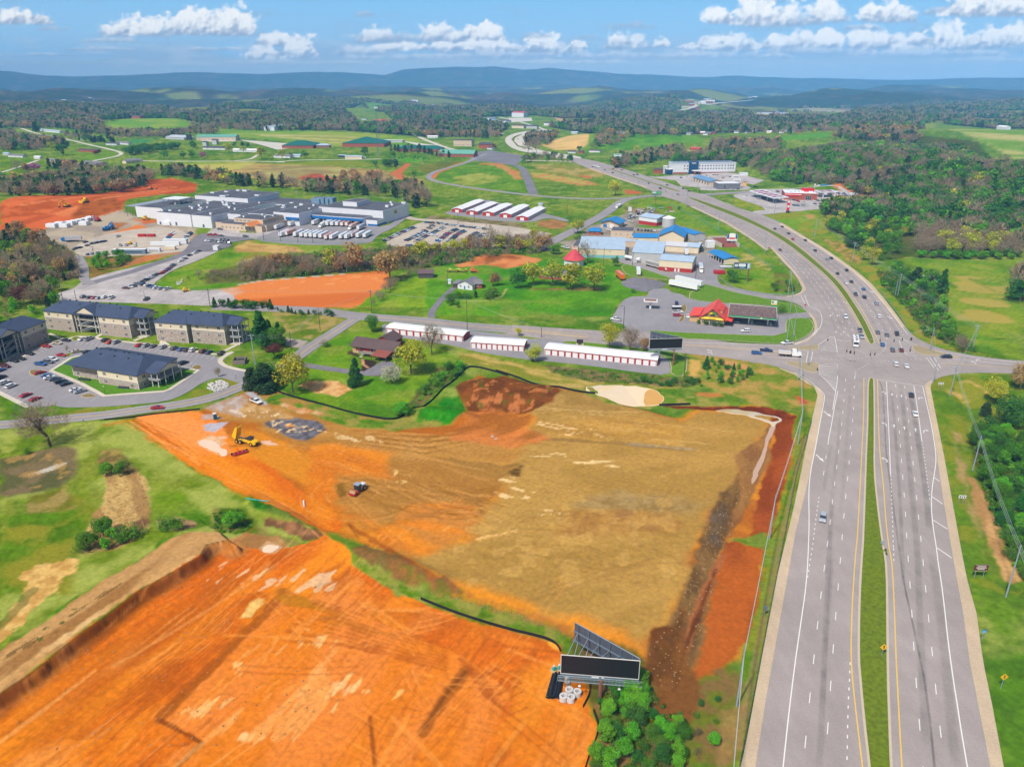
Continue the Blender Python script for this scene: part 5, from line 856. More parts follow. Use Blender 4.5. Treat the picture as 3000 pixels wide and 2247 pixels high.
x0,x1,y0,y1,h=FB[6];b=MB();b.add([(x1+.06,y0+22+3.2*math.cos(t),8+1.3*math.sin(t))for t in[k*.35 for k in range(18)]],[tuple(range(18))],mat('yellow_logo',(236,196,70),.6));b.box(x1+.05,x1+.09,y0+20,y0+25,6.2,6.8,mat('maroon_logo',(150,60,70),.6));b.box(x1+.07,x1+.1,y0+21,y0+25.6,7,7.7,mat('green_logo',(90,140,70),.6));b.build('wall_logo',fac)
for k in range(4):b=MB();x,y=floc('B %d,400'%(920+k*38),12);b.box(x,x+9,y,y+7,8,13+k%2,mat('blue_grey_cooler',(120,150,176),.6));b.tube((x+4,y+3,13),(x+4,y+3,14.5),2,2,stl,10);b.build('cooling_tower',fac)
for k in range(3):b=MB();X0_,X1_,Y0_,Y1_,h_=FB[1+k%2];b.box(X0_+3+k*9,X0_+5+k*9,Y0_-.08,Y0_+.02,0,2.2+k*.4,mat('slate_blue_door',(90,104,130),.6));b.build('door',fac)
off,OB,_=blockset('office_building','beige stone plant office with orange gabled entrance','office','B 105,645',FRZ,(('B 82,592','B 220,600','B 235,568',5,W_BEIGE),('B 118,604','B 500,628','B 470,575',5.2,W_BEIGE),('B 250,556','B 500,575','B 590,522',8.6,W_BEIGE),('B 480,618','B 530,622','B 640,570',5.4,W_BEIGE)),wall=W_BEIGE)
x0,x1,y0,y1,h=OB[1];r=MB();gable_roof(r,9,22,5.2,2.6,.6,'y',mat('orange_clay_roof',(224,140,80),.8),x0=x1-17,y0=y0-4,gm=W_BEIGE);r.build('entrance_roof',off)
for k in range(9):onface(off,winmesh(1.5,1.5,2),'window',x1,y1,'f',x0+2+k*4.1,1.6).location.y=y0-.06
x0,x1,y0,y1,h=OB[2]
for k in range(6):onface(off,winmesh(2.4,1,3),'window',x1,y1,'f',x0+2+k*4.2,6.4).location.y=y0-.06
roofbits(off,OB[2],4,1.5,2.5)
# feed works and neighbours
def H_(*a,**k):return house(*a,**k)
H_('workshop','open-fronted workshop with blue gabled roof, beside the mill road','workshop','l 690,165','l 1025,190',18,4.4,'gable',2.6,'y',W_BEIGE,R_BLUE,1.6,doors=(('f',.25,3.4,3.2,BLU,'b'),('f',.62,3.6,3.2,RDOOR,'r')))
H_('cottage','small brick cottage with blue hipped roof, beside the mill road','cottage','l 470,300','l 700,305',9,2.9,'gable',2,'x',W_BRICK,R_BLUE,.7,hip=3,wins=(('f',.3,1,1.1,1.2,1),('f',.7,1,1.1,1.2,1)))
H_('mill_office','beige two-storey flat-roofed mill office with paired windows','office','l 876,385','l 1290,402',17,6.4,'flat',0,'x',W_BEIGE,R_FLAT,wins=[('f',u,3.5-q*2.6,1.0,1.3,2)for u in(.24,.46,.76)for q in(0,)]+[('f',u,.8,1,1.1,2)for u in(.3,.6,.9)])
H_('mill_building','cream mill building with two blue roof pitches in the works centre','mill building','l 1300,500','l 1745,503',10,6.2,'gable',2,'x',W_CREAM,R_BLUE,.5,lower=(1.2,W_RED),wins=(('f',.12,3.2,3.2,1.3,3),))
H_('warehouse','bright blue gabled warehouse in the middle of the works','warehouse','D 828,470','D 1040,482',26,5.2,'gable',4.4,'y',W_CREAM,R_BLUE,1)
H_('barn','grey-roofed barn with red lower walls, beside the round grain bin','barn','D 652,312','D 805,335',20,6.4,'gable',1.6,'x',W_WHITE,R_PALE,.5,lower=(2.9,W_RED))
H_('warehouse','wide warehouse with weathered pale blue roof behind the bare tree','warehouse','D 135,600','D 530,612',34,6.2,'shed',2.2,'x',W_CREAM,R_PALE,.3,lower=(2,mat('teal_wainscot',(130,190,196),.7)))
H_('warehouse','tall warehouse with plain pale blue roof behind the tanker lorry','warehouse','D 590,645','D 850,660',30,7,'shed',2.5,'x',W_GREY,R_PALE,.3)
H_('warehouse','front warehouse with pale roof and red wainscot beside the yard','warehouse','D 825,715','D 1110,738',20,7.2,'gable',1.4,'x',W_CREAM,R_PALE,.3,lower=(2.6,W_RED),doors=(('f',.5,1.2,2.2,WT,'w'),('f',.6,1.2,2.2,WT,'w')))
H_('shed','low grey-roofed shed above the forklift yard','shed','D 872,545','D 1060,560',17,4,'gable',1.6,'x',W_CREAM,mat('pale_grey_roof',(206,206,212),.7),.4)
H_('shed','pale blue-roofed shed with pallets stacked outside its doors','shed','D 1066,560','D 1166,568',17,4.2,'gable',1.6,'x',W_CREAM,R_PALE,.4)
H_('storage_shed','white shed with blue roof left of the concrete bunkers','shed','D 1128,462','D 1222,455',26,5,'gable',1.2,'y',W_GREY,R_BLUE,.4)
H_('processing_hall','low grey plant room with dark roof left of the parked tanker','plant room','D 345,605','D 405,608',7,4.5,'flat',0,'x',mat('slate_block',(96,116,132),.7),R_FLAT);H_('processing_hall','small plant room with blue lean-to roof in front of the warehouse','plant room','D 410,600','D 480,605',8,3.5,'shed',1.2,'x',W_BEIGE,R_BLUE);H_('processing_hall','dark grey plant room beside the red lamp behind the small tree','plant room','D 490,610','D 552,612',8,5,'flat',0,'x',mat('olive_grey_block',(104,116,112),.7),R_FLAT)
H_('annex','tan annex with black flat roof at the mill gate','annex','l 160,650','l 270,655',22,5,'flat',0,'x',W_BEIGE,R_FLAT);H_('covered_walk','long low white-edged roof joining the mill buildings','covered walk','l 1140,520','l 1500,530',9,3.6,'flat',0,'x',W_BEIGE,R_PALE)
a,rz,L=frame_of('D 1250,600','D 1385,668');o=thing('open_shed','long open-sided shed with sky blue roof beside the yard','shed',a,rz);b=MB();gable_roof(b,L,11,4,1.2,.5,'x',R_BLUE);b.build('roof',o);b=MB();b.box(0,L,10.6,10.9,0,4,W_CREAM);b.box(L-.3,L,0,10.5,0,4,W_CREAM);b.build('wall',o)
for k in range(7):b=MB();b.box(k*L/6-.15,k*L/6+.15,.1,.4,0,4,WT);b.build('post',o)
a,rz,L=frame_of('D 1245,455','D 1365,520');o=thing('concrete_bunker','open concrete storage bunker with dark red heap behind the blue shed','bunker',a,rz);b=MB();b.box(0,L,0,.4,0,3.2,A_CO);b.box(0,.4,.4,14,0,3.2,A_CO);b.box(0,L,14,14.4,0,3.2,A_CO);b.build('wall',o);b=MB();b.side([(1,0),(L-1,0),(L-3,2),(3,2.4)],3,13,mat('red_brown_heap',(140,80,70),.95));b.build('heap',o)
a=corner('D 918,345');o=thing('grain_bin','round corrugated grain bin with conical roof beside the barn','grain bin',a);b=MB();b.tube((0,5,0),(0,5,7.5),5.6,5.6,W_GREY,24);b.build('wall',o);b=MB();b.tube((0,5,7.5),(0,5,9.4),5.8,.5,R_WHITE,24);b.build('roof',o)
# octagonal red-roofed barn
a=corner('C 1280,985');o=thing('round_barn','round white barn with faded red roof and cupola behind the yellow-green trees','barn',a);b=MB();b.tube((0,9,-1),(0,9,4.2),7,7,W_WHITE,10);b.build('wall',o);RB=seamed('faded_red_roof',(206,74,84),.15,2);b=MB();b.tube((0,9,4.1),(0,9,7.6),8,4,RB,10);b.tube((0,9,7.5),(0,9,11),4.5,.4,RB,10);b.build('roof',o);b=MB();b.box(-.5,.5,8.5,9.5,10.4,11.8,WT);b.tube((0,9,11.8),(0,9,12.8),.7,0,RB,6);b.build('cupola',o)
# filling station
a,rz,L=frame_of('D 1182,1178','D 1384,1200');o=thing('filling_station_shop','shop with steep orange-red metal roof and yellow awning','shop',a,rz);TANW=seamed('tan_clapboard',(206,172,120),.08,4,'Z');D_=19
b=MB();b.box(0,L,0,D_,-1,4,TANW);b.side([(0,4),(L,4),(L/2,8.4)],0,D_,TANW);b.box(-6,0,3,D_-1,-1,3.1,TANW);b.build('wall',o)
b=MB();gable_roof(b,L,D_,4,5.1,1.1,'y',R_RED,gm=TANW);b.add([(-6.6,2,3.1),(-.9,2,3.9),(-.9,D_,3.9),(-6.6,D_,3.1),(-6.6,2,3.3),(-.9,2,4.1),(-.9,D_,4.1),(-6.6,D_,3.3)],[(4,5,6,7),(0,1,5,4),(1,2,6,5),(2,3,7,6),(3,0,4,7),(3,2,1,0)],R_RED);b.add([(L+.8,-.5,3.6),(L+4,-.5,3),(L+4,D_,3),(L+.8,D_,3.6),(L+.8,-.5,3.8),(L+4,-.5,3.2),(L+4,D_,3.2),(L+.8,D_,3.8)],[(4,5,6,7),(0,1,5,4),(1,2,6,5),(2,3,7,6),(3,0,4,7),(3,2,1,0)],R_RED);b.build('roof',o)
for k in range(4):b=MB();y=4+k*3.4;b.side([(L*.56,6.3),(L*.86,5.0),(L*.86,7.0)],y,y+1.6,TANW);b.side([(L*.5,8.2),(L*.9,7.0),(L*.9,7.2),(L*.5,8.5)],y-.2,y+1.8,R_RED);b.build('dormer',o)
YB=mat('yellow_awning',(248,206,60),.6);b=MB();b.side([(-.9,3.4),(-.05,3.4),(-.05,4.2)],.2,L-.2,YB,Matrix(((0,1,0,0),(1,0,0,0),(0,0,1,0),(0,0,0,1))));b.add([(L/2+1.9*math.cos(t),-1.0,3.5+1.2*math.sin(t))for t in[k*math.pi/10 for k in range(11)]],[tuple(range(11))],YB);b.build('awning',o)
b=MB();b.add([(L*.38+1.3*math.cos(t),-.1,6.5+.7*math.sin(t))for t in[k*.52 for k in range(12)]],[tuple(range(12))],YB);b.add([(L*.62+1.4*math.cos(t),-.11,6.5+.6*math.sin(t))for t in[k*.52 for k in range(12)]],[tuple(range(12))],mat('sign_green',(60,160,60),.5));b.box(L*.5-1.2,L*.5+1.2,-.1,-.04,5,5.8,DKG);b.build('fascia_sign',o)
onface(o,doormesh(2.4,2.5,GL,'g'),'door',L,D_,'f',L/2-1.2,0)
for u in(.14,.8):onface(o,winmesh(1.8,1.6,2),'window',L,D_,'f',u*L-.9,.8)
c4=plane(px('D 1422,1000 1832,1035 1850,1135 1425,1100'),5.4);a=Vector((*c4[3],0));rz=math.atan2(c4[2][1]-c4[3][1],c4[2][0]-c4[3][0]);L=float(np.hypot(*(c4[2]-c4[3])));D_=float(abs(-(c4[0]-c4[3])[0]*math.sin(rz)+(c4[0]-c4[3])[1]*math.cos(rz)));o=thing('fuel_canopy','flat fuel canopy with dark ribbed top and green fascia','canopy',a,rz)
GRF=mat('station_green',(0,146,86),.4);b=MB();b.box(0,L,0,D_,4.6,5.2,W_WHITE);b.build('soffit',o);b=MB();b.box(-.1,L+.1,-.1,.05,4.7,5.5,GRF);b.box(-.1,L+.1,-.12,-.1,4.62,4.8,WT);b.box(L,L+.12,.05,D_,4.7,5.5,WT);b.box(-.12,0,.05,D_,4.7,5.5,WT);b.box(0,L,D_,D_+.12,4.7,5.5,WT);b.build('fascia',o)
b=MB()
for k in range(18):b.box(.1,L-.1,.1+k*(D_-.2)/18,.1+k*(D_-.2)/18+(D_-.2)/36,5.2,5.42,mottled('rusty_deck',(96,66,66),(124,98,96),(190,180,176),.8,1.2));b.box(.1,L-.1,.1+(k+.5)*(D_-.2)/18,.1+(k+1)*(D_-.2)/18,5.2,5.3,mat('dark_deck_pan',(70,58,60),.9,noise=.4))
b.build('roof_deck',o);b=MB();b.tube((L*.68,-.16,5.1),(L*.68,-.22,5.1),.5,.5,mat('sign_cream',(230,240,190),.5),12);b.build('emblem',o)
for x in(.12,.44,.83):
 for y in(.25,.75):b=MB();b.box(L*x-.35,L*x+.35,D_*y-.35,D_*y+.35,0,4.6,WT);b.build('column',o)
PUMP=mat('pump_grey',(190,194,196),.5)
for i,x in enumerate((.44,.83)):
 q=a+Matrix.Rotation(rz,3,'Z')@Vector((L*x+1.5,D_*.25,0));o=thing('fuel_pump','%s fuel pump beneath the green-edged canopy'%('middle','right-hand')[i],'fuel pump',q,rz,'fuel pumps');b=MB();b.box(-.5,.5,-.3,.3,0,1.9,PUMP);b.box(-1.3,1.3,-.6,.6,0,.15,A_CO);b.build('casing',o);b=MB();b.box(-.4,.4,-.34,-.3,1,1.7,GRF);b.build('display',o)
a,rz,L=frame_of('D 690,1075','D 790,1080');o=thing('diesel_canopy','small white canopy on one pylon over a concrete pad','canopy',a,rz);b=MB();b.box(0,7.5,5,10.5,4.3,4.9,WT);b.box(.6,6.9,5.6,9.9,4.7,4.95,mat('canopy_brown',(140,104,96),.8));b.build('canopy_top',o);b=MB();b.box(3.3,4.3,6.8,8,0,4.3,WT);b.box(2.4,5.2,6.2,8.6,3.6,4.3,WT);b.build('pylon',o)
a,rz,_=frame_of('D 1790,1060','D 1835,1063');o=thing('price_sign','green and white fuel price sign behind the canopy','sign',a,rz);b=MB();b.box(0,3.0,0,.5,0,3.2,GRF);b.build('base',o);b=MB();b.box(0,3.0,0,.5,3.2,5.6,WT);b.box(.1,2.9,-.02,.0,3.3,3.9,YB);b.box(.3,1.3,-.03,.0,4.2,5.2,GRF);b.build('sign_face',o)
# brick-red ranch house on the lawn
a,rz,L=frame_of('H 925,778','H 1262,826');o=thing('ranch_house','long red-stained house with brown roof, deck and carport','house',a,rz);D_=10
b=MB();b.box(0,L,0,D_,-1,3.6,W_LOG);b.side([(0,3.6),(D_,3.6),(D_/2,6.0)],0,L,W_LOG,Matrix(((0,1,0,0),(1,0,0,0),(0,0,1,0),(0,0,0,1))));b.build('wall',o)
SN=mottled('tan_fieldstone',(160,130,96),(200,170,130),(222,196,160),2,1);b=MB();b.box(-.1,L+.1,-.12,-.02,-1,1.1,SN);b.box(-.1,1.6,-.14,0,-1,3.4,SN);b.box(L-1.2,L+.14,-.14,D_,-1,3.4,SN);b.build('stone_base',o)
b=MB();gable_roof(b,L,D_,3.6,2.5,1,'x',R_BROWN);gable_roof(b,9,10,3.8,2.4,.5,'y',R_BROWN,x0=L*.3,y0=D_-1,gm=W_LOG);b.build('roof',o);b=MB();b.box(L*.3,L*.3+9,D_-1,D_+9,-1,3.8,W_LOG);b.build('rear_wing',o)
b=MB();b.box(L*.24,L*.6,-3.4,-.1,1.2,1.4,mat('grey_decking',(150,140,134),.9));b.box(L*.24,L*.6,-3.5,-3.4,1.4,2.4,MATS['grey_decking']);b.box(L*.24-.1,L*.24,-3.5,-.1,1.4,2.4,MATS['grey_decking']);b.build('deck',o)
for k in range(6):b=MB();b.box(L*.3+.0,L*.3+1.6,-3.6-k*.35,-3.3-k*.35,1.1-k*.2,1.2-k*.2,A_CO);b.build('step',o)if k in(0,2,4,5)else None
b=MB();b.side([(-7,2.2),(-.2,3.3),(-.2,3.45),(-7,2.35)],L*.62,L*.98,seamed('red_brown_carport',(150,84,70),.1,2),Matrix(((0,1,0,0),(1,0,0,0),(0,0,1,0),(0,0,0,1))));b.build('carport_roof',o)
for x in(.63,.8,.97):b=MB();b.box(L*x-.12,L*x+.12,-6.8,-6.5,-.5,2.25,mat('brown_post',(110,74,60),.8));b.build('carport_post',o)
for u in(.13,.56,.74):onface(o,winmesh(1.5,1.2,2),'window',L,D_,'f',u*L-.7,2.0)
onface(o,doormesh(1.7,2.2,GL,'g'),'door',L,D_,'f',L*.43,1.3)
# farmhouse on the green rise and its neighbours
H_('farmhouse','white farmhouse with grey roof and dark shutters, beside the drive','house','C 268,1165','C 395,1180',12,3,'gable',2.4,'y',W_WHITE,R_GREY,.6,wins=(('f',.2,1,1.2,1.4,2),('f',.75,1,1.2,1.4,2)),doors=(('f',.48,1.1,2.1,BLU,'b'),))
H_('farmhouse_wing','brick side wing of the farmhouse with brown roof','house wing','C 405,1168','C 478,1166',8,3,'gable',1.6,'x',W_BRICK,R_GREY,.5,wins=(('f',.5,1,1.2,1.2,2),));H_('carport','dark open carport beside the farmhouse','carport','C 226,1160','C 262,1163',8,2.6,'shed',.5,'x',R_BROWN,R_GREY)
H_('bungalow','brick bungalow half hidden behind the row of yellow-green trees','house','C 975,1080','C 1190,1095',11,3,'gable',2,'x',W_BRICK,R_GREY,.6,wins=[('f',u,1,1.5,1.2,2)for u in(.15,.4,.65,.9)])
H_('old_barn','weathered dark wooden barn at the edge of the creek trees','barn','H 1455,180','H 1575,178',8,3,'gable',1.6,'x',mat('weathered_board',(96,88,92),.95,noise=.4,nsc=3),mat('rusty_sheet',(112,92,96),.9,noise=.4))
H_('pump_shed','tiny pale shed beside the pole near the farm drive','shed','H 1693,225','H 1718,226',2,2,'gable',.6,'x',W_WHITE,R_PALE,.2);H_('green_kiosk','small grey kiosk behind the far storage rows','kiosk','C 962,462','C 1000,464',4,3,'gable',.6,'x',W_GREY,R_PALE,.2)
H_('gatehouse','small white gatehouse where the plant drive meets its car park','gatehouse','A 1842,835','A 1882,837',3.5,3,'flat',0,'x',W_WHITE,PW,par=.2)
# hotel, restaurants, truck stop
a,rz,L=frame_of('a 450,455','a 1600,440');o=thing('hotel','three-storey white hotel with navy entrance tower','hotel',a,rz);b=MB();b.box(0,L,0,22,-1,13.5,W_WHITE);b.build('wall',o);b=MB();b.box(-.3,L+.3,-.3,22.3,13.5,15,mat('hotel_parapet',(206,212,224),.6));b.box(.8,L-.8,.8,21.2,14,15.05,mat('grey_blue_membrane',(120,138,160),.9));b.build('roof',o)
NV=mat('navy_panel',(28,72,112),.5);b=MB();b.box(L*.245,L*.395,-1.2,4,0,16.5,NV);b.build('entrance_tower',o);b=MB();b.box(-.05,L+.05,-.06,.02,0,2.6,W_BRICK);b.build('brick_base',o);b=MB();b.box(L*.29,L*.42,-10,-1.3,4.6,5.6,WT);b.box(L*.3,L*.32,-9.6,-9,0,4.6,W_BRICK);b.box(L*.4,L*.41,-9.6,-9,0,4.6,W_BRICK);b.build('porte_cochere',o)
for q in range(3):
 for u in(.18,.225,.42,.465,.51,.555,.6,.645,.69,.735,.78,.83,.88,.92,.96):onface(o,winmesh(2,2,2),'window',L,22,'f',u*L-1,2.4+q*3.7 if q else.4)
def txt(s,size,m,par,loc,rot=(math.pi/2,0,0),al='CENTER',ext=.02):
 c=bpy.data.curves.new('lettering','FONT');c.body=s;c.size=size;c.align_x=al;c.align_y='CENTER';c.extrude=ext;c.materials.append(m);t_=bpy.data.objects.new('lettering',c);COL.objects.link(t_);dg=bpy.context.evaluated_depsgraph_get();me=bpy.data.meshes.new_from_object(t_.evaluated_get(dg));bpy.data.objects.remove(t_);o_=link('lettering',me,par,loc);o_.rotation_euler=rot;return o_
b=MB();b.add([(L*.32+k,-1.25,14+.6*math.sin(k*2))for k in range(-3,4)]+[(L*.32+k,-1.25,15+.6*math.sin(k*2))for k in range(3,-4,-1)],[tuple(range(14))],WT);b.build('tower_logo',o)
H_('restaurant','white and navy restaurant left of the hotel','restaurant','a 345,455','a 590,450',20,6,'flat',0,'x',NV,PW);H_('restaurant_tower','pale corrugated tower beside the navy restaurant','tower','a 262,440','a 345,442',10,9.5,'flat',0,'x',W_GREY,PW);H_('bar_and_grill','dark brick bar with brown roof, leftmost by the hotel','restaurant','a 95,430','a 250,435',16,4.5,'gable',2,'x',W_BRICK,R_BROWN,.5)
H_('car_wash','long car wash with blue gabled roof and open bays','car wash','a 820,570','a 1130,665',16,5,'gable',2.4,'x',W_BEIGE,seamed('steel_blue_roof',(108,150,190),.1,1),.8,wins=[('f',u,.3,3,3.4,1)for u in(.1,.26,.42,.58,.74,.9)])
H_('burger_restaurant','grey restaurant with white roof units and red panel','restaurant','a 1290,735','a 1690,730',18,5.5,'flat',0,'x',mat('grey_brick',(122,124,134),.8),PW,par=1.2,wins=(('f',.28,1.5,3,3,1),));H_('dumpster_pen','tan skip enclosure behind the grey restaurant','enclosure','a 1740,665','a 1815,668',7,4,'flat',0,'x',mat('tan_fence',(226,170,110),.8),R_FLAT);H_('camper_canopy','white flat canopy beyond the hotel car park','canopy','a 1700,490','a 1840,490',8,4,'flat',0,'x',W_WHITE,PW,par=.2)
o,L=H_('truck_stop_shop','red and brick truck stop shop with white roof','shop','b 720,320','b 1190,335',30,6,'flat',0,'x',W_BRICK,PW,par=1,wins=(('f',.74,.3,6,4.5,3),));RD=mat('signal_red',(216,30,44),.5)
b=MB();b.box(L*.0,L*.5,-.5,-.05,4,6.8,RD);b.box(0,L*.52,-.6,-.5,5.4,6,WT);b.build('fascia',o);b=MB();b.box(L*.55,L*.95,14,14.5,7,11,RD);b.build('roof_sign',o);roofbits(o,(0,L,0,30,6.5),9,2,4)
for A,B,D_,h,lab,rm_,nc in(('b 480,410','b 780,395',18,6,'red-striped canopy over the car pumps, beside the grass bank',1,4),('b 1195,290','b 1500,300',14,6.5,'tall canopy over the lorry pumps behind the red shop',0,5)):
 c=px(A+' '+B[2:]);p0=plane(px('b 575,300' if rm_ else 'b 1235,215'),6)[0];p1=plane(px('b 215,190' if rm_ else 'b 1160,185'),6)[0];p2=plane(px('b 790,285' if rm_ else 'b 1500,210'),6)[0]
 o=thing('fuel_canopy',lab,'canopy',(p0[0],p0[1],0),0);ex=Vector((p2[0]-p0[0],p2[1]-p0[1],0));ey=Vector((p1[0]-p0[0],p1[1]-p0[1],0));b=MB();q=[Vector((0,0,0)),ex,ex+ey,ey];z0,z1=5.3,6.1
 b.add([(v.x,v.y,z0)for v in q]+[(v.x,v.y,z1)for v in q],[(0,1,5,4),(1,2,6,5),(2,3,7,6),(3,0,4,7),(3,2,1,0),(4,5,6,7)],mat('canopy_white',(224,228,236),.5));b.build('canopy_top',o);b=MB()
 for i in range(5):
  for j in range(2):
   f=lambda s,t:(ex*s+ey*t)+Vector((0,0,z1+.04));s0,t0=.12+j*.4,.08+i*.18;b.add([f(s0,t0),f(s0+.34,t0),f(s0+.34,t0+.12),f(s0,t0+.12)],[(0,1,2,3)],mat('canopy_maroon',(150,60,70),.7))
 b.build('deck_panels',o)
 for i in range(nc):
  for s_ in(.25,.75):v=ex*s_+ey*((i+.5)/nc);b=MB();b.box(v.x-.4,v.x+.4,v.y-.4,v.y+.4,0,z0,WT);b.build('column',o)
H_('brick_kiosk','low brick block with grey roof right of the truck stop shop','kiosk','b 1360,370','b 1510,372',8,3,'gable',1,'x',W_BRICK,R_GREY,.4)
# school
for nme,lab,A,B,D_,h,ri,ax,rm_,wl,hp in(('school_hall','long barn-like hall with sea green roof beyond the ballfield','d 1000,320','d 1510,318',30,7,4.5,'x',R_GSH,W_BEIGE,0),('fieldhouse','pale grey gabled fieldhouse behind the ballfield fence','d 600,300','d 840,312',26,4.5,4,'x',mat('pale_sheet',(186,192,204),.7),W_GREY,8),('school_building','teal-roofed school wing of many pitches, left of the radio mast','e 90,325','e 400,325',60,5.5,7,'x',R_DGREEN,W_BRICK,22),('gymnasium','huge dark green pyramid-roofed gymnasium behind the lattice mast','e 690,310','e 1110,312',62,7,10,'x',R_DGREEN,W_BRICK,40),('school_wing','small brick wing with grey hipped roof beside the school','e 430,318','e 560,318',16,4.5,2.5,'x',R_PALE,W_BRICK,6),('school_building','brick school with long sea green roof and gabled porch by the dark car park','e 1650,405','e 2000,412',26,5,5.5,'x',R_GSH,W_BRICK,0),('school_building','low brick school block with dark green roof behind the cedars','e 1230,355','e 1660,362',34,5,5,'x',R_DGREEN,W_BRICK,10),('school_annex','square school annex with sea green roof right of the lattice mast','e 1220,345','e 1480,345',20,4,4,'x',R_GSH,W_BRICK,8),('office_block','white and dark two-storey block beside the highway bend','e 1800,305','e 1980,308',22,11,1,'x',R_CHARC,W_BEIGE,0),('church','brown-roofed brick church right of the pale office block','e 2050,325','e 2190,328',24,7,3,'x',R_CHARC,W_BRICK,0),('mobile_classroom','pale row of mobile classrooms behind the gymnasium','e 1095,265','e 1290,268',14,4,1,'x',mat('mobile_roof',(196,200,206),.8),W_GREY,0),('stadium_stand','black scoreboard stand beside the ballfield','d 870,312','d 930,314',3,11,.2,'x',DKG,DKG,0)):
 H_(nme,lab,'scoreboard' if 'stand' in nme else nme.split('_')[-1]if nme not in('fieldhouse','gymnasium','church')else nme,A,B,D_,h,'gable',ri,ax,wl,rm_,.6,hip=hp,wins=[('f',.08+.12*k,1.4,2,1.6,2)for k in range(8)]if 'school' in nme or nme=='office_block' else())
H_('long_shed','long low white poultry shed with green roof beside the lane','shed','e 718,430','e 885,432',9,4.2,'gable',1.2,'x',W_CREAM,R_PALE,.4);H_('lean_to','grey open lean-to joined to the white shed','shed','e 650,412','e 716,414',8,3,'gable',.8,'x',DKG,R_PALE,.4)
# far buildings: houses of the valley
hr=random.Random(11);WC={'w':W_WHITE,'b':W_BRICK,'c':W_CREAM,'g':W_GREY};RC={'g':R_GREY,'b':R_BROWN,'w':R_WHITE,'c':R_CHARC,'p':R_PALE,'r':RB,'u':R_BLUE};cw=dict(w='white',b='brick',c='cream',g='grey');cr=dict(g='grey',b='brown',w='white',c='charcoal',p='pale blue',r='red',u='blue')
FARH='''c 575,520 860,545 w p 9 two-storey house above the street with three garages|c 540,650 755,665 c g 9 house below the street among dark trees|c 60,530 165,540 c b 8 house at the far left above the lawn|c 1525,715 1680,720 w c 9 house with carport by the ballfield|c 1690,700 1850,715 w g 9 split-level house next to the ballfield gate|c 1130,810 1400,820 b b 9 ranch house above the round lawn|c 40,860 120,870 g p 7 garage at the left end of the fenced yard|c 120,885 330,895 w g 8 low house inside the fenced yard|c 490,910 575,915 w w 6 shed at the end of the gravel lane|c 830,980 1050,985 b b 10 house with a gambrel end and red car|c 690,950 790,960 w p 6 shed left of the gambrel house|c 1200,1000 1460,1015 g g 11 wide house above the cedars|c 1820,960 2040,955 c g 8 house behind the bare trees near the hedge|c 2000,760 2212,765 b b 11 low house between hedge and ballfield|c 1850,340 2020,350 b b 14 big brick house on top of the grass hill|c 1700,300 1850,300 b c 12 brick house behind the dark hilltop trees|c 1310,290 1480,310 w w 10 pale house on the wooded hilltop|c 20,1260 100,1280 b w 6 little house at the far left by the lane|c 400,1215 580,1220 c w 5 long white shed roof behind the dark pines|c 1160,640 1200,640 w g 5 narrow white garage by the round green tree
d 1080,435 1370,440 w c 10 white house with dark cars in front|d 1470,465 1790,470 w w 9 white house behind two yellow trees|d 90,620 280,600 c g 9 grey-roofed house beside the dark thicket|d 2000,540 2212,548 w g 9 house with maroon tree by the lane|d 1080,400 1130,402 g c 7 tall black press box|d 1200,370 1260,372 g c 7 second black press box
e 150,410 270,412 w p 7 house beside the maroon tree|e 1020,70 1160,72 b r 14 red-roofed church hall far up the valley|e 775,115 860,110 w p 9 tilted pale barn in the fields|e 340,110 400,112 w g 8 house at the wood edge|e 1540,225 1640,225 w w 9 white bungalow below the wood|e 350,70 380,72 w g 8 distant house in the trees left|e 880,40 930,42 w g 8 distant white house up the valley|e 1420,75 1560,80 w g 8 distant row house on the slope
f 600,175 740,178 w r 34 palatial theatre with red roofs and white tower|f 300,215 400,218 w g 16 pale attraction building left of the blue one|f 340,225 400,230 c u 12 blue-fronted attraction building|f 440,245 560,250 w c 14 yellow and white souvenir building|f 980,275 1130,278 w c 14 grey and white hotel beyond the bend|f 600,305 740,310 c b 14 tan-roofed restaurant by the bend|f 770,312 900,315 g c 12 flat charcoal building by the bend|f 1300,375 1370,378 w p 9 pale blue barn among the trees|f 1820,470 1930,472 b p 9 red barn with pale roof on the green field|f 1510,590 1640,595 w b 7 long brown-roofed white shed by the field|f 1260,600 1350,602 w b 8 white gabled cottage beside the highway|f 1380,600 1440,602 b b 7 brown shed beside the cottage|f 0,520 60,524 w c 10 white flat building left of the brick block|f 1930,365 2030,368 b b 8 brick house among the orchard trees|f 2130,305 2190,308 w g 8 white house at the subdivision edge|f 450,370 490,374 w g 5 small white house under the bend|f 310,555 370,560 w b 8 red-brown house behind the round tree
V 45,990 105,995 b r 9 red-roofed barn left of the pines|V 985,800 1010,803 w g 9 white house on the wooded knoll|V 1500,845 1550,850 b c 9 dark house at the pasture edge|V 2030,845 2090,850 w w 14 long white barn in the far pasture
b 1160,175 1165,175 w w 3 small fuel tank shed'''
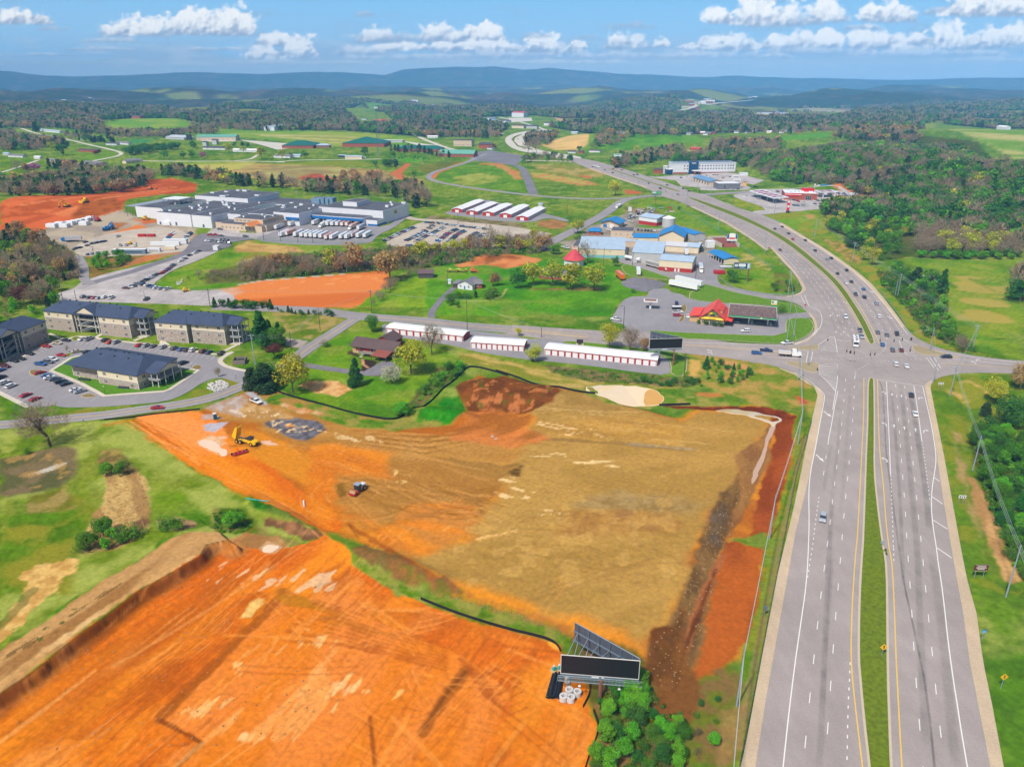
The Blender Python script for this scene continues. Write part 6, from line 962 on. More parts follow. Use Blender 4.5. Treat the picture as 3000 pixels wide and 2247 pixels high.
for row in FARH.replace('\n','|').split('|'):
 t_=row.split();
 if t_[0]in SRC:key=t_.pop(0)
 A,B,w_,r_,d_=t_[:5];rest=' '.join(t_[5:]);lab='%s-walled %s'%(cw[w_],rest)if cw[w_]not in rest else rest;nm_='barn' if 'barn' in rest else 'shed' if 'shed' in rest else 'garage' if rest.startswith(('garage','narrow'))else 'house' if 'house' in rest or 'cottage' in rest or 'bungalow' in rest else 'building'
 D_=float(d_);hh=3 if D_<9 else 3.4 if D_<12 else 7;
 if 'theatre' in rest:hh=15
 if 'tall black' in rest or 'second black' in rest:hh=9
 H_(nm_,lab,nm_,key+' '+A,key+' '+B,D_,hh,'gable',D_*.2 if D_<20 else 4,'x',WC[w_],RC[r_],.5,wins=[('f',.2,1,1.4,1.3,2),('f',.5,1,1.4,1.3,2),('f',.8,1,1.4,1.3,2)]if D_>7 else())
 # subdivision on the right and town specks
for k,(X_,Y_)in enumerate([(20,825),(60,850),(110,885),(150,895),(30,890),(290,835),(450,870),(590,870),(640,875),(690,880),(730,895),(780,865),(800,870),(860,830),(540,890),(330,880),(400,885),(240,870),(680,860),(940,850),(620,895),(830,860),(560,860),(20,900),(130,905),(180,890),(900,820)]):
 A='V %d,%d'%(X_,Y_);w_='wbcg'[hr.randrange(4)];r_='gbcw'[hr.randrange(4)];H_('house','%s subdivision house with %s roof, %s of the row from the left'%(cw[w_],cr[r_],ordw(1+sorted([20,60,110,150,30,290,450,590,640,690,730,780,800,860,540,330,400,240,680,940,620,830,560,20.5,130,180,900]).index(X_ if not(X_==20 and Y_==900)else 20.5))),'house',A,'V %d,%d'%(X_+30,Y_+1),11,3.2,'gable',2.2,'x',WC[w_],RC[r_],.5,group='houses of the subdivision beyond the pines')
for k,(s,n_)in enumerate((('T 360,668 640,658',9),('V 0,700 200,650',16),('V 380,665 470,655',6),('V 800,640 1100,625',14),('T 1700,845 1800,840',3),('U 440,650 620,640',5),('V 480,745 640,752',7),('V 60,735 220,745',6),('V 2080,680 2200,690',3))):
 p=px(s)
 for j in range(n_):
  q=p[0]+(p[1]-p[0])*(j+hr.random()*.7)/n_+np.array([0,hr.uniform(-3,3)]);w3=W(q)[0];L=hr.uniform(16,45);o=thing('distant_building','%s distant building, %s in its far-off cluster from the left'%(('tiny pale','small white','faint cream','pale low','far bluish','dim grey','tiny long','small bright','hazy flat')[k],ordw(j+1)),'building',(w3[0],w3[1],w3[2]),hr.uniform(-.3,.3),'tiny pale buildings far off in the valley');b=MB();b.box(0,L,0,18,-6,9,hr.choice([W_WHITE,W_CREAM,W_WHITE,W_BRICK]));b.build('wall',o);r=MB();gable_roof(r,L,18,9,2.5,.5,'x',hr.choice([R_WHITE,R_PALE,R_BROWN]));r.build('roof',o)
  # lawn-side oddments of the flats
a,rz,L=frame_of('G 1885,742','G 1985,738');o=thing('bin_enclosure','grey timber bin enclosure at the car park corner','enclosure',a,rz);TB=mat('grey_timber',(140,128,122),.9,noise=.3,nsc=3);b=MB();b.box(0,L,0,.2,0,1.9,TB);b.box(0,.2,.2,5,0,1.9,TB);b.box(L-.2,L,.2,5,0,1.9,TB);b.box(0,L,5,5.2,0,1.9,TB);b.build('fence_panel',o);o=tag(link('wheelie_skip',None,None,a),'dark teal skip inside the timber enclosure','skip');b=MB();b.side([(0,0),(2,0),(2.2,1.5),(-.2,1.7)],0,1.6,mat('teal_skip',(40,84,90),.6));c=b.build('bin_body',o);o.location=a+Vector((2,1.8,0));b=MB();b.box(-.2,2.2,0,1.6,1.62,1.75,DKG);b.build('lid',o)
# vegetation
def hpx(key,x,y,yt):
 b=W('%s %s,%s'%(key,x,y))[0];u,f,d=ray(px('%s %s,%s'%(key,x,yt)));return float(CAMH+d[0]*b[1]/f[0]-b[2]),b
KC=dict(leafy=(98,158,36),budding=(206,208,58),bare=(172,152,124),orange=(196,158,104),cedar=(66,98,54),pine=(66,122,50),bush=(104,152,42),blossom=(226,222,196),redbud=(206,120,164),maroon=(120,72,58),young=(120,196,42),thicket=(146,142,92),darkleaf=(72,132,44),reed=(226,190,126))
SH=dict(leafy=(.40,.40,.55),budding=(.42,.36,.60),bare=(.42,.40,.56),orange=(.38,.38,.56),cedar=(.24,.47,.5),pine=(.26,.47,.5),bush=(.62,.45,.45),blossom=(.50,.38,.58),redbud=(.50,.36,.58),maroon=(.48,.38,.56),young=(.34,.46,.5),thicket=(.5,.42,.48),darkleaf=(.44,.42,.54),reed=(.6,.42,.45))
def crown(kind,n,seed,s,sparse=1.0):
 """leaf sprays through a lobed crown of height 1 -> V, F, C"""
 r=np.random.default_rng(seed);rx,rz,cz=SH[kind];con=kind in('cedar','pine');tw=kind in('bare','thicket','reed')
 K=30 if con else 13;th=r.uniform(0,6.28,K);zz=r.uniform(-.8,.85,K);rad=np.sqrt(1-zz*zz)*r.uniform(.35,.72,K)
 lc=np.stack([np.cos(th)*rad*rx,np.sin(th)*rad*rx,cz+zz*rz*.72],1);lr=r.uniform(.36,.6,K)*rx
 if con:
  lc[:,2]=np.linspace(.12,.9,K);f=np.clip(1.02-lc[:,2],.06,1)**(.9 if kind=='pine' else.55);lc[:,0]=np.cos(th)*rx*.5*f;lc[:,1]=np.sin(th)*rx*.5*f;lr=rx*.5*f+.01
 k=r.integers(0,K,n);v=r.normal(size=(n,3));v/=np.linalg.norm(v,axis=1)[:,None];rr_=r.uniform(.62,1.06,n)**.6
 P=lc[k]+v*(lr[k]*rr_)[:,None]*np.array([1,1,.85 if not con else 1.1]);P[:,2]=np.maximum(P[:,2],.05)
 nn=v*.8+r.normal(size=(n,3))*.55+np.array([0,0,.25]);nn/=np.linalg.norm(nn,axis=1)[:,None];a=np.cross(nn,r.normal(size=(n,3)));a/=np.linalg.norm(a,axis=1)[:,None];b=np.cross(nn,a)
 q=s*r.uniform(.6,1.4,n)[:,None]
 if tw:a=v*.7+np.array([0,0,.5])+r.normal(size=(n,3))*.3;a/=np.linalg.norm(a,axis=1)[:,None];A=a*q*1.9;B=b*s*.16
 else:A=a*q;B=b*q*.75
 V=np.stack([P-A-B*.6,P+A*.2-B,P+A+B*.5,P-A*.3+B],1).reshape(-1,3);F=np.arange(4*n).reshape(-1,4)
 base=lin(KC[kind])*KA*(.92 if not tw else 1);lob=r.uniform(.82,1.18,K)[k];c=base[None,:]*(lob*r.uniform(.8,1.2,n))[:,None]
 hue=r.normal(size=n)[:,None]*.12;c=c*(1+hue*np.array([1,.1,-.4]));return V,F,np.repeat(np.clip(c,.01,.85),4,0)
BARK=mat('bark',(104,88,74),.95,noise=.3,nsc=6);BARKL=mat('pale_bark',(160,150,138),.95,noise=.3,nsc=6);LEAF=mat_attr('foliage',.75,trans=.4,rand=.16,spec=.2)
TPL={}
def trunkmesh(kind,seed,rich):
 r=random.Random(seed);b=MB();rx,rz,cz=SH[kind];bk=BARKL if kind in('bare','orange')and seed%2 else BARK
 if kind in('cedar','pine'):b.tube((0,0,-.03),(0,0,.9),.022,.004,bk,5);return b.mesh('trunk')
 def limb(p,d,L,rad,dep):
  q=p+d*L;b.tube(p,q,rad,rad*.62,bk,5 if dep<2 else 3,False)
  if dep>=(4 if rich else 2):return
  for k in range(3 if dep<3 else 2):
   e=(d+Vector((r.uniform(-1,1),r.uniform(-1,1),r.uniform(-.25,.7)))*(.72 if dep else.62)).normalized();e.z=max(e.z,.04);limb(q if k else p+d*L*.8,e,L*r.uniform(.58,.85),rad*.6,dep+1)
 limb(Vector((0,0,-.03)),Vector((r.uniform(-.06,.06),r.uniform(-.06,.06),1)).normalized(),.27,.024,0);return b.mesh('trunk')
def tpl(kind,lod,var):
 k=(kind,lod,var)
 if k not in TPL:
  n,s={3:(3400,.021),2:(900,.036),1:(300,.062)}[lod]
  if kind in('bare','thicket'):n,s={3:(2600,.024),2:(900,.034),1:(340,.055)}[lod]
  if kind in('budding','orange'):n=int(n*.75)
  V,F,C=crown(kind,n,hash(kind)%1+var*13+lod*101+len(kind)*7,s);TPL[k]=(npmesh('crown',V,F,LEAF,C),trunkmesh(kind,var*5+len(kind),lod==3))
 return TPL[k]
TN=dict(leafy='tree',budding='budding_tree',bare='bare_tree',orange='budding_tree',cedar='cedar_tree',pine='pine_tree',bush='bush',blossom='blossoming_tree',redbud='blossoming_tree',maroon='maroon_tree',young='sapling',thicket='thicket_bush',darkleaf='tree')
TC=dict(bush='bush',sapling='sapling',thicket_bush='bush')
tr_rng=random.Random(77)
def tree(kind,p,h,wd,label,group=None,lod=2):
 cr,tk=tpl(kind,lod,tr_rng.randrange(3 if lod<3 else 4));o=thing(TN[kind],label,TC.get(TN[kind],'tree'),p,tr_rng.uniform(0,6.28),group);o.scale=(h*wd,h*wd,h);link('crown',cr,o);link('trunk',tk,o);return o
EXP='''K 325,235 -70 bare 1.15 big spreading leafless tree beside the road in the left field
H 440,1105 770 budding 1.0 tall yellow-green tree beside the silt fence corner
H 950,1055 810 pine 1.2 dark spruce in front of the red ranch house
H 1395,955 665 budding 1.1 broad yellow-green tree right of the ranch house
H 1565,800 520 bare .8 slender half-bare tree behind the ranch house by the storage row
H 1235,1035 888 blossom 1.1 white blossoming tree beside the ranch house drive
H 190,740 420 pine 1.25 tallest pine right of the apartment blocks
H 255,700 500 pine 1.2 second pine just right of the tallest one
H 320,740 560 leafy 1.1 round green tree right of the pines
H 330,720 520 pine 1.0 third pine behind the round green tree
H 120,1075 890 cedar 2.0 dark broad cedar left of the yellow-green fence tree
H 210,1090 860 cedar 2.1 dark broad cedar touching the yellow-green fence tree
H 265,1030 830 darkleaf 1.1 dark tree behind the yellow-green fence tree
H 290,830 700 maroon 1.0 brownish-red tree between the pines and the road
H 1078,612 472 leafy 1.0 round green tree at the end of the first storage row
H 690,730 670 bare 1.5 low bare shrub tree at the road bend
H 710,735 690 bush 1.2 dark bush under the low bare tree at the bend
I 445,578 430 budding 1.1 round yellow-green tree between the second and third storage rows
I 1065,478 265 budding .95 yellow-green tree behind the long storage row
I 1235,492 280 bare 1.1 leafless tree left of the black roadside billboard
I 1345,500 370 orange .8 small rusty tree touching the black roadside billboard
I 328,372 300 budding 1.0 little yellow-green tree on the verge above the middle storage row
C 920,1140 925 budding 1.15 yellow-green tree, leftmost in the row before the bungalow
C 1087,1142 915 budding 1.1 yellow-green tree, second in the row before the bungalow
C 1245,1172 930 budding 1.25 widest yellow-green tree, third in the row before the bungalow
C 1445,1182 945 budding 1.1 yellow-green tree, rightmost in the row before the bungalow
C 795,1168 985 darkleaf .95 dark green tree left of the yellow-green row
C 1392,948 735 bare 1.0 big leafless tree in front of the wide pale warehouse
C 1625,972 878 leafy .85 small dense green tree beside the lorry lane
C 1305,690 555 budding 1.1 yellow-green tree beside the mill road
C 1300,742 690 bush 1.3 bright bush at the foot of the mill road tree
C 1630,365 218 budding 1.15 lone round golden tree on the grass by the highway
C 1098,870 762 young 1.3 bright green tree at the end of the creek wood
D 1462,822 690 leafy 1.1 round dense green tree under the chip billboard
C 572,1145 1020 orange 1.1 rust-coloured ornamental tree beside the farmhouse
C 620,1140 1015 bare .8 pollarded bare tree beside the farmhouse
C 345,1248 1185 bush 1.6 dark bush below the farmhouse left of the cone
C 422,1242 1180 cedar 1.4 small clipped cone below the farmhouse
C 560,1248 1155 bush 1.9 large round bush below the farmhouse
C 250,1252 1175 bush 1.2 green bush beside the farm drive
C 205,1312 1205 leafy 1.1 leafy bush at the bottom of the farm drive
C 268,1327 1265 leafy 1.0 leafy bush at the road below the farm drive
C 0,460 240 bare .9 tall bare tree right of the plant on the grass slope
B 1078,1010 805 budding .8 bright yellow tree in the creek wood
B 1290,1020 740 orange .95 tall orange-tipped tree in the creek wood
B 1600,1100 800 orange 1.15 leaning orange-tipped tree above the clay field
B 1700,980 780 orange 1.0 orange-brown tree at the right of the creek wood
C 560,850 600 bare .9 tall bare tree before the staff car park
C 700,850 640 bare .8 bare tree right of the tall one before the staff car park
C 940,800 640 budding .9 pale yellow-green tree at the right of the staff car park
A 260,1110 830 bare 1.1 pale-barked forked tree in the left wood
A 170,700 560 orange 1.3 golden-orange tree at the edge of the red earth
A 350,830 620 orange 1.1 orange-budded tree left of the contractors' yard
A 500,1020 920 budding 1.2 yellow-green tree in the left wood
A 600,1030 790 bare 1.0 grey tree at the right edge of the left wood
A 350,1300 1090 bare 1.2 brown-grey tree touching the flats' back corner
A 210,1300 1110 maroon .9 dark reddish tree left of the flats
A 420,960 700 bare .9 spindly tree by the yard fence
d 1420,478 345 budding 1.1 golden-yellow tree beside the hall car park
d 1605,480 385 budding 1.2 yellow-green tree by the white house
d 1845,562 390 budding 1.1 yellow-green tree where the lane forks
d 1068,552 460 redbud 1.2 pink blossoming tree on the lane lawn
d 1150,555 490 bare 1.3 bare pinkish tree beside the pink one
d 588,560 437 leafy 1.2 round green tree in front of the hedge
d 832,556 455 leafy 1.1 small round green tree right of the hedge
d 942,548 430 leafy 1.1 tall round green tree left of the pink one
d 1590,405 320 darkleaf 1.1 dark green tree behind the white house roof
d 1490,400 330 leafy 1.1 green tree behind the golden one
d 1660,405 335 leafy 1.2 green tree right of the dark one by the hall lot
c 915,865 690 darkleaf 1.3 broad dark green tree above the gambrel house
c 750,800 660 budding 1.2 yellow-green tree left of the broad dark one
c 522,525 375 cedar 1.8 conical tree left of the two-storey white house
c 1242,668 535 leafy 1.2 round green tree by the white garage
c 500,1118 965 redbud 1.3 pink blossoming tree beside the gravel lane
c 400,1130 960 orange 1.2 orange tree left of the pink blossoming one
c 225,1190 1085 budding 1.4 golden round tree at the far-left lawn
c 250,1100 920 bare 1.2 bare round tree above the golden one
c 1378,858 790 maroon 1.5 round maroon tree on the circular lawn
c 280,1376 1160 leafy 1.2 bright green tree at the lower left by the pines
c 1270,320 150 cedar 1.0 pointed dark tree on the hill skyline
c 590,150 40 pine 1.2 dark pine rising above the hilltop wood
e 920,390 295 leafy 1.2 round green tree left of the lattice mast
e 318,418 335 leafy 1.2 green tree beside the maroon-tree house
e 178,415 368 maroon 1.3 maroon tree before the white house
e 90,430 335 budding 1.2 yellow-green tree left of the maroon one
e 1020,500 448 darkleaf 1.3 dark bush in the field below the white shed
e 1195,412 350 darkleaf 1.2 green tree right of the mast compound
e 1405,598 548 leafy 1.5 round bush beside the dirt track
f 1400,580 510 darkleaf 1.3 dark green tree before the white cottage
f 410,545 465 budding 1.2 bright yellow-green tree beside the brown church house
f 2070,600 500 budding 1.1 golden tree in the green field on the right
f 2080,360 260 darkleaf 1.2 dark round tree at the subdivision
f 1790,380 310 budding 1.6 golden hedge-like tree at the red barn
f 790,603 450 bare 1.2 tall bare tree beside the highway bend
f 890,600 470 bare 1.1 second bare tree beside the highway bend
f 1545,550 450 thicket 1.0 ivy-dark tree between the two fields
V 1275,985 905 young 1.5 bright lime tree on the wooded slope
V 2080,1106 1000 bare 1.3 bare fan-shaped tree at the pasture edge
J 1790,590 330 darkleaf .95 big dark green tree at the right edge
J 1680,430 250 budding 1.1 yellow-green tree left of the big dark one
J 1865,330 140 orange 1.1 pale budding tree beside the cross road end
J 1620,520 420 cedar 1.8 dark low cedar under the yellow-green one
K 1525,760 650 young 1.6 bright sapling beside the ditch bank
K 178,285 240 bush .9 lone round shrub in the left field
G 1770,840 750 bare .7 small leafless tree at the flats' entrance island
G 545,640 575 bare .6 tiny leafless tree on the car park island
K 690,425 335 young 1.3 green shrub at the top of the reed bed
K 772,428 340 leafy 1.0 green shrub beside a bramble patch
K 800,360 312 bush 1.3 small shrub behind the reed bed
K 830,410 340 thicket 1.3 brown bramble at the top of the reed bed
K 590,905 775 leafy 1.2 large green shrub at the foot of the reed bed
K 670,810 690 leafy 1.2 tallest green shrub at the foot of the reed bed
K 725,840 760 young 1.2 green shrub right of the tallest one
K 695,900 815 young 1.0 little green shrub in front of the tallest one
K 535,910 840 bush 1.2 low green shrub, leftmost by the reed bed
K 780,860 790 bush 1.1 low green shrub at the reed bed's right foot
K 850,830 740 bush 1.4 patchy green shrub right of the reed bed
K 1070,770 695 bush 1.4 low green bush, left half of the round clump
K 1150,785 700 leafy 1.3 green bush, right half of the round clump
D 1167,1178 1138 darkleaf 1.2 clipped shrub, leftmost before the shop
D 1231,1188 1143 darkleaf 1.2 clipped shrub, second before the shop
D 1314,1198 1150 darkleaf 1.2 clipped shrub left of the shop's right window
D 1362,1202 1158 darkleaf 1.2 clipped shrub, rightmost before the shop
D 1875,1085 1010 bush 1.6 green bush right of the price sign
D 1003,198 160 darkleaf 1.1 small dark round tree beside the scrapyard
D 605,905 868 bush 1.3 small bush at the black lot edge
E 1450,1480 1340 bare 1.0 bare shrub tree at the foot of the twin pole
E 1290,1060 850 pine 1.1 dark pine right behind the fast food billboard
E 1215,990 860 darkleaf 1.1 dark tree behind the fast food billboard
E 1100,980 840 cedar 1.8 dark tree left of the fast food billboard
E 1880,1105 930 darkleaf 1.5 dark wood edge at the far right of the pasture
E 1930,1060 900 darkleaf 1.5 darker tree cut off by the right edge
M 555,238 145 young 1.5 bright green bush inside the fence corner
M 600,225 165 bush 1.2 dull green bush right of the bright fence-corner one
I 1850,640 525 pine 1.2 small pine at the left of the verge thicket'''
for ln in EXP.split('\n'):
 k_,xy,yt,kind,wd,lab=ln.split(' ',5)
 x,y=xy.split(',');h,b_=hpx(k_,x,y,yt);tree(kind,b_,max(h,.8),float(wd),lab,lod=3 if h>5 and b_[1]<420 else 2 if b_[1]<900 else 1)
def scatter(s,n,seed,md):
 poly=px(s);g=np.array([v[:2]for v in W(s)]);r=np.random.default_rng(seed);lo,hi=g.min(0),g.max(0);out=np.zeros((0,2));t=0
 while len(out)<n and t<60:
  c=r.uniform(lo,hi,(400,2));c=c[dseg(c[:,0],c[:,1],g)[1]];t+=1
  for q in c:
   if len(out)>=n:break
   if not len(out)or np.min(np.hypot(*(out-q).T))>md:out=np.vstack([out,q])
 return out
ITREE=[]
WDS=dict(leafy='green leafy',budding='yellow-green budding',bare='leafless grey-brown',orange='orange-budding',cedar='dark conical',pine='dark pine',bush='low green',young='bright green young',thicket='brown tangled',darkleaf='dark green',maroon='reddish brown',blossom='white',redbud='pink')
def grove(s,n,mix,h0,h1,where,seed,md=3,lod=2,wd=1.0):
 P_=scatter(s,n,seed,md);r=random.Random(seed);ks=[k for k in mix.split()];by={}
 for q in P_:by.setdefault(r.choice(ks),[]).append(q)
 for k,ps in by.items():
  ps=sorted(ps,key=lambda q:q[0]/q[1])
  for i,q in enumerate(ps):
   nm_={'bush':'bush','thicket':'bush','young':'sapling'}.get(k,'tree');lab='%s %s %s'%(WDS[k],nm_,where)if len(ps)==1 else '%s %s %s, %s from left'%(WDS[k],nm_,where,ordw(i+1))
   tree(k,(q[0],q[1],float(hgt(q[0],q[1])[0])),r.uniform(h0,h1)*(.6 if k in('bush','thicket')else 1),wd*r.uniform(.85,1.2),lab,'trees '+where,lod)
grove('N 1790,800 1850,770 1990,790 2030,860 2100,960 2212,960 2212,1240 1670,1240 1740,1030',52,'young young leafy bush darkleaf',2.4,5,'below the big billboard',1,2.4,3)
grove('N 1800,720 1980,720 2010,900 1840,900',7,'young',3.5,5,'under the big billboard deck',2,2.4,3)
grove('P 60,1470 180,1400 330,1330 300,1600 150,1657 20,1600',34,'young bush thicket darkleaf',1.5,3.6,'on the slope beside the verge poles',3,3,3)
grove('J 1570,600 1700,640 1894,680 1960,1000 1960,1657 1860,1600 1750,1350 1650,1080 1610,950 1560,760',56,'leafy young bush darkleaf leafy',4,8,'in the thicket at the right edge',4,3.4,3)
grove('J 1550,610 1620,700 1640,900 1600,880 1545,720',12,'thicket bush',2.5,5,'on the rim of the right thicket',5,2.5,2)
grove('H 1620,960 1700,900 1850,890 1830,940 1640,1080 1450,1180 1440,1120',22,'young bush leafy',2.2,4.5,'along the inside of the silt fence',6,2.2,2,1.2)
grove('I 1830,590 1900,560 2000,620 2212,640 2212,700 2080,760 1960,760 1860,720',26,'young young pine bush darkleaf',2,4,'on the cross road verge',7,3,2)
grove('I 600,640 900,660 1140,700 1100,740 800,720',14,'bush thicket',1.5,3,'in the ditch behind the long storage row',8,3,2,1.5);grove('I 1280,740 1500,740 1800,750 1820,780 1500,780',14,'bush darkleaf',1.6,3.2,'behind the muddy pond',9,3,2,1.5)
grove('H 20,400 250,430 400,470 790,495 760,480 300,440 60,380',20,'darkleaf pine bush',2.2,4.5,'in the clay field evergreen row',10,3,2,1.2);grove('n 1230,290 1400,300 1700,310 2180,330 2180,300 1300,270',12,'pine darkleaf',4,7,'in the evergreen row behind the flats',11,4,2,1.2)
grove('G 0,240 200,250 320,300 300,340 150,330 0,420',20,'bush young thicket',3,6,'behind the left flats',12,3,2,1.1);grove('G 0,40 240,60 460,130 440,290 330,310 200,220 0,230',34,'bare leafy cedar thicket orange',6,12,'in the wood left of the gravel lot',13,4,2)
grove('A 0,720 300,740 480,820 600,900 680,1060 480,1100 200,1120 0,1200',52,'bare bare cedar leafy budding orange thicket',8,15,'in the left wood',14,5,2)
grove('A 780,900 1100,890 1180,930 1000,990 850,1040',20,'young bush leafy',3.5,7,'below the contractors yard',15,4,2,1.3)
grove('B 330,1010 700,980 1000,990 1400,990 1600,960 1560,1000 1200,1030 700,1070 350,1100',42,'bare bare thicket orange bare',8,14,'in the creek wood',16,5,2);grove('B 1600,960 2212,860 C 300,860 900,860 1080,850 1060,820 800,800 B 2212,830 1700,900',56,'bare bare orange thicket bare budding',8,14,'in the wood before the staff lot',17,5,2)
grove('B 1620,1120 1700,1080 1850,1040 1700,1130 1560,1240 1500,1300 1440,1330',16,'thicket bare',4,8,'right of the clay field',18,3.5,2);grove('B 820,1030 1100,1010 1500,990 1480,1005 1000,1040',10,'young bush',2.5,4.5,'below the creek wood',19,4,2,1.4);grove('C 30,950 100,900 600,870 900,865 200,930',12,'bush leafy',4,6,'at the edge of the green rise',20,5,2,1.3)
grove('A 1620,1100 1800,1040 2212,1060 B 300,1060 100,1110 A 1900,1110',16,'bare thicket',3,7,'in the scrub by the stone outlet',21,4,2)
grove('E 420,500 560,470 760,520 1000,560 1040,760 880,800 740,850 600,700 480,620',60,'young leafy darkleaf young budding bush',8,13,'on the slope beside the truck stop',22,6,2);grove('E 850,920 1000,860 1130,940 1290,1080 1340,1250 1420,1400 1560,1490 1400,1440 1200,1370 1080,1210 970,1080 870,980',54,'leafy young darkleaf bush thicket young',4,9,'in the belt beside the highway',23,4.5,2)
grove('E 1080,740 1500,770 1860,770 1840,700 1500,660 1150,640',50,'bare bare bare budding',11,16,'in the front of the hilltop wood',24,7,2);grove('E 1100,775 1500,795 1860,785 1860,770 1300,765',18,'young leafy',5,7,'below the hilltop wood',25,6,2,1.3)
grove('A 0,370 300,350 800,340 1050,330 1200,280 1300,220 1100,230 700,260 0,280',46,'cedar darkleaf bare cedar',11,18,'in the tree belt above the red cut',26,6,1,1.1);grove('A 1350,200 1800,230 B 0,260 300,280 500,300 900,350 1450,375 1650,370 1700,320 1300,300 700,280 B 100,200 A 1500,150',48,'cedar cedar leafy darkleaf bare',9,17,'in the tree belt behind the plant',27,6,1);grove('B 1720,300 1800,330 1850,460 1900,480 1700,470 1600,380',14,'cedar bare thicket',8,15,'behind the right end of the plant',28,5,1)
grove('B 1150,240 1500,220 1550,290 1200,300',12,'orange orange bare',14,20,'on the dry hillside',29,8,1);grove('d 60,520 1000,440 980,400 60,470',34,'leafy darkleaf',11,15,'in the tall green hedge',30,8,1,1.2)
grove('c 920,590 1320,590 1320,560 920,555',12,'cedar',9,12,'in the hill street hedge',31,6,1,1.7);grove('c 1290,690 1690,690 1690,655 1290,650',14,'cedar',9,13,'in the dark hedge beside the ballfield',32,6,1,1.7);grove('c 1500,400 1860,370 1850,330 1520,350',12,'cedar darkleaf',14,18,'in the dark clump on the hilltop',33,7,1,1.3)
grove('c 0,720 300,780 640,760 620,690 300,660 0,680',26,'cedar darkleaf thicket',12,18,'in the dark thicket by the left houses',34,7,1,1.2);grove('c 1060,1080 1600,1120 2100,1180 2000,1250 1400,1200 1000,1140',30,'leafy budding thicket maroon cedar',9,15,'in the mixed belt below the houses',35,7,1)
grove('e 1160,375 1380,370 1760,420 1760,405 1400,340 1160,345',26,'cedar cedar bare',9,14,'in front of the school wings',36,6,1,1.2);grove('e 1160,430 1560,440 1580,420 1180,410',16,'young',4,6,'in the young plantation by the mast',37,5,1,1.5);grove('e 1000,505 1240,515 1230,480 1130,470',7,'cedar darkleaf',7,10,'in the dark clump below the mast',38,6,1,1.6)
grove('C 780,95 1000,70 1150,75 1310,98 1250,60 1000,40',30,'bare young darkleaf thicket orange',8,14,'in the school car park copse',39,6,1);grove('C 1590,110 1740,120 2000,60 2212,70 2212,20 1600,60',30,'bare leafy young thicket',8,14,'behind the roadside businesses',40,7,1)
grove('D 1750,880 1840,800 1950,830 2020,900 1900,915',10,'bush leafy',2,4,'in the ditch inside the guard rail',41,3,2,1.3)
# woods that read as one mass
def forest(name,label,pts,hs,mixw,seed,n_leaf=64,s=.11,cl=0):
 r=np.random.default_rng(seed);kinds=list(mixw);wts=np.array([mixw[k]for k in kinds],float);wts/=wts.sum();Vs=[];Cs=[];K=5;tp={}
 for k in kinds:
  nl=int(n_leaf*(1.5 if k in('bare',)else 1))
  for j in range(K):tp[k,j]=crown(k,nl,seed*31+j*7+len(k),s*(.9 if k=='bare' else 1)if k not in('bare','thicket')else s*1.1)
 patch=fbm(pts[:,0],pts[:,1],70,2,seed);ki=np.array([r.choice(len(kinds),p=wts)for _ in range(len(pts))]);
 grp=(patch*7).astype(int)%3;ki=np.where(r.random(len(pts))<.45,grp,ki);var=r.integers(0,K,len(pts));z=hgt(pts[:,0],pts[:,1])
 for a,k in enumerate(kinds):
  for j in range(K):
   m=(ki==a)&(var==j)
   if not m.any():continue
   V,F,C=tp[k,j];q=pts[m];h=hs[m];th=r.uniform(0,6.28,len(q));c,s_=np.cos(th)[:,None],np.sin(th)[:,None];w_=(h*r.uniform(.85,1.3,len(q)))[:,None]
   X=(V[None,:,0]*c-V[None,:,1]*s_)*w_+q[:,0][:,None];Y=(V[None,:,0]*s_+V[None,:,1]*c)*w_+q[:,1][:,None];Z=V[None,:,2]*h[:,None]+z[m][:,None]-.4;Vs.append(np.stack([X,Y,Z],-1).reshape(-1,3));Cs.append((C[None]*r.uniform(.85,1.15,len(q))[:,None,None]).reshape(-1,3))
 V=np.concatenate(Vs);C=np.concatenate(Cs);F=np.arange(len(V)).reshape(-1,4);tag(link(name,npmesh(name,V,F,mat_attr('forest_leaves',.85,trans=.4),C)),label,'woodland',kind='stuff')
def fill(s,den,seed):
 g=np.array([v[:2]for v in W(s)]);r=np.random.default_rng(seed);lo,hi=g.min(0),g.max(0);n=int((hi-lo).prod()/den**2);c=r.uniform(lo,hi,(n,2));return c[dseg(c[:,0],c[:,1],g)[1]]
MX=dict(bare=4,darkleaf=1.8,leafy=2.6,young=2,budding=.3,cedar=1.2,thicket=1.2)
A1=np.vstack([fill(s,d_,i)for i,(s,d_)in enumerate((('E 380,420 700,385 1000,380 1500,470 1912,560 1912,700 1850,700 1500,660 1050,620 1000,560 700,500 430,480',6.5),('V 330,1095 700,1010 1000,960 1300,950 1800,980 2050,1106 2212,1106 E 1912,0 1912,560 1500,440 1200,400 1000,360 820,340 500,235 0,200 0,60',7.5),('E 1840,930 1990,900 1990,1110 1880,1110',6),('a 450,255 1650,240 2212,520 2212,400 2000,100 500,150',8)))]);rg=np.random.default_rng(3)
forest('hill_woodland','mixed spring woodland covering the slopes right of the highway',A1,rg.uniform(9,16,len(A1)),MX,5,110,.075)
GRAY=dict(bare=6,cedar=1,orange=.4,budding=.4,leafy=1,darkleaf=1)
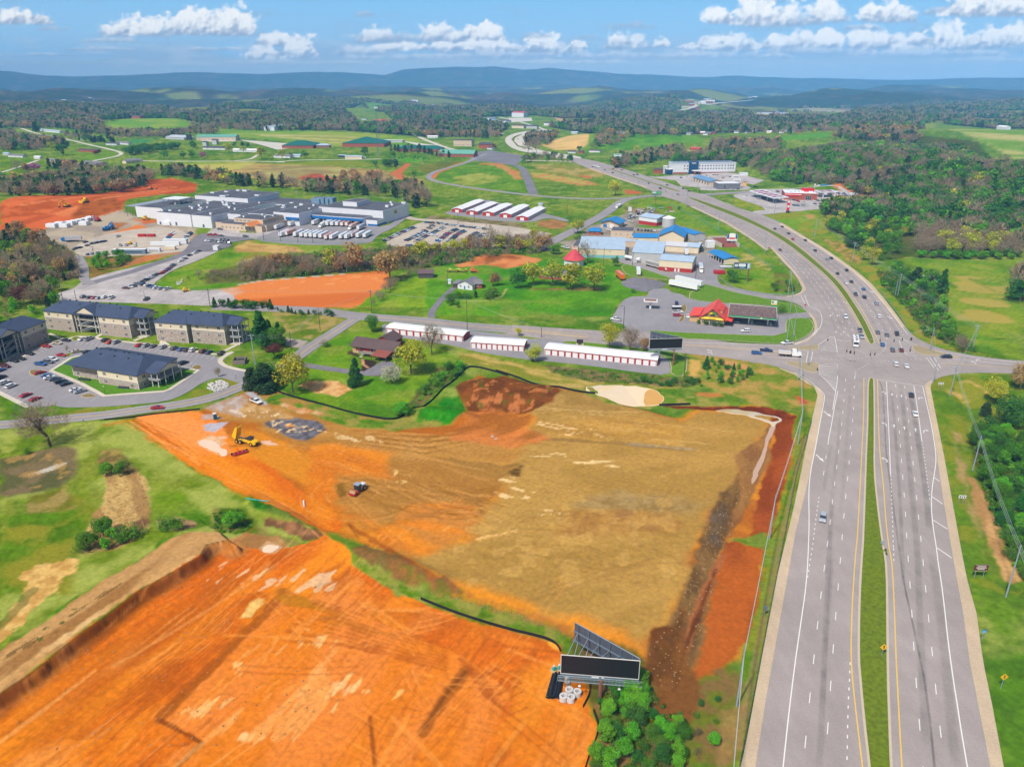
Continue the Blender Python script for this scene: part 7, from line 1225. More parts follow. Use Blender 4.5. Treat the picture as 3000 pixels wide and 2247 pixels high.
A2=np.vstack([fill(s,d_,i+20)for i,(s,d_)in enumerate((('c 0,480 300,470 560,460 900,440 1350,440 1500,440 1300,330 1000,240 600,190 0,170',9),('c 0,620 150,640 250,600 200,560 0,560',9),('c 700,1200 1200,1200 1900,1320 1600,1376 300,1376 0,1376 0,1250 300,1290',9),('U 420,880 480,890 980,900 1040,890 1000,850 420,850',11),('U 1190,945 1180,900 1250,870 1400,880 1350,940 1260,950',11),('V 950,900 1500,930 1550,900 1500,850 1050,850',11),('V 150,985 640,980 620,930 200,930',10),('V 0,860 1000,880 1000,850 900,820 0,800',26),('V 0,830 500,800 900,790 980,810 900,760 0,770',17),('U 1620,960 1780,950 1850,915 1650,900',12),('T 690,880 1180,890 1180,870 700,862',10),('T 2212,850 1700,850 1250,838 1250,815 2212,830',13),('U 1750,1100 2212,1020 2212,960 1800,1040',12),('U 1620,935 2212,890 2212,860 1620,880',22),('T 0,910 800,920 800,900 0,890',34),('c 0,800 640,790 700,700 1000,740 900,660 400,640 0,620',10),('c 250,480 900,475 1500,570 1500,460 900,430 300,440',9),('c 700,1060 1300,1220 2212,1330 2212,1180 1900,1120 1500,1130 1100,1080 750,1010',11),('d 60,290 520,290 900,240 1300,245 1290,205 900,195 560,250 60,240',12),('A 1350,200 1800,235 B 0,265 280,285 600,300 900,345 1450,372 1650,365 1740,310 1500,275 1150,290 900,300 600,265 250,250 A 1800,210 1500,170',11),('A 0,375 600,365 1150,325 1300,215 1100,225 700,260 0,300',9),('B 1720,300 1890,330 1900,470 1750,430',9)))])
forest('valley_edge_woodland','grey-brown budding woods around the houses and fields in the middle distance',A2,np.random.default_rng(5).uniform(10,18,len(A2)),GRAY,6,70,.09)
# distant canopy between the fields
g=np.random.default_rng(8);n=230000;yy=np.sqrt(g.uniform(1450**2,4700**2,n));xx=yy*g.uniform(-.78,.78,n);P0=np.stack([xx,yy],1)
d_=np.hypot(xx,yy);uu=1500+FPX*xx/(yy*CP+CAMH*SP);vv=1123.5-FPX*((0-CAMH)*CP+yy*SP)/(yy*CP+CAMH*SP)
line_y=np.interp(uu,*TLINE)
keep=vv<line_y;
for f_ in FLD:i=np.nonzero(keep)[0];keep[i[dseg(xx[i],yy[i],f_)[1]]]=False
fm=sst(fbm(xx+900,yy*1.5,620,2,62),.62,.67)*sst(fbm(xx,yy,150,2,66),.3,.45);keep&=(fm<.4)|(d_<1700)
keep&=g.random(n)<np.where(d_>2600,.95,.7);A3=P0[keep];forest('distant_woodland','hazy blue-grey woods rolling away across the valley',A3,g.uniform(10,19,len(A3)),dict(bare=4,cedar=2.4,leafy=1.6,darkleaf=2.4),9,20,.2)
# low rough growth near the camera
def tufts(name,label,s,den,h0,h1,kinds,seed):A=fill(s,den,seed);forest(name,label,A,np.random.default_rng(seed).uniform(h0,h1,len(A)),kinds,seed,26,.16)
RC_=dict(thicket=2,bush=3,darkleaf=1);tufts('rough_grass','rough brown scrub between the saplings under the billboard','N 1700,720 1990,700 2212,960 2212,1230 1640,1230 1740,980',1.0,.5,1.4,RC_,51);tufts('reeds','dry tan reeds of the long wet hollow in the left field','K 690,400 860,370 940,450 975,650 950,740 760,880 560,920 510,900 640,700 690,600',.75,.5,1,dict(reed=1),52)
tufts('undergrowth','dense green undergrowth at the right edge','J 1560,580 1894,660 1894,1657 1780,1500 1640,1100 1600,900',1.5,.8,2.4,dict(leafy=2,bush=3,young=1,darkleaf=1),53);tufts('fence_scrub','low green scrub inside the silt fence','H 1600,900 1850,880 1820,960 1400,1260 1290,1290 1350,1200 1500,1050',1.3,.5,1.4,dict(bush=3,young=2,thicket=1),54)
tufts('ditch_scrub','olive scrub along the ditch behind the storage rows','I 520,600 900,640 1450,690 1820,745 1700,790 1300,760 900,740 600,670',1.4,.5,1.3,dict(bush=3,thicket=2),55);tufts('field_scrub','patchy scrub beside the ditch bank in the left field','K 1380,640 1560,650 1640,760 1560,800 1400,790',1.2,.4,1.2,RC_,56);tufts('creek_undergrowth','brown and green undergrowth along the creek','B 300,1000 1000,870 1600,830 2212,830 C 1000,830 1000,860 B 2212,950 1700,1010 1200,1030 600,1080 300,1110',2.6,2,5,dict(thicket=4,bare=3,bush=1),57)
tufts('wood_undergrowth','brown undergrowth in the left wood','A 0,700 300,720 500,800 620,880 700,1080 480,1110 0,1250',3,2,6,dict(thicket=3,bare=2,bush=1,cedar=1),58);tufts('belt_undergrowth','green undergrowth in the belt beside the highway','E 820,900 1000,850 1300,1060 1360,1250 1560,1490 1400,1440 1180,1370 1060,1200 950,1080 850,980',2.2,1.5,4,dict(bush=3,leafy=2,thicket=1),59)
# vehicles
PAINT=mat_obj('vehicle_paint',.32,.5);TYRE=mat('tyre_rubber',(44,42,42),.85);HUB=mat('wheel_hub',(170,172,176),.35,.6);LAMP=mat('head_lamp_lens',(236,238,240),.2);TAIL=mat('tail_lamp_lens',(170,30,30),.3)
CC=dict(w=((238,238,240),'white'),s=((172,180,190),'silver'),g=((104,110,120),'grey'),k=((42,44,52),'black'),b=((48,104,172),'blue'),r=((190,34,38),'red'),n=((36,50,110),'navy'),m=((110,30,40),'maroon'),t=((206,194,168),'tan'),o=((214,84,32),'orange'),y=((240,190,30),'yellow'),e=((60,120,90),'green'))
CK=dict(c='saloon',u='suv',p='pickup',v='van',j='jeep',s='coupe');CAT=dict(c='car',u='car',p='pickup truck',v='van',j='car',s='car');NMK=dict(c='parked_car',u='parked_suv',p='pickup_truck',v='parked_van',j='boxy_car',s='parked_car')
XZ=Matrix.Identity(4)
def taper(b,x0,x1,t0,t1,w0,w1,z0,z1,m):b.add([(x0,-w0,z0),(x1,-w0,z0),(x1,w0,z0),(x0,w0,z0),(t0,-w1,z1),(t1,-w1,z1),(t1,w1,z1),(t0,w1,z1)],[(0,1,5,4),(1,2,6,5),(2,3,7,6),(3,0,4,7),(4,5,6,7)],m)
def carparts(k):
 bd,gl=MB(),MB();W_=.92;L=dict(c=4.8,s=4.7,u=4.8,p=5.8,v=5.2,j=4.4)[k];h=L/2;zb=.42 if k in 'cs' else.52
 if k in 'cs':prof=[(-h,zb),(-h-.03,.8),(-h+.12,1.0),(-h+.9,1.04),(h-1.5,.98),(h-.35,.82),(h-.02,.66),(h,zb)];c=(-h+.75,h-1.35,-h+1.5,h-2.3,.84,.66,.98,1.44)
 elif k=='u':prof=[(-h,zb),(-h-.02,1.0),(-h+.05,1.12),(h-1.2,1.08),(h-.25,.98),(h-.02,.85),(h,zb)];c=(-h+.1,h-1.1,-h+.5,h-1.95,.87,.7,1.08,1.68)
 elif k=='v':prof=[(-h,zb),(-h,1.25),(h-1.0,1.15),(h-.15,.95),(h,zb)];c=(-h+.05,h-.75,-h+.3,h-1.7,.9,.74,1.16,1.85)
 elif k=='j':prof=[(-h,zb),(-h,1.15),(h-1.3,1.12),(h-.1,1.05),(h,zb)];c=(-h+.05,h-1.5,-h+.1,h-1.75,.86,.78,1.12,1.8)
 else:prof=[(-h,zb+.05),(-h,1.12),(h-1.5,1.14),(h-.2,1.05),(h,.9),(h,zb)];c=(-.75,h-1.45,-.55,h-2.2,.88,.72,1.12,1.82)
 bd.side(prof,-W_,W_,PAINT);taper(gl,*c[:4],c[4],c[5],c[6],c[7]-.05,GL);taper(bd,c[2]-.05,c[3]+.05,c[2]+.05,c[3]-.05,c[5]+.03,c[5]-.04,c[7]-.06,c[7],PAINT)
 for s in(-1,1):
  for x in((c[2]+c[3])/2,):bd.box(x-.05,x+.05,s*(c[5]+.02)-.02 if s>0 else-c[5]-.1,s*c[5]+.1 if s>0 else-c[5]+.0,c[6]+.02,c[7]-.04,PAINT)
 if k=='p':gl.box(-h+.12,-.85,-W_+.12,W_-.12,1.0,1.155,DKG)
 wx=(h-.85,-h+.95);wl=[]
 for x in wx:
  for s in(-1,1):w_=MB();w_.tube((x,s*.70,.34),(x,s*.935,.34),.34,.34,TYRE,10);w_.tube((x,s*.936,.34),(x,s*.945,.34),.2,.18,HUB,8);wl.append(w_.mesh('wheel'))
 hl=[];
 for s in(-1,1):l_=MB();l_.box(h-.1,h+.02,s*.66-.2,s*.66+.2,.66 if k in 'cs' else.78,.8 if k in 'cs' else.95,LAMP);hl.append(('headlight',l_.mesh('headlight')));l_=MB();l_.box(-h-.04,-h+.06,s*.72-.16,s*.72+.16,.8,.98,TAIL);hl.append(('taillight',l_.mesh('taillight')))
 far=MB();
 for q in(bd,gl):far.v,o=far.v+q.v,len(far.v);far.f+=[[o+i for i in f]for f in q.f];far.mi+=[far.m(q.mats[i])for i in q.mi]
 for x in wx:far.box(x-.33,x+.33,-.94,.94,.02,.6,TYRE)
 return bd.mesh('body'),gl.mesh('windows'),wl,hl,far.mesh('car')
CP_={k:carparts(k)for k in 'cupvjs'}
def car(code,p,rz,label,group=None,near=True,sc=1.0):
 c,k=code[0],code[1];colr=(*alb(*CC[c][0]),1);bd,gl,wl,hl,far=CP_[k]
 if not near:o=link(NMK[k],far,None,p,rz);o.color=colr;tag(o,label,CAT[k],group);return o
 o=thing(NMK[k],label,CAT[k],p,rz,group);q=link('body',bd,o);q.color=colr;link('windows',gl,o)
 for m in wl:link('wheel',m,o)
 for n_,m in hl:link(n_,m,o)
 return o
def row(s,heading,where,group,near=True,jit=.0,z=.06):
 """key x,y:code ... every vehicle named by colour, kind and its place in the row"""
 t=s.split();key=t[0];hd=plane(px(heading));rz=math.atan2(hd[1,1]-hd[0,1],hd[1,0]-hd[0,0]);it=[]
 for q in t[1:]:xy,cd=q.split(':');it.append((float(xy.split(',')[0]),xy,cd))
 it.sort();seen={}
 from collections import Counter
 cnt=Counter(i[2]for i in it)
 for _,xy,cd in it:
  seen[cd]=seen.get(cd,0)+1;nm_='%s %s'%(CC[cd[0]][1],CK[cd[1]]);lab='%s %s'%(nm_,where)if cnt[cd]==1 else '%s %s, %s such from the left'%(nm_,where,ordw(seen[cd]))
  p=plane(px(key+' '+xy))[0];car(cd,(p[0],p[1],z),rz+tr_rng.uniform(-jit,jit),lab,group,near)
FG='cars parked at the flats'
row('G 45,765:mu 115,720:ku 172,702:kc 240,662:ku','G 190,650 290,668','in the bays before the left flats',FG);row('G 378,601:rs 467,575:tc 536,553:kc','G 340,595 415,606','between the left and centre flats',FG);row('G 668,542:wc 725,542:sp 857,553:ku 893,567:oc 945,567:su','G 690,560 770,525','in the bays before the long flats',FG)
row('G 1128,592:rc 1184,595:su 1242,600:gc 1323,608:su 1411,618:gu 1467,626:bc 1514,630:kc 1563,632:wu 1644,643:mu 1694,650:nc 1793,657:ku','G 1290,628 1360,588','in the bays before the right flats',FG);row('G 500,674:rs 430,710:wu 395,730:gu 330,747:bp','G 375,735 460,745','on the island side, upper left',FG)
row('G 325,817:rc 385,842:bc 405,855:wc 445,866:gc 492,890:ku 537,908:kc 615,955:wc 652,967:sc','G 485,925 590,895','on the island side, lower left',FG);row('G 625,643:tc 712,648:kc','G 590,652 665,636','behind the island block',FG);row('G 1487,738:ku 1365,716:wc','G 1450,752 1525,724','right of the island block',FG);row('G 92,925:wu 38,898:wu 8,856:ku 4,797:bc 212,998:rc 288,1030:rc','G 30,945 150,900','at the lower left of the flats',FG)
row('G 1277,1101:rs','G 1215,1104 1338,1096','driving on the lane below the flats',None,z=.07);row('G 2075,1052:wp','G 2030,1035 2125,1072','parked on the gravel site entrance',None,z=.12)
GG='cars parked on the gravel lot'
row('A 1720,850:kc 1690,865:wu 1640,885:kc 1600,915:su 1565,935:wc 1500,968:kc 1490,980:gc 1465,998:rc 1450,1010:bc 1425,1025:rc 1400,1040:rc 1360,1050:kc 1335,1062:gc 1310,1078:wc 1285,1090:wu 1258,1103:kp 1225,1120:kc 1180,1132:wp 1237,1138:gu 1275,1143:wc 1300,1150:kc 1325,1158:bc 1350,1168:wu 1392,1175:su 1448,1177:wp','A 1410,1190 1480,1168','in the slanting row by the bright grass',GG,z=.05);row('A 1090,1170:mc 1120,1160:wc 1152,1152:kc','A 1060,1170 1120,1172','at the head of the slanting row',GG);row('A 718,1245:gu 770,1250:kc 812,1253:rc 850,1255:sc 900,1250:wu 965,1252:wp 1268,1265:kp','A 700,1255 735,1237','behind the long flats',GG)
PGp='cars at the food plant'
row('A 1820,710:rp 1858,710:rp 1912,716:gc 1903,660:gu 2123,723:gu','A 1800,712 1850,714','before the plant office',PGp,False);row('A 1785,757:wc 1812,760:sc 1838,760:kc 1865,765:gc 1895,768:wc 1925,770:kc 1950,774:gc 1985,778:su','A 1785,775 1820,755','in the small black plant car park',PGp,False);row('A 1900,748:sc 1940,750:kc 1965,753:kc','A 1785,775 1820,755','in the back of the black car park',PGp,False)
row('A 1650,690:kc 1640,697:kc 1630,704:kc 1620,710:wc 1612,722:gc 1605,738:wc 1600,745:sc 1595,755:bc 1505,690:wc 1490,697:wc 1480,706:rc 1470,714:rc 1462,724:gc 1455,733:bc','A 1600,752 1640,760','right of the red skips',PGp,False);row('A 740,770:kc 755,800:gc 800,782:kc 825,778:gc 850,773:kc 880,768:nc 905,764:kc 645,830:gc 665,822:kc 695,818:kc 765,877:gc 800,872:sc 845,867:wp 893,862:wc 1022,722:wp 765,615:wp','A 800,790 850,775','in the contractors yard',PGp,False);row('A 1040,798:wp 1092,798:wp 1170,802:wu','A 1040,812 1060,785','in the middle of the contractors yard',PGp,False)
vr=random.Random(5);cols='wwssggkkkbrnmt'
def lot(a,b,n,hd,where,key='k'):
 p=px(key+' '+a+' '+b);o=SRC[key];s=key
 for i in range(n):f_=(i+vr.uniform(.35,.65))/n;q=p[0]+(p[1]-p[0])*f_;s+=' %.1f,%.1f:%s%s'%((q[0]-o[0])/o[2],(q[1]-o[1])/o[2],vr.choice(cols),vr.choice('cccuup'))
 row(s,hd,where,'cars in the staff car park',False,.03)
HK='k 1380,430 1460,438'
for a,b,n,wh in(('610,432','850,322',9,'in the first staff row'),('870,310','1050,235',7,'behind the first staff row'),('930,430','1080,360',5,'in the second staff row'),('1080,358','1230,292',7,'further up the second staff row'),('1060,445','1240,350',7,'in the third staff row'),('1240,352','1470,238',9,'further up the third staff row'),('1385,440','1520,340',7,'in the fourth staff row'),('1520,335','1660,265',6,'further up the fourth staff row'),('1540,452','1650,360',6,'in the fifth staff row'),('1650,352','1770,285',6,'further up the fifth staff row'),('1820,395','1960,310',7,'in the sixth staff row'),('1940,405','2060,330',6,'in the seventh staff row'),('1210,168','1460,185',6,'along the far fence, left part'),('1510,195','1900,245',9,'along the far fence, middle'),('1920,245','2160,272',6,'along the far fence, right part'),('940,508','1440,503',10,'along the near tree edge')):lot(a,b,n,HK,wh)
row('k 1310,215:gp 1270,250:gp 1200,288:gp 1345,355:wp',HK,'parked large among the staff rows','cars in the staff car park',False)
HG='traffic on the highway'
row('E 105,552:kc 50,568:kc 152,603:kc 183,645:rc 277,653:kc 350,730:kc 442,797:su 470,787:kc','E 400,760 200,610','climbing away past the truck stop',HG);row('E 518,902:kc 585,878:ku 620,963:kc 583,973:wc 712,1020:bc 652,1058:gp 717,1080:ku 810,1128:su','E 720,1080 640,960','on the upper bend',HG);row('E 828,1225:wu 817,1342:gc 885,1362:gc 960,1355:kp 853,1433:bc 928,1475:gu 993,1475:mc 953,1582:wu 1032,1595:wc','E 900,1450 850,1300','leaving the junction northward',HG)
row('E 578,1228:wu 685,1328:gp 698,1375:sp','E 560,1150 640,1350','waiting at the north signals',HG);row('E 90,727:mc','E 40,680 140,780','alone on the southbound side',HG);row('J 1110,380:kc 1138,512:wc','J 1138,500 1110,380','approaching from the south',HG);row('J 497,1235:su','J 520,1150 495,1300','heading south alone, nearest the camera',HG)
row('J 38,90:bu 105,72:np 300,87:wp','J 40,88 150,94','on the cross road west arm',HG);row('J 250,20:wp','J 290,16 210,23','turning onto the cross road',HG);row('J 1352,117:ku','J 1395,119 1305,115','waiting on the east arm',HG)
row('C 1540,145:gc 1605,170:kc 1612,137:rc 1685,147:rc 1700,133:kc 1710,203:wc 1690,187:wu 1790,190:kc 1820,186:kc 1918,262:gc 2025,268:wu 2078,277:gc 2018,307:kp 2070,332:wu 2130,362:wu 2172,358:su','C 1600,150 2000,290','on the far highway',HG,False);row('a 240,640:wp 345,655:gc 600,705:wc 640,722:kc 745,770:kc 1000,1030:wu 1040,520:gc','a 300,640 800,860','near the hotel junction',HG,False);row('U 1145,905:kc 1110,868:gc 1240,850:kc','U 1110,905 1150,875','on the distant bend',HG,False)
SG='vehicles at the filling station'
row('D 455,1147:wp','D 500,1152 410,1137','at the left edge of the station lot',SG);row('D 978,1008:np','D 978,1030 978,990','backed to the trailer by the station',SG);row('D 990,1086:wp 985,1112:ru','D 945,1114 1030,1110','beside the planted strip',SG);row('D 1078,1120:wc','D 1078,1100 1077,1135','close to the shop side wall',SG);row('D 1472,1165:sp 1800,1160:kc','D 1430,1150 1515,1176','under the fuel canopy',SG);row('D 1572,1248:wj','D 1615,1246 1530,1249','leaving the station',SG)
row('l 1387,225:kc 1452,232:gc 1520,232:kc 1572,235:kc 1630,240:gc 1690,240:wc 1765,236:wu','l 1500,250 1500,215','behind the mill office','cars at the mill',False);row('l 820,205:wc 850,225:wc 1250,68:wc 60,560:wp 10,545:wc','l 800,200 860,215','outside the mill workshop','cars at the mill',False)
BG='cars at the truck stop';row('b 185,270:wu 275,282:sp 360,315:su 450,300:ku 825,330:su 862,336:kc 925,352:ru 868,412:kc 920,416:bc 1000,411:su 1012,356:wc 1150,346:wc 1210,342:gc 1250,387:rc 1410,392:kc 1170,390:gc 545,210:wc 630,212:kc 1500,240:kp 1585,245:bp 1615,275:gp','b 800,330 860,342','at the truck stop',BG,False)
row('a 700,492:wc 602,518:bc 1075,480:gc 1105,448:wc 1200,472:kc 1240,474:kc 1280,474:kc 1382,522:rc 1510,512:kc 1130,508:wc 1550,742:wc 1720,702:wp 1960,682:kc 2002,688:kc 1660,735:kc','a 1180,480 1240,470','on the hotel side lots','cars by the hotel',False)
sc_=random.Random(9);s_='D'
for i in range(34):s_+=' %.0f,%.0f:%s%s'%(sc_.uniform(640,960)if i<20 else sc_.uniform(560,700),sc_.uniform(178,225)if i<20 else sc_.uniform(225,270),sc_.choice('wwsrkgto'),sc_.choice('cup'))
row(s_,'D 640,190 700,195','dumped in the mill scrapyard','scrapped cars behind the barn',False,1.5)
# lorries
def semi(s,hd,label,box=(236,236,238),L=15.5,cab=None,tractor=False,trailer=True,kind='box',group=None,h=4.0):
 p=plane(px(s))[0];hh=plane(px(hd));rz=math.atan2(hh[1,1]-hh[0,1],hh[1,0]-hh[0,0]);o=thing('lorry' if tractor else 'lorry_trailer',label,'lorry' if tractor else 'trailer',(p[0],p[1],.04),rz,group);c=(*alb(*box),1);L2=L/2
 if trailer:
  b=MB()
  if kind=='tank':b.tube((-L2,0,2.3),(L2-1,0,2.3),1.15,1.15,PAINT,14)
  elif kind=='slat':
   b.box(-L2,L2,-1.25,1.25,1.1,h,PAINT)
  elif kind=='flat':b.box(-L2,L2,-1.25,1.25,1.1,1.4,PAINT);[b.box(-L2+.8+q*2.6,-L2+2.4+q*2.6,-1,1,1.4,2.3+q%2*.6,PW)for q in range(5)]
  else:b.box(-L2,L2,-1.27,1.27,1.15,h,PAINT)
  q=b.build('box_body',o);q.color=c;b=MB()
  if kind=='slat':
   for k in range(22):x=-L2+.5+k*(L-1)/22;b.box(x,x+.3,-1.28,1.28,1.6,h-.4,DKG)
   b.build('slats',o)
  elif kind=='box':b.box(-L2-.03,-L2,-1.15,-.04,1.25,h-.1,PW);b.box(-L2-.03,-L2,.04,1.15,1.25,h-.1,PW);b.build('rear_door',o)
  for x in(-L2+1.2,-L2+2.5):b=MB();b.tube((x,-1.2,.5),(x,1.2,.5),.5,.5,TYRE,10);b.build('wheel',o)
  if not tractor:b=MB();b.box(L2-3,L2-2.8,-.9,.9,0,1.2,DKG);b.build('landing_leg',o)
 if tractor:
  x0=L2+.4 if trailer else-1;cc=(*alb(*(cab or(236,236,232))),1);b=MB();b.side([(x0,.6),(x0,3.5),(x0+1.8,3.6),(x0+2.2,2.3),(x0+4.3,1.9),(x0+4.5,.6)],-1.15,1.15,PAINT);q=b.build('cab',o);q.color=cc;b=MB();b.box(x0+1.85,x0+2.2,-1.0,1.0,2.35,3.1,GL);b.build('windscreen',o)
  for x in(x0+3.6,x0-.5,x0-1.8):b=MB();b.tube((x,-1.18,.5),(x,1.18,.5),.5,.5,TYRE,10);b.build('wheel',o)
 return o
UY='B 1500,600 1700,500';RW='refrigerated trailers lined up outside the docks'
for k,(x,y,c)in enumerate(((668,738,'w'),(718,730,'o'),(790,738,'w'),(845,742,'w'),(885,745,'w'),(925,745,'w'),(962,748,'w'),(1008,752,'w'),(1055,762,'o'),(1100,762,'w'),(1180,758,'w'),(1228,758,'w'),(1272,745,'r'),(1325,748,'w'),(1385,748,'w'))):semi('B %d,%d'%(x+22,y-28),UY,'%s trailer, %s from the left in the yard row'%(dict(w='white',o='orange and white',r='red-trimmed white')[c],ordw(k+1)),dict(w=(238,238,240),o=(228,150,110),r=(226,190,186))[c],group=RW)
for k,(x,y,c,t_)in enumerate(((622,675,'w',0),(742,648,'w',0),(850,630,'w',0),(942,635,'w',0),(1020,650,'w',1),(1060,645,'w',0),(1102,645,'w',0),(1145,645,'w',0),(1188,648,'o',0),(1228,648,'o',0),(1270,668,'o',1))):semi('B %d,%d'%(x+24,y-26),'B 1700,500 1500,600' if t_ else UY,'%s %s, %s from the left at the docks'%(dict(w='white',o='orange-striped')[c],'lorry' if t_ else 'trailer',ordw(k+1)),dict(w=(238,238,240),o=(232,176,150))[c],tractor=bool(t_),group='trailers backed onto the docks')
semi('B 1350,655',UY,'grey office trailer at the right end of the docks',(190,196,204),14);semi('D 785,690','D 690,655 880,705','livestock lorry with slatted sides and cream tractor on the mill lane',(206,202,200),15,tractor=True,kind='slat');semi('D 605,638','D 530,615 680,650','white tank trailer parked against the mill',(236,236,238),15,kind='tank')
semi('D 1185,712','D 1175,660 1195,745','white lorry facing the camera in the mill yard',(206,208,214),11,tractor=True);semi('D 1185,530','D 1165,480 1195,560','white lorry parked beside the grey sheds',(238,238,240),12,tractor=True,cab=(60,66,74));semi('D 490,785','D 450,740 535,812','bright orange trailer at the edge of the black lot',(240,112,30),12.5);semi('D 648,750','D 640,700 652,775','white trailer standing on the grass by the black lot',(238,238,240),11)
semi('D 1040,872','D 915,850 1160,900','long white ribbed trailer, nearer of the pair above the station',(240,240,242),20);semi('D 1085,838','D 965,805 1195,860','long white ribbed trailer, farther of the pair above the station',(240,240,242),20);semi('D 1060,580','D 1050,560 1070,600','small white box trailer in the forklift yard',(238,238,238),8)
semi('C 1662,462','C 1700,435 1625,485','white flatbed lorry coming down the mill road',(226,226,230),14,tractor=True,kind='flat');semi('b 1330,150','b 1440,150 1200,152','blue trailer lorry behind the truck stop',(70,150,200),17,tractor=True);semi('b 1450,290','b 1350,270 1530,310','white and red lorry at the truck stop pumps',(226,200,204),16,tractor=True,cab=(200,50,50));semi('b 1725,280','b 1660,270 1780,290','white trailer at the right of the truck stop',(240,240,240),10);semi('C 1452,120','C 1420,115 1485,128','dark flatbed lorry with vans on the far highway',(80,84,96),15,tractor=True,kind='flat')
semi('e 905,425','e 880,425 940,425','white tractor unit beside the poultry shed',tractor=True,trailer=False);semi('J 232,100','J 190,98 290,106','white tipper lorry on the cross road',(214,206,200),5.5,tractor=True,h=2.3,cab=(240,240,240));semi('A 640,760','A 600,750 740,745','grey container trailer in the contractors yard',(190,186,190),12)
p=plane(px('E 650,1425'))[0];hd=plane(px('E 640,1350 658,1470'));rz=math.atan2(hd[1,1]-hd[0,1],hd[1,0]-hd[0,0]);o=thing('motorhome','large white and grey motorhome crossing the stop line','motorhome',(p[0],p[1],.06),rz);b=MB();b.side([(-5.4,.5),(-5.4,3.3),(4.9,3.3),(5.4,2.2),(5.5,.5)],-1.25,1.25,mat('motorhome_white',(230,230,232),.4));b.build('body',o);b=MB();b.box(4.9,5.46,-1.1,1.1,1.6,2.7,GL);b.build('windscreen',o);b=MB();b.box(-5.3,4.8,-1.27,1.27,.8,1.5,mat('motorhome_grey',(150,150,156),.4));b.build('side_band',o)
for i,x in enumerate((-4,-2,0,2,3.5)):b=MB();b.box(x-.4,x+.4,-.4+i%2*.5,.3+i%2*.5,3.3,3.5,DKG);b.build('roof_vent',o)
for x in(-3.4,3.8):
 for s in(-1,1):b=MB();b.tube((x,s*.95,.48),(x,s*1.27,.48),.48,.48,TYRE,10);b.build('wheel',o)
 # yellow plant and site machines
YP=mat('plant_yellow',(246,192,24),.45,noise=.15);OP=mat('plant_orange',(232,128,50),.5);RP=mat('machine_red',(190,44,44),.5);DK=mat('machine_dark',(54,54,60),.6)
def wheels(o,xs,y,r,w_=.5,m=TYRE):
 for x in xs:
  for s in(-1,1):b=MB();b.tube((x,s*y,r),(x,s*(y+w_),r),r,r,m,14);b.tube((x,s*(y+w_+.01),r),(x,s*(y+w_+.03),r),r*.45,r*.4,YP if r>.7 else HUB,10);b.build('wheel',o)
def mach(name,label,cat,s,hd,sc=1):
 w3=W(s)[0];h_=plane(px(hd));o=thing(name,label,cat,w3,math.atan2(h_[1,1]-h_[0,1],h_[1,0]-h_[0,0]));o.scale=(sc,)*3;return o
o=mach('dump_truck','yellow articulated dump truck with its tipping body raised','dump truck','R 600,625','R 500,590 720,640',.86);wheels(o,(3.4,-2.2,-4.0),.95,.85)
b=MB();b.side([(1.6,1.1),(1.6,2.2),(3.4,2.3),(5.2,1.9),(5.6,1.2),(5.2,.8)],-1.3,1.3,YP);b.box(-5,1.6,-.5,.5,.9,1.5,YP);b.build('chassis',o);b=MB();b.box(1.5,3.2,-1.0,1.0,2.3,3.4,GL);b.box(1.4,3.3,-1.1,1.1,3.4,3.55,DK);b.build('cab',o);b=MB();b.box(5.55,5.65,-.8,.8,1.0,1.6,DK);b.build('grille',o)
b=MB();M_=Matrix.Translation((-4.6,0,1.7))@Matrix.Rotation(math.radians(-62),4,'Y');b.side([(0,0),(.4,1.9),(4.8,1.7),(5.8,1.3),(5.4,.7),(1,-.1)],-1.45,-1.3,YP,M_);b.side([(0,0),(.4,1.9),(4.8,1.7),(5.8,1.3),(5.4,.7),(1,-.1)],1.3,1.45,YP,M_);b.side([(0,0),(1,-.1),(5.4,.7),(5.8,1.3),(5.6,1.3),(5.2,.85),(1,.1),(.1,.2)],-1.3,1.3,YP,M_);b.build('tipping_body',o);b=MB();b.tube((-1.5,-.8,1.4),(-2.6,-.9,4),.12,.1,HUB,6);b.tube((-1.5,.8,1.4),(-2.6,.9,4),.12,.1,HUB,6);b.build('ram',o)
o=mach('mower_deck','red and black flail mower lying on the orange clay','mower','R 525,730','R 440,740 620,690');b=MB();b.box(-2.4,2.4,-1.3,-.2,.3,.6,RP);b.box(-1.9,1.9,-.2,.8,.35,.55,RP);b.build('deck',o)
for x in(-1.4,0,1.4):b=MB();b.tube((x,-.5,.6),(x,-.5,1.0),.35,.3,DK,8);b.build('gearbox',o)
b=MB();b.beam((-.2,.7,.6),(0,2.3,1.0),.25,.25,RP);b.build('drawbar',o);wheels(o,(-2.5,2.5),.2,.4,.25)
o=mach('soil_roller','white and red soil compactor on the graded clay','roller','R 1810,1140','R 1890,1060 1740,1170');wheels(o,(-1.6,),.75,.75);b=MB();b.side([(-3,.7),(-3,1.7),(-1.6,1.9),(-.3,1.7),(-.3,.7)],-.8,.8,PW);b.build('engine_cover',o);b=MB();b.box(-.5,1.1,-.85,.85,1.0,2.7,GL);b.box(-.6,1.2,-.95,.95,2.7,2.85,mat('cab_silver',(150,166,190),.4));b.build('cab',o)
b=MB();b.tube((2.6,-1.05,.75),(2.6,1.05,.75),.75,.75,mat('drum_steel',(176,140,100),.6),18);b.build('drum',o);b=MB();b.box(1.4,3.6,-1.25,-1.1,.5,1.0,RP);b.box(1.4,3.6,1.1,1.25,.5,1.0,RP);b.box(3.5,3.7,-1.1,1.1,.5,1.0,RP);b.box(1.3,1.5,-1.1,1.1,.5,1.0,RP);b.build('drum_frame',o)
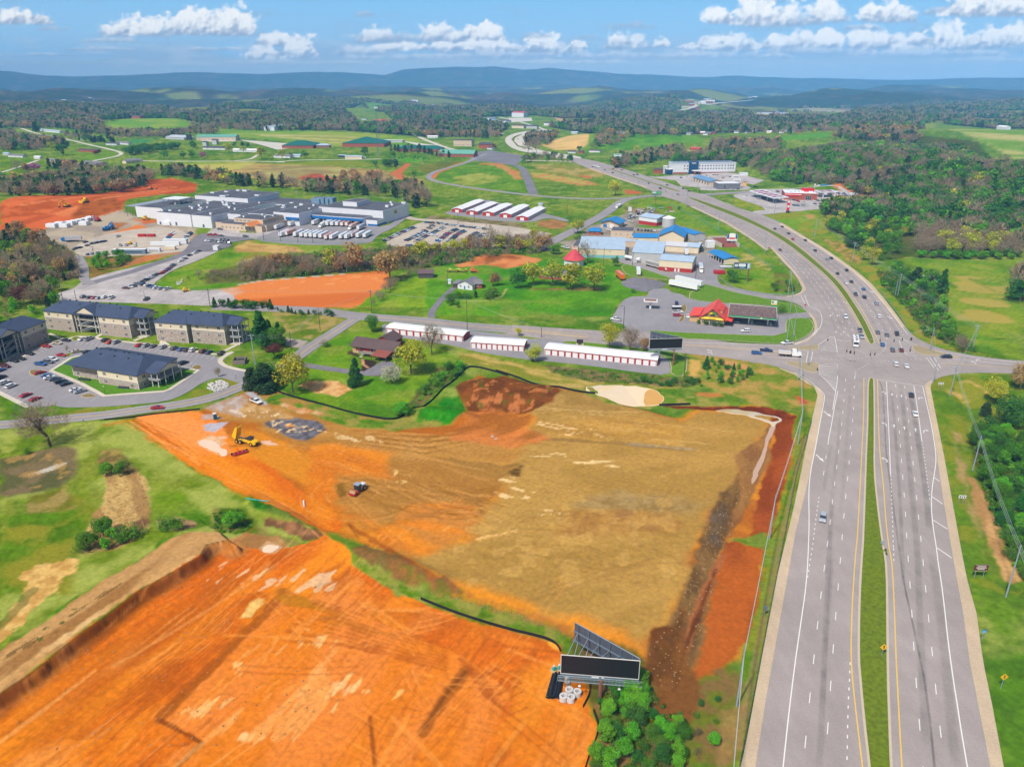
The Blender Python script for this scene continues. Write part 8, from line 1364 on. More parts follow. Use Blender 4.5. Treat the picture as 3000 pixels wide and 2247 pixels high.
o=mach('portable_toilet','teal portable toilet with white roof','toilet','R 262,358','R 240,360 290,350');b=MB();b.box(-.6,.6,-.6,.6,0,2.1,mat('teal_plastic',(16,96,116),.5));b.build('cabin',o);b=MB();b.side([(-.65,2.1),(-.5,2.35),(.5,2.35),(.65,2.1)],-.65,.65,WT);b.build('roof',o)
def digger(label,s,hd,m,sc=1.5,dozer=False):
 o=mach('bulldozer' if dozer else 'excavator',label,'digger',s,hd,sc)
 for sd in(-1,1):b=MB();b.side([(-1.6,0),(-1.9,.4),(-1.5,.8),(1.5,.8),(1.9,.4),(1.6,0)],sd*1.1-.25,sd*1.1+.25,DK);b.build('track',o)
 b=MB();b.box(-1.8,1,-1.1,1.1,.85,1.8,m);b.build('body',o);b=MB();b.box(-.2 if not dozer else-1.2,.9 if not dozer else 0,-1,0 if not dozer else 1,1.8,2.7,m);b.box(.9,.95,-.9,-.1,1.9,2.6,GL);b.build('cab',o)
 if dozer:b=MB();b.box(2.4,2.6,-1.7,1.7,.1,1.3,m);b.beam((.5,-1.3,.5),(2.4,-1.3,.5),.15,.2,m);b.beam((.5,1.3,.5),(2.4,1.3,.5),.15,.2,m);b.build('blade',o)
 else:b=MB();b.beam((.8,.4,1.5),(3,.4,4),.4,.5,m);b.beam((3,.4,4),(5,.4,3),.35,.4,m);b.build('boom',o);b=MB();b.beam((5,.4,3.1),(5.2,.4,1.2),.3,.3,m);b.side([(4.8,.2),(4.7,1.1),(5.5,1.2),(5.6,.4)],0,.8,DK);b.build('bucket',o)
digger('orange excavator on the upper red cut','A 1300,312','A 1280,310 1360,312',OP);digger('yellow excavator in the red cut','A 580,462','A 600,455 500,470',YP,1.6);digger('yellow bulldozer in the red cut','A 735,425','A 770,420 700,430',YP,1.8,True);digger('red excavator among the white stacks','A 845,585','A 860,585 820,580',RP,1.4);digger('yellow telehandler beside the white factory wall','A 1262,572','A 1230,570 1290,575',YP,1.3,True)
digger('yellow loader beside the bright grass tip','A 1605,1193','A 1575,1195 1635,1185',YP,.9,True);digger('blue lift machine, left of the pair in the yard','A 915,665','A 900,660 960,655',BLU,1.4);digger('blue lift machine, right of the pair in the yard','A 960,655','A 950,660 990,640',BLU,1.4);digger('small yellow excavator in the contractors yard','A 1125,785','A 1100,780 1140,780',YP,.9);digger('orange grader parked right of the lime scrapers','C 405,1025','C 360,1020 450,1015',OP,1.1,True)
LIME=mat('lime_machine',(196,210,80),.5)
for k,x in enumerate((225,305)):o=mach('scraper','%s lime-green scraper parked behind the farmhouse'%('left','right')[k],'scraper','C %d,1022'%x,'C 190,1020 340,1022',.9);wheels(o,(-3,3),.9,.9,.5);b=MB();b.side([(-3.4,1.2),(-3,2.4),(-1,2.2),(0,1),(1.5,1),(2.2,2.2),(3.8,2.2),(3.8,1.0)],-1.1,1.1,LIME);b.build('body',o)
for k,(x,y,w_)in enumerate(((395,640,70),(470,625,60),(510,640,60),(560,618,60),(600,610,60),(650,600,50),(700,590,55),(740,575,55),(680,620,60),(1500,615,70),(1570,620,60),(1410,620,50))):
 a=corner('A %d,%d'%(x,y));o=thing('wrapped_stack','white-wrapped panel stack, %s from left on the plant site'%ordw(1+sorted([395,470,510,560,600,650,700,740,680,1500,1570,1410]).index(x)),'stack',a,math.radians(-10),'white-wrapped stacks of building panels');b=MB();b.box(0,w_*.34/2.6,0,5,0,2.6,PW);b.box(.2,w_*.34/2.6-.3,.3,4.6,2.6,3.2,PW);b.build('wrapped_panels',o)
for s,nme,lab,L,D_,h,m in(('A 972,872','site_office','long blue-grey site office cabin',24,4,3.4,mat('slate_cabin',(116,140,160),.6)),('A 1300,800','site_container','white storage container, back row',22,3,2.8,PW),('A 1275,852','caravan','white caravan beside the site cabin',9,3,2.6,PW),('A 1420,835','site_container','cream container beside the blue box',8,3,2.6,W_CREAM),('A 1440,830','site_container','small blue container at the cream one',5,3,2.4,BLU),('A 1410,785','site_container','large white wrapped container',18,4,3.6,PW),('A 1190,722','skip','red skip, left of the pair',6,3,2,RP),('A 1270,722','skip','red skip, right of the pair',6,3,2,RP),('A 530,760','tarp_stack','blue-wrapped stack by the yard trees',9,4,2.4,BLU),('a 1555,515','camper','white camper, farther of the two by the hotel',9,3,3,PW),('a 1580,585','camper','white camper, nearer of the two by the hotel',9,3,3,PW),('D 1360,700','hay_trailer','flat grey trailer beside the red bin lorry',8,3,1.2,mat('bed_grey',(160,160,166),.6)),('D 1310,750','skip','red skip heaped with pallets in the mill yard',7,4,2,RP),('D 565,210','white_box','upright white box among the scrapped cars',3,3,4,PW),('D 1240,525','tank','white tank block beside the blue shed',6,6,5,PW),('D 945,1055','goods_trailer','dark open trailer behind the navy pickup',5,2.4,1.6,DK)):
 a=corner(s);o=thing(nme,lab,nme.split('_')[-1],a,math.radians(2));b=MB();b.box(0,L,0,D_,.25,h,m);b.build('shell',o);b=MB();b.box(-.05,L+.05,-.05,D_+.05,h,h+.12,m if nme in('skip','tarp_stack')else PW);b.build('top_panel',o);b=MB();b.box(L*.1,L*.9,-.04,0,h*.35,h*.55,GL if 'cabin' in lab or 'caravan' in lab or 'camper' in lab else m);b.build('side_panel',o)
 for x in(.15,.8):b=MB();b.box(L*x,L*x+.5,.2,D_-.2,0,.25,DK);b.build('skid',o)
 # drainage goods by the big billboard
PIP=mat('black_pipe',(40,42,48),.5);CON=asph('cast_concrete',(206,204,204))
for k in range(9):
 q=plane(px('O %d,%d %d,%d'%(232+k*20,1185+(k%3)*8,318+k*16,880)))
 if k==6:q=plane(px('O 272,1070 360,885'))
 o=thing('drain_pipe','black corrugated drain pipe, %s from left in the pile'%ordw(k+1),'pipe',(q[0,0],q[0,1],.0),0,'pile of black corrugated pipes');d=Vector((*(q[1]-q[0]),0));zz=.28+(.42 if k in(2,5,7)else 0);b=MB();b.tube((0,0,zz),d+Vector((0,0,zz)),.26,.26,PIP,10,False)
 for j in range(24):c=d*(j/24);b.tube(c+Vector((0,0,zz)),c+d*.018+Vector((0,0,zz)),.29,.29,PIP,10,False)
 b.build('pipe_wall',o);b=MB();b.tube((0,0,zz),d*.01+Vector((0,0,zz)),.3,.3,mat('yellow_collar',(220,190,60),.5)if k%3==0 else PIP,10,False);b.build('collar',o)
for k,(x,y)in enumerate(((525,1085),(632,1110),(450,1170),(548,1185))):
 a=corner('O %d,%d'%(x,y+35));o=thing('manhole_ring','grey concrete chamber with square opening, %s of the four'%('back left','back right','front left','front right')[k],'concrete ring',a,.2*k,'concrete drain chambers');b=MB();n=20;ot=[(.85*math.cos(t*.314159),.85*math.sin(t*.314159))for t in range(n)];sq=[]
 for t in range(n):c_,s__=math.cos(t*.314159),math.sin(t*.314159);m_=.42/max(abs(c_),abs(s__));sq.append((c_*m_,s__*m_))
 V=[(x_,y_,0)for x_,y_ in ot]+[(x_,y_,1.15)for x_,y_ in ot]+[(x_,y_,1.15)for x_,y_ in sq]+[(x_,y_,.2)for x_,y_ in sq];b.add(V,[(t,(t+1)%n,n+(t+1)%n,n+t)for t in range(n)]+[(n+t,n+(t+1)%n,2*n+(t+1)%n,2*n+t)for t in range(n)]+[(2*n+t,2*n+(t+1)%n,3*n+(t+1)%n,3*n+t)for t in range(n)],CON);b.build('ring_wall',o)
for k,x in enumerate((490,520)):q=plane(px('O %d,1020 %d,900'%(x,x+3)));o=thing('pale_pipe','short pale pipe, %s of the pair under the deck'%('left','right')[k],'pipe',(*q[0],0),0);b=MB();b.tube((0,0,.3),(*(q[1]-q[0]),.3),.24,.24,CON,12,False);b.build('pipe_wall',o);b=MB();b.tube((0,0,.3),(*(q[1]-q[0])*.1,.3),.28,.28,CON,12,False);b.build('socket',o)
TL_=mat('teal_hydrant',(60,176,170),.5);PAL=mat('pallet_wood',(206,176,130),.9)
for k,(x,y)in enumerate(((325,825),(395,812))):a=corner('O %d,%d'%(x,y));o=thing('hydrant','teal water fitting on a pallet, %s of the two'%('left','right')[k],'hydrant',a,.4);b=MB();b.box(-.7,.7,-.6,.6,0,.15,PAL);b.build('pallet',o);b=MB();b.tube((0,0,.15),(0,0,1.3),.28,.24,TL_,10);b.tube((-.5,0,.75),(.5,0,.75),.2,.2,TL_,8);b.tube((0,0,1.3),(0,0,1.65),.24,.08,WT,10);b.build('fitting',o)
for s,lab,m,r_ in(('R 590,1225 710,1240','turquoise pipe, left length on the grassy bank',TL_,.16),('R 720,1243 840,1255','turquoise pipe, right length on the grassy bank',TL_,.16),('R 1214,1250 1222,1310','white pipe lying upright-ish on the orange clay',PW,.2)):q=W(s);o=thing('site_pipe',lab,'pipe',q[0]);b=MB();b.tube((0,0,.25),Vector(q[1]-q[0])+Vector((0,0,.25)),r_,r_,m,10);b.build('pipe_wall',o);b=MB();b.tube((0,0,.25),Vector(q[1]-q[0])*.06+Vector((0,0,.25)),r_*1.3,r_*1.3,m,10);b.build('socket',o)
# hoardings, poles, wires, fences, water
BLK=mat('blank_black_face',(34,33,35),.5,noise=.05);STEEL=mat('galvanised_steel',(150,164,176),.45,noise=.15);GSTL=mat('blue_grey_steel',(104,118,134),.5);RUSTB=mat('rust_brown_post',(134,92,74),.7)
def zat(Y,s):u,f,d=ray(px(s));return float(CAMH+d[0]*Y/f[0])
def hoarding(label,base,ptop,BL,BR,TLp,face,back=None,ribs=6,art=None,post=RUSTB,pr=.45,deck=True):
 bw=W(base)[0];zb=zat(bw[1],ptop);q=plane(px(BL+' '+BR if ' ' in BR else BL+' '+BR),zb);o=thing('billboard',label,'billboard',bw);loc=lambda x,y,z:Vector((x-bw[0],y-bw[1],z-bw[2]));A,B=q[0],q[1]
 zt=zat(A[1],TLp);ex=Vector((*(B-A),0));L=ex.length;ex.normalize();ey=Vector((-ex.y,ex.x,0));M=Matrix(((ex.x,ey.x,0,A[0]-bw[0]),(ex.y,ey.y,0,A[1]-bw[1]),(0,0,1,zb-bw[2]),(0,0,0,1)));Hh=zt-zb
 b=MB();b.box(.12,L-.12,-.02,.02,.12,Hh-.12,face,M=M);b.build('advert_face',o);b=MB();
 for x0,x1,z0,z1 in((0,L,0,.12),(0,L,Hh-.12,Hh),(0,.12,.12,Hh-.12),(L-.12,L,.12,Hh-.12)):b.box(x0,x1,-.06,.08,z0,z1,WT,M=M)
 b.build('white_frame',o);b=MB();b.tube((0,0,-.5),(0,0,zb-bw[2]),pr,pr,post,14);b.build('post',o);b=MB();b.beam(M@Vector((L*.02,.6,-.25)),M@Vector((L*.98,.6,-.25)),.3,.45,GSTL);b.beam((0,0,zb-bw[2]-.3),M@Vector((L*.5,.6,-.25)),.4,.4,GSTL);b.build('crossbeam',o)
 if art:art(o,M,L,Hh)
 if back:
  C=plane(px(back),zt)[0];M2o=Vector((C[0]-bw[0],C[1]-bw[1],zb-bw[2]));e2=(M@Vector((L,.4,0)))-M2o;L2=e2.length;e2.normalize();y2=Vector((-e2.y,e2.x,0));M2=Matrix(((e2.x,y2.x,0,M2o.x),(e2.y,y2.y,0,M2o.y),(0,0,1,M2o.z),(0,0,0,1)));b=MB();b.box(0,L2,0,.1,0,Hh,mat('slate_panel',(74,80,92),.6),M=M2)
  for k in range(12):b.box((k+.03)*L2/12,(k+.97)*L2/12,-.03,0,.1,Hh-.1,mat('slate_panel_b',(84,90,104),.6),M=M2)
  b.box(0,L2,-.05,.15,Hh,Hh+.06,STEEL,M=M2);b.build('rear_panel',o)
  for z in(.05,.55):b=MB();b.box(0,L2,-.4,-.04,Hh*z,Hh*z+.22,GSTL,M=M2);b.build('rail',o)
  for k in range(ribs):
   x=L2*(k+.4)/ribs;b=MB();b.box(x-.07,x+.07,-.25,-.05,-.1,Hh+.05,GSTL,M=M2);b.build('rib',o)
   f_=k/ribs;
   if k<ribs-1:b=MB();b.beam(M2@Vector((x,-.2,Hh*.62)),M@Vector((L*(.08+.86*f_),.1,Hh-.15)),.13,.13,STEEL);b.build('strut',o)
   if k<2:b=MB();b.beam(M2@Vector((x,-.2,.1)),M@Vector((L*(.12+.86*f_),.2,.1)),.13,.13,STEEL);b.build('strut',o)
 if deck:
  b=MB();GR=mat('open_grating',(128,150,150),.6)
  for k in range(int(L/.28)):b.box(k*.28-.5,k*.28-.4,-1.6,-.1,-.5,-.44,GR,M=M)
  b.box(-.5,L+.6,-1.65,-1.55,-.52,-.42,STEEL,M=M);b.box(-.5,L+.6,-.2,-.1,-.52,-.42,STEEL,M=M);b.box(-.5,L+.6,-1.65,-1.6,.45,.5,STEEL,M=M);b.build('catwalk',o)
  b=MB();b.box(0,L,-.09,-.02,-.45,0,GSTL,M=M);b.box(L*.4,L*.56,-.13,-.09,-.35,-.1,PW,M=M);b.build('apron',o)
  for k in(.25,.75):b=MB();b.beam(M@Vector((L*k,-1.6,-.5)),M@Vector((L*k,-2.4,-.6)),.05,.05,STEEL);b.box(L*k-.25,L*k+.25,-2.6,-2.3,-.75,-.55,PW,M=M);b.build('flood_lamp',o)
 return o
hoarding('large blank black billboard with V-shaped steel back beside the excavation','O 930,1175','O 935,965','O 410,858','O 1440,940','O 418,612',BLK,'O 600,195',pr=.42)
hoarding('blank black billboard on a brown post beside the storage row','I 1583,608','I 1600,482','I 1386,478','I 1655,470','I 1388,396',BLK,'I 1400,332',7)
def shapes(*rs):
 def f(o,M,L,Hh):
  b=MB()
  for x0,x1,z0,z1,c in rs:b.box(L*x0,L*x1,-.05,-.025,Hh*z0,Hh*z1,mat('ad_%d_%d_%d'%c,c,.5,noise=.02),M=M)
  b.build('printed_shapes',o)
 return f
hoarding('billboard with white lettering on dark blue above the grass hollow','D 1590,815','D 1600,705','D 1470,698','D 1615,703','D 1470,645',mat('ad_navy',(44,56,84),.5),art=shapes((.06,.26,.3,.7,(210,220,230)),(.3,.72,.35,.8,(226,232,238)),(.36,.66,.15,.28,(120,190,200)),(.82,.96,.12,.88,(190,226,236))),deck=False,pr=.4)
hoarding('pink and green restaurant billboard against the dark trees','E 1190,990','E 1190,962','E 1122,950','E 1272,965','E 1122,903',mat('ad_pale',(226,208,214),.5),art=shapes((.04,.34,.25,.8,(232,206,50)),(.1,.3,.4,.6,(60,60,50)),(.45,.52,.5,.9,(220,120,140)),(.58,.75,.15,.85,(140,70,60)),(.84,.99,.05,.95,(50,180,90))),deck=False,pr=.2)
hoarding('green and white billboard on a brown pole at the mill road junction','C 1973,450','C 1980,360','C 1945,360','C 2030,358','C 1945,325',mat('ad_green',(90,140,120),.5),art=shapes((.05,.45,.4,.8,(220,230,230)),(.55,.95,.2,.8,(110,190,110))),deck=False,pr=.3)
hoarding('white, red and blue company sign with rounded top beside the mill','D 1450,505','D 1453,465','D 1412,460','D 1502,462','D 1412,402',PW,art=shapes((.0,.2,.3,1,(40,90,160)),(.82,1,.3,1,(40,90,160)),(.24,.78,.25,.5,(226,80,60)),(.25,.75,.6,1.15,(246,246,240)),(.0,1,.05,.18,(240,240,240))),deck=False,pr=.2,post=STEEL)
hoarding('pale green company sign on two legs beside the far highway','U 1785,1070','U 1785,1018','U 1765,1016','U 1815,1016','U 1765,998',PW,art=shapes((.1,.9,.5,.8,(90,190,150)),),deck=False,pr=.2,post=STEEL)
a,rz,L=frame_of('b 735,510','b 815,512');o=thing('totem_sign','tall red and white price totem at the truck stop entrance','sign',a,rz);b=MB();b.box(1,4,0,1,0,2,DKG);b.build('plinth',o);b=MB();b.box(1.2,3.8,.2,.8,2,12,RD);b.build('totem_body',o);b=MB();b.box(1.6,3.4,.1,.2,5,7,PW);b.box(1.6,3.4,.1,.2,9.5,11.5,PW);b.build('price_panel',o)
a,rz,L=frame_of('D 110,1360','D 160,1362');o=thing('notice_board','dark estate notice board on two stone feet by the middle storage row','sign',a,rz);b=MB();b.box(.3,3.4,0,.2,1,2.9,mat('dark_maroon',(70,50,60),.6));b.build('board',o);b=MB();b.box(0,1,-.2,.5,0,.9,W_BEIGE);b.box(2.7,3.7,-.2,.5,0,.9,W_BEIGE);b.build('stone_foot',o)
# road signs
def sign(label,s,w_,h,zb,m,txts=(),diamond=False,double=False,rz=0,icon=None):
 a=W(s)[0];o=thing('road_sign',label,'road sign',a,rz);b=MB()
 if diamond:b.add([(0,-.05,zb),(w_/2,-.05,zb+w_/2),(0,-.05,zb+w_),(-w_/2,-.05,zb+w_/2),(0,0,zb),(w_/2,0,zb+w_/2),(0,0,zb+w_),(-w_/2,0,zb+w_/2)],[(0,1,2,3),(7,6,5,4),(0,4,5,1),(1,5,6,2),(2,6,7,3),(3,7,4,0)],m)
 else:b.box(-w_/2,w_/2,-.05,0,zb,zb+h,m)
 b.build('sign_plate',o);b=MB();b.tube((-w_*.3 if double else 0,.05,0),(-w_*.3 if double else 0,.05,zb+h*.9),.06,.06,STEEL,6)
 if double:b.tube((w_*.3,.05,0),(w_*.3,.05,zb+h*.9),.06,.06,STEEL,6)
 b.build('sign_post',o);c=MB()
 for x0,x1,z0,z1,mm in txts:c.box(x0,x1,-.07,-.055,zb+z0,zb+z1,mm)
 if txts:c.build('sign_legend',o)
 return o
BRN=mat('sign_brown',(104,36,40),.5);sign('wide brown tourist sign with white lines of text on the right verge','J 1578,1640',3.6,1.9,2.2,BRN,[(-1.7,1.7,.06,.12,WT),(-1.7,1.7,1.78,1.84,WT),(-1.1,1.1,1.25,1.45,WT),(-1.4,1.4,.85,1.05,WT),(-.9,.9,.45,.65,WT)],double=True)
YS=mat('sign_yellow',(244,190,30),.5);SI=[(-.14,.14,.5,1.3,DKG),(-.08,.08,1.05,1.2,RD),(-.08,.08,.82,.97,YS),(-.08,.08,.6,.75,GRF)];sign('yellow diamond signal-ahead sign in the grass median','Q 468,830',1.7,1.7,1.9,YS,SI,True);sign('yellow diamond signal-ahead sign with solar panel on the right verge','Q 1362,1070',1.7,1.7,2.4,YS,SI,True)
sign('small blue and white sign on the right verge','Q 1220,700',1,.9,1.9,mat('sign_blue',(30,140,210),.5),[(-.45,.45,.3,.45,WT)]);sign('back of a small grey sign in the median','J 905,1425',.9,.7,1.2,STEEL);sign('thin grey sign back among the left verge grass','P 512,985',.9,1.2,1.5,GSTL);sign('red stop sign at the station exit','E 275,1160',.9,.9,1.8,RD);sign('red stop sign at the mill lane mouth','D 1775,545',.9,.9,1.8,RD);sign('small brown sign post by the field hydrant','G 680,1212',.4,.5,.8,mat('teal_marker',(30,90,100),.5))
for k,(s,lab)in enumerate((('J 1300,333','left lane direction sign of the pair at the southeast corner'),('J 1320,333','right lane direction sign of the pair at the southeast corner'),('J 1440,1128','left white twin sign on the right verge'),('J 1468,1130','right white twin sign on the right verge'))):sign(lab,s,1.0,1.0,2.1,PW,[(-.15,.15,.15,.6,DKG),(-.3,.3,.55,.7,DKG)])
# utility poles: base, height read off the top
POL='''J 325,270 80 s slate steel pole at the southwest corner|J 392,170 22 s mast pole on the southwest island|J 1262,290 135 s mast pole at the southeast corner|J 1380,375 168 x crossarm pole beside the twin signs|J 1538,893 655 s leaning steel pole at the thicket edge|Q 1400,380 -10 s steel pole nearest the brown sign|J 325,712 468 s steel pole beside the guard rail, upper|J 128,1368 1062 s steel pole beside the guard rail, middle|P 390,1385 1140 s steel pole beside the guard rail, nearest
E 1525,1475 1275 x tall utility pole with transformers at the pasture corner|E 1205,1475 1300 s mast pole on the northeast island|E 965,1075 898 s taller pole of the pair in the roadside trees|E 947,1070 952 s shorter pole of the pair in the roadside trees|E 627,810 660 x utility pole halfway up the slope|E 347,625 490 s utility pole below the truck stop|E 45,470 350 s highway light pole by the truck stop|E 1175,1350 1290 l arm lamp behind the guard rail
D 1740,570 398 s highway light pole on the mill verge|D 1340,355 208 s highway light pole above the company sign|D 1065,160 32 s highway light pole near the green billboard|D 1943,915 715 x utility pole inside the guard rail|D 1960,1075 892 s slim pole on the upper corner lawn|D 1932,1320 1105 s slim steel pole at the station lot corner|D 1988,1290 1062 s slim steel pole on the corner lawn|D 1143,800 642 w timber pole by the mill yard lorry|D 520,1215 1025 w timber lamp pole left of the diesel canopy|D 598,670 555 x timber pole before the tank trailer|D 345,745 520 w timber pole behind the golden trees
H 1850,600 345 w timber pole beside the storage gap|H 1077,460 275 x timber pole at the clay field corner|H 658,600 420 w timber pole at the road bend|H 425,755 610 w timber pole beside the concrete slab|H 128,885 632 x tall steel pole with crossarm beside the pines|H 165,1090 885 w dark timber pole behind the dark cedars|H 1690,245 120 w pole beside the tiny shed
A 543,1268 1130 x timber pole behind the flats|A 660,1270 1178 w thin timber pole behind the flats|A 820,925 800 x timber pole at the contractors yard edge|A 1815,1315 1165 x timber pole beside the clay field|A 1250,1248 1190 l twin lamp on the gravel lot|A 1280,1085 1045 l lamp beside the slanting row
B 655,755 590 w light pole left of the yard trailers|B 510,750 640 w light pole before the stone office|B 935,770 645 w light pole amid the yard trailers|B 805,770 655 w light pole between the parked trailers|B 1757,510 385 w lone pole right of the plant|B 1265,385 348 w roof-level pole behind the plant|B 800,400 325 x pole rising behind the plant middle|B 622,400 320 x pole rising behind the plant left
C 1368,580 515 w pole by the mill road verge|C 272,615 510 w light pole before the far storage rows, left|C 412,600 470 w light pole before the far storage rows, right|C 1213,530 440 w slim pole on the green slope|C 1830,290 190 s light pole in the highway edge|C 1517,175 100 s light pole far along the highway|I 1668,712 510 w thin white pole beside the black billboard|I 514,382 300 w thin post on the road verge
a 905,770 560 s light pole before the blue car wash|a 1150,860 560 s light pole at the truck stop turn|a 700,1050 760 s light pole across from the bank|T 670,885 805 s leftmost of the ballfield floodlights|T 985,900 775 s tallest of the ballfield floodlights|T 905,900 815 s faint middle one of the ballfield floodlights|T 395,870 815 s hillside pole above the street houses|U 595,745 590 s thin radio mast in the far woods|U 425,835 715 s twin pylon left of the railway'''
TOP={}
for ln in POL.replace('\n','|').split('|'):
 k_,xy,yt,ty,lab=ln.split(' ',4);x,y=xy.split(',');h,b_=hpx(k_,x,y,yt);h=max(h,3);far_=b_[1]>600;r_=.17 if not far_ else.22;m=BARK if ty=='w' else STEEL
 if 'timber' in lab:m=BARK
 o=thing('street_lamp' if ty=='l' or 'light' in lab else 'utility_pole',lab,'pole',b_);b=MB();b.tube((0,0,-.5),(0,0,h),r_*1.2,r_*.75,m,8);b.build('pole_shaft',o);TOP[k_+' '+xy]=Vector(b_)+Vector((0,0,h))
 if ty=='x':b=MB();b.box(-1.3,1.3,-.08,.08,h-.9,h-.7,m);[b.tube((q,0,h-.7),(q,0,h-.4),.06,.06,PW,6)for q in(-1.2,-.6,.6,1.2)];b.build('crossarm',o);b=MB();b.tube((.4,0,h-2.6),(.4,0,h-1.6),.25,.25,STEEL,8);b.build('transformer',o)
 if ty=='l' or 'lamp' in lab or 'light' in lab:b=MB();b.tube((0,0,h-.1),(-1.6,0,h+.2),.06,.05,m,6);b.box(-2.1,-1.5,-.15,.15,h+.1,h+.25,DKG);b.build('lamp_head',o)
def wires(label,keys,n=3,sag=1.2,dz=0):
 o=thing('power_line',label,'power line',TOP[keys[0]])
 for i in range(n):
  b=MB();off_=Vector((0,0,-.15-i*.75 if n>2 else-.2-i*.5-dz))
  for a_,c_ in zip(keys[:-1],keys[1:]):
   p,q=TOP[a_]+off_-Vector(o.location),TOP[c_]+off_-Vector(o.location);pr_=p
   for j in range(1,13):t=j/12;r_=p.lerp(q,t)-Vector((0,0,4*sag*t*(1-t)));b.tube(pr_,r_,.036,.036,mat('wire',(168,174,172),.5),3,False);pr_=r_
  b.build('wire',o)
TOP['below']=Vector((*plane(px('P 345,1900'))[0],11));TOP['below2']=Vector((*plane(px('Q 1700,900'))[0],13));TOP['far']=TOP['H 128,885']+Vector((-150,40,1))
wires('power line along the left verge of the highway',['below','P 390,1385','J 128,1368','J 325,712','J 325,270'],4);wires('power line along the right thicket',['below2','Q 1400,380','J 1538,893','J 1380,375','E 1525,1475'],3);wires('power line climbing the slope to the truck stop',['E 1525,1475','E 965,1075','E 627,810','E 347,625'],4);wires('line crossing the station corner',['J 325,270','D 1932,1320','D 1988,1290','D 1960,1075','D 1943,915'],2)
wires('span wire across the south approach',['J 325,270','J 1262,290'],2);wires('span wire across the north approach',['J 392,170','E 1205,1475'],2);wires('span wire across the east approach',['J 1262,290','E 1205,1475'],1);wires('line over the clay field',['A 543,1268','A 1815,1315','H 1077,460','H 1850,600','I 514,382'],2);wires('line from the road bend to the pines',['H 1077,460','H 658,600','H 425,755','H 128,885','H 165,1090'],3);wires('line above the plant roof',['B 622,400','B 800,400','B 1265,385','B 1757,510','C 412,600'],2)
# lattice mast
a=W('e 1055,400')[0];h_=zat(a[1],'U 228,692');o=thing('radio_mast','tall steel lattice mast with antennas beside the gymnasium','mast',a);b=MB();ring=[Vector((4.5*math.cos(t),4.5*math.sin(t),0))for t in(0,2.09,4.19)];n=16
for i in range(n):
 z0,z1=h_*i/n,h_*(i+1)/n;s0,s1=1-.8*i/n,1-.8*(i+1)/n
 for j in range(3):p,q,r_=ring[j]*s0+Vector((0,0,z0)),ring[j]*s1+Vector((0,0,z1)),ring[(j+1)%3]*s1+Vector((0,0,z1));b.tube(p,q,.25,.25,GSTL,4,False);b.tube(p,r_,.13,.13,GSTL,4,False)
b.build('lattice',o);b=MB();[b.box(2.6*math.cos(t)-.4,2.6*math.cos(t)+.4,2.6*math.sin(t)-.4,2.6*math.sin(t)+.4,h_-3.5,h_-.5,PW)for t in[k*.785 for k in range(8)]];b.build('antenna',o)
# signals hanging over the junction
for k,(s,n_,lab)in enumerate((('J 665,68',1,'signal head, left of the trio over the southbound lanes'),('J 690,75',2,'signal head, middle of the trio over the southbound lanes'),('J 717,80',1,'signal head, right of the trio over the southbound lanes'),('J 828,92',1,'signal head over the median nose'),('J 860,90',1,'smaller signal head right of the median nose'),('E 838,1397',1,'signal head beside the north median tip'),('E 942,1397',1,'signal head with green face behind the grey cars'),('E 1003,1390',1,'signal head before the black pickup'),('E 1070,1385',2,'twin signal head over the slip lane'),('E 447,1390',1,'signal head over the northwest hatching'),('E 1062,1470',1,'signal head on the northeast hatching'),('j 180,572',1,'signal head over the southwest island'))):
 q=plane(px(s),5.6)[0];o=thing('traffic_signal',lab,'traffic light',(q[0],q[1],5.0),0,'traffic signals over the junction');b=MB();b.box(-.18*n_,.18*n_,-.14,.14,0,1.2,DKG);b.build('housing',o)
 for j,m in enumerate((mat('lens_green',(20,70,50),.3),mat('lens_amber',(120,90,20),.3),mat('lens_red',(130,20,20),.3))):b=MB();b.tube((0,-.14,.2+j*.4),(0,-.2,.2+j*.4),.13,.13,m,8);b.build('lens',o)
 b=MB();b.tube((0,0,1.2),(0,0,2.6),.03,.03,DKG,4);b.build('hanger',o)
for s,yt,lab in(('m 865,715',622,'lamp post before the long flats stairs'),('n 1155,965',855,'lamp post before the right flats'),('n 905,1310',1195,'lamp post at the island right tip'),('o 545,745',645,'lamp post on the front of the island'),('o 2178,565',480,'lamp post at the flats entrance'),('o 245,610',525,'lamp post beside the stone wing units'),('o 1320,665',575,'lamp post beside the island porch'),('m 1000,900',862,'lamp post by the tan car on the island')):
 k_,xy=s.split(' ');x,y=xy.split(',');h,b_=hpx(k_,x,y,yt);o=thing('lamp_post',lab,'lamp post',b_,0,'globe lamp posts at the flats');b=MB();b.tube((0,0,0),(0,0,h-.3),.07,.05,DKG,6);b.build('post',o);b=MB();b.tube((0,0,h-.3),(0,0,h+.05),.18,.16,PW,8);b.build('globe',o)
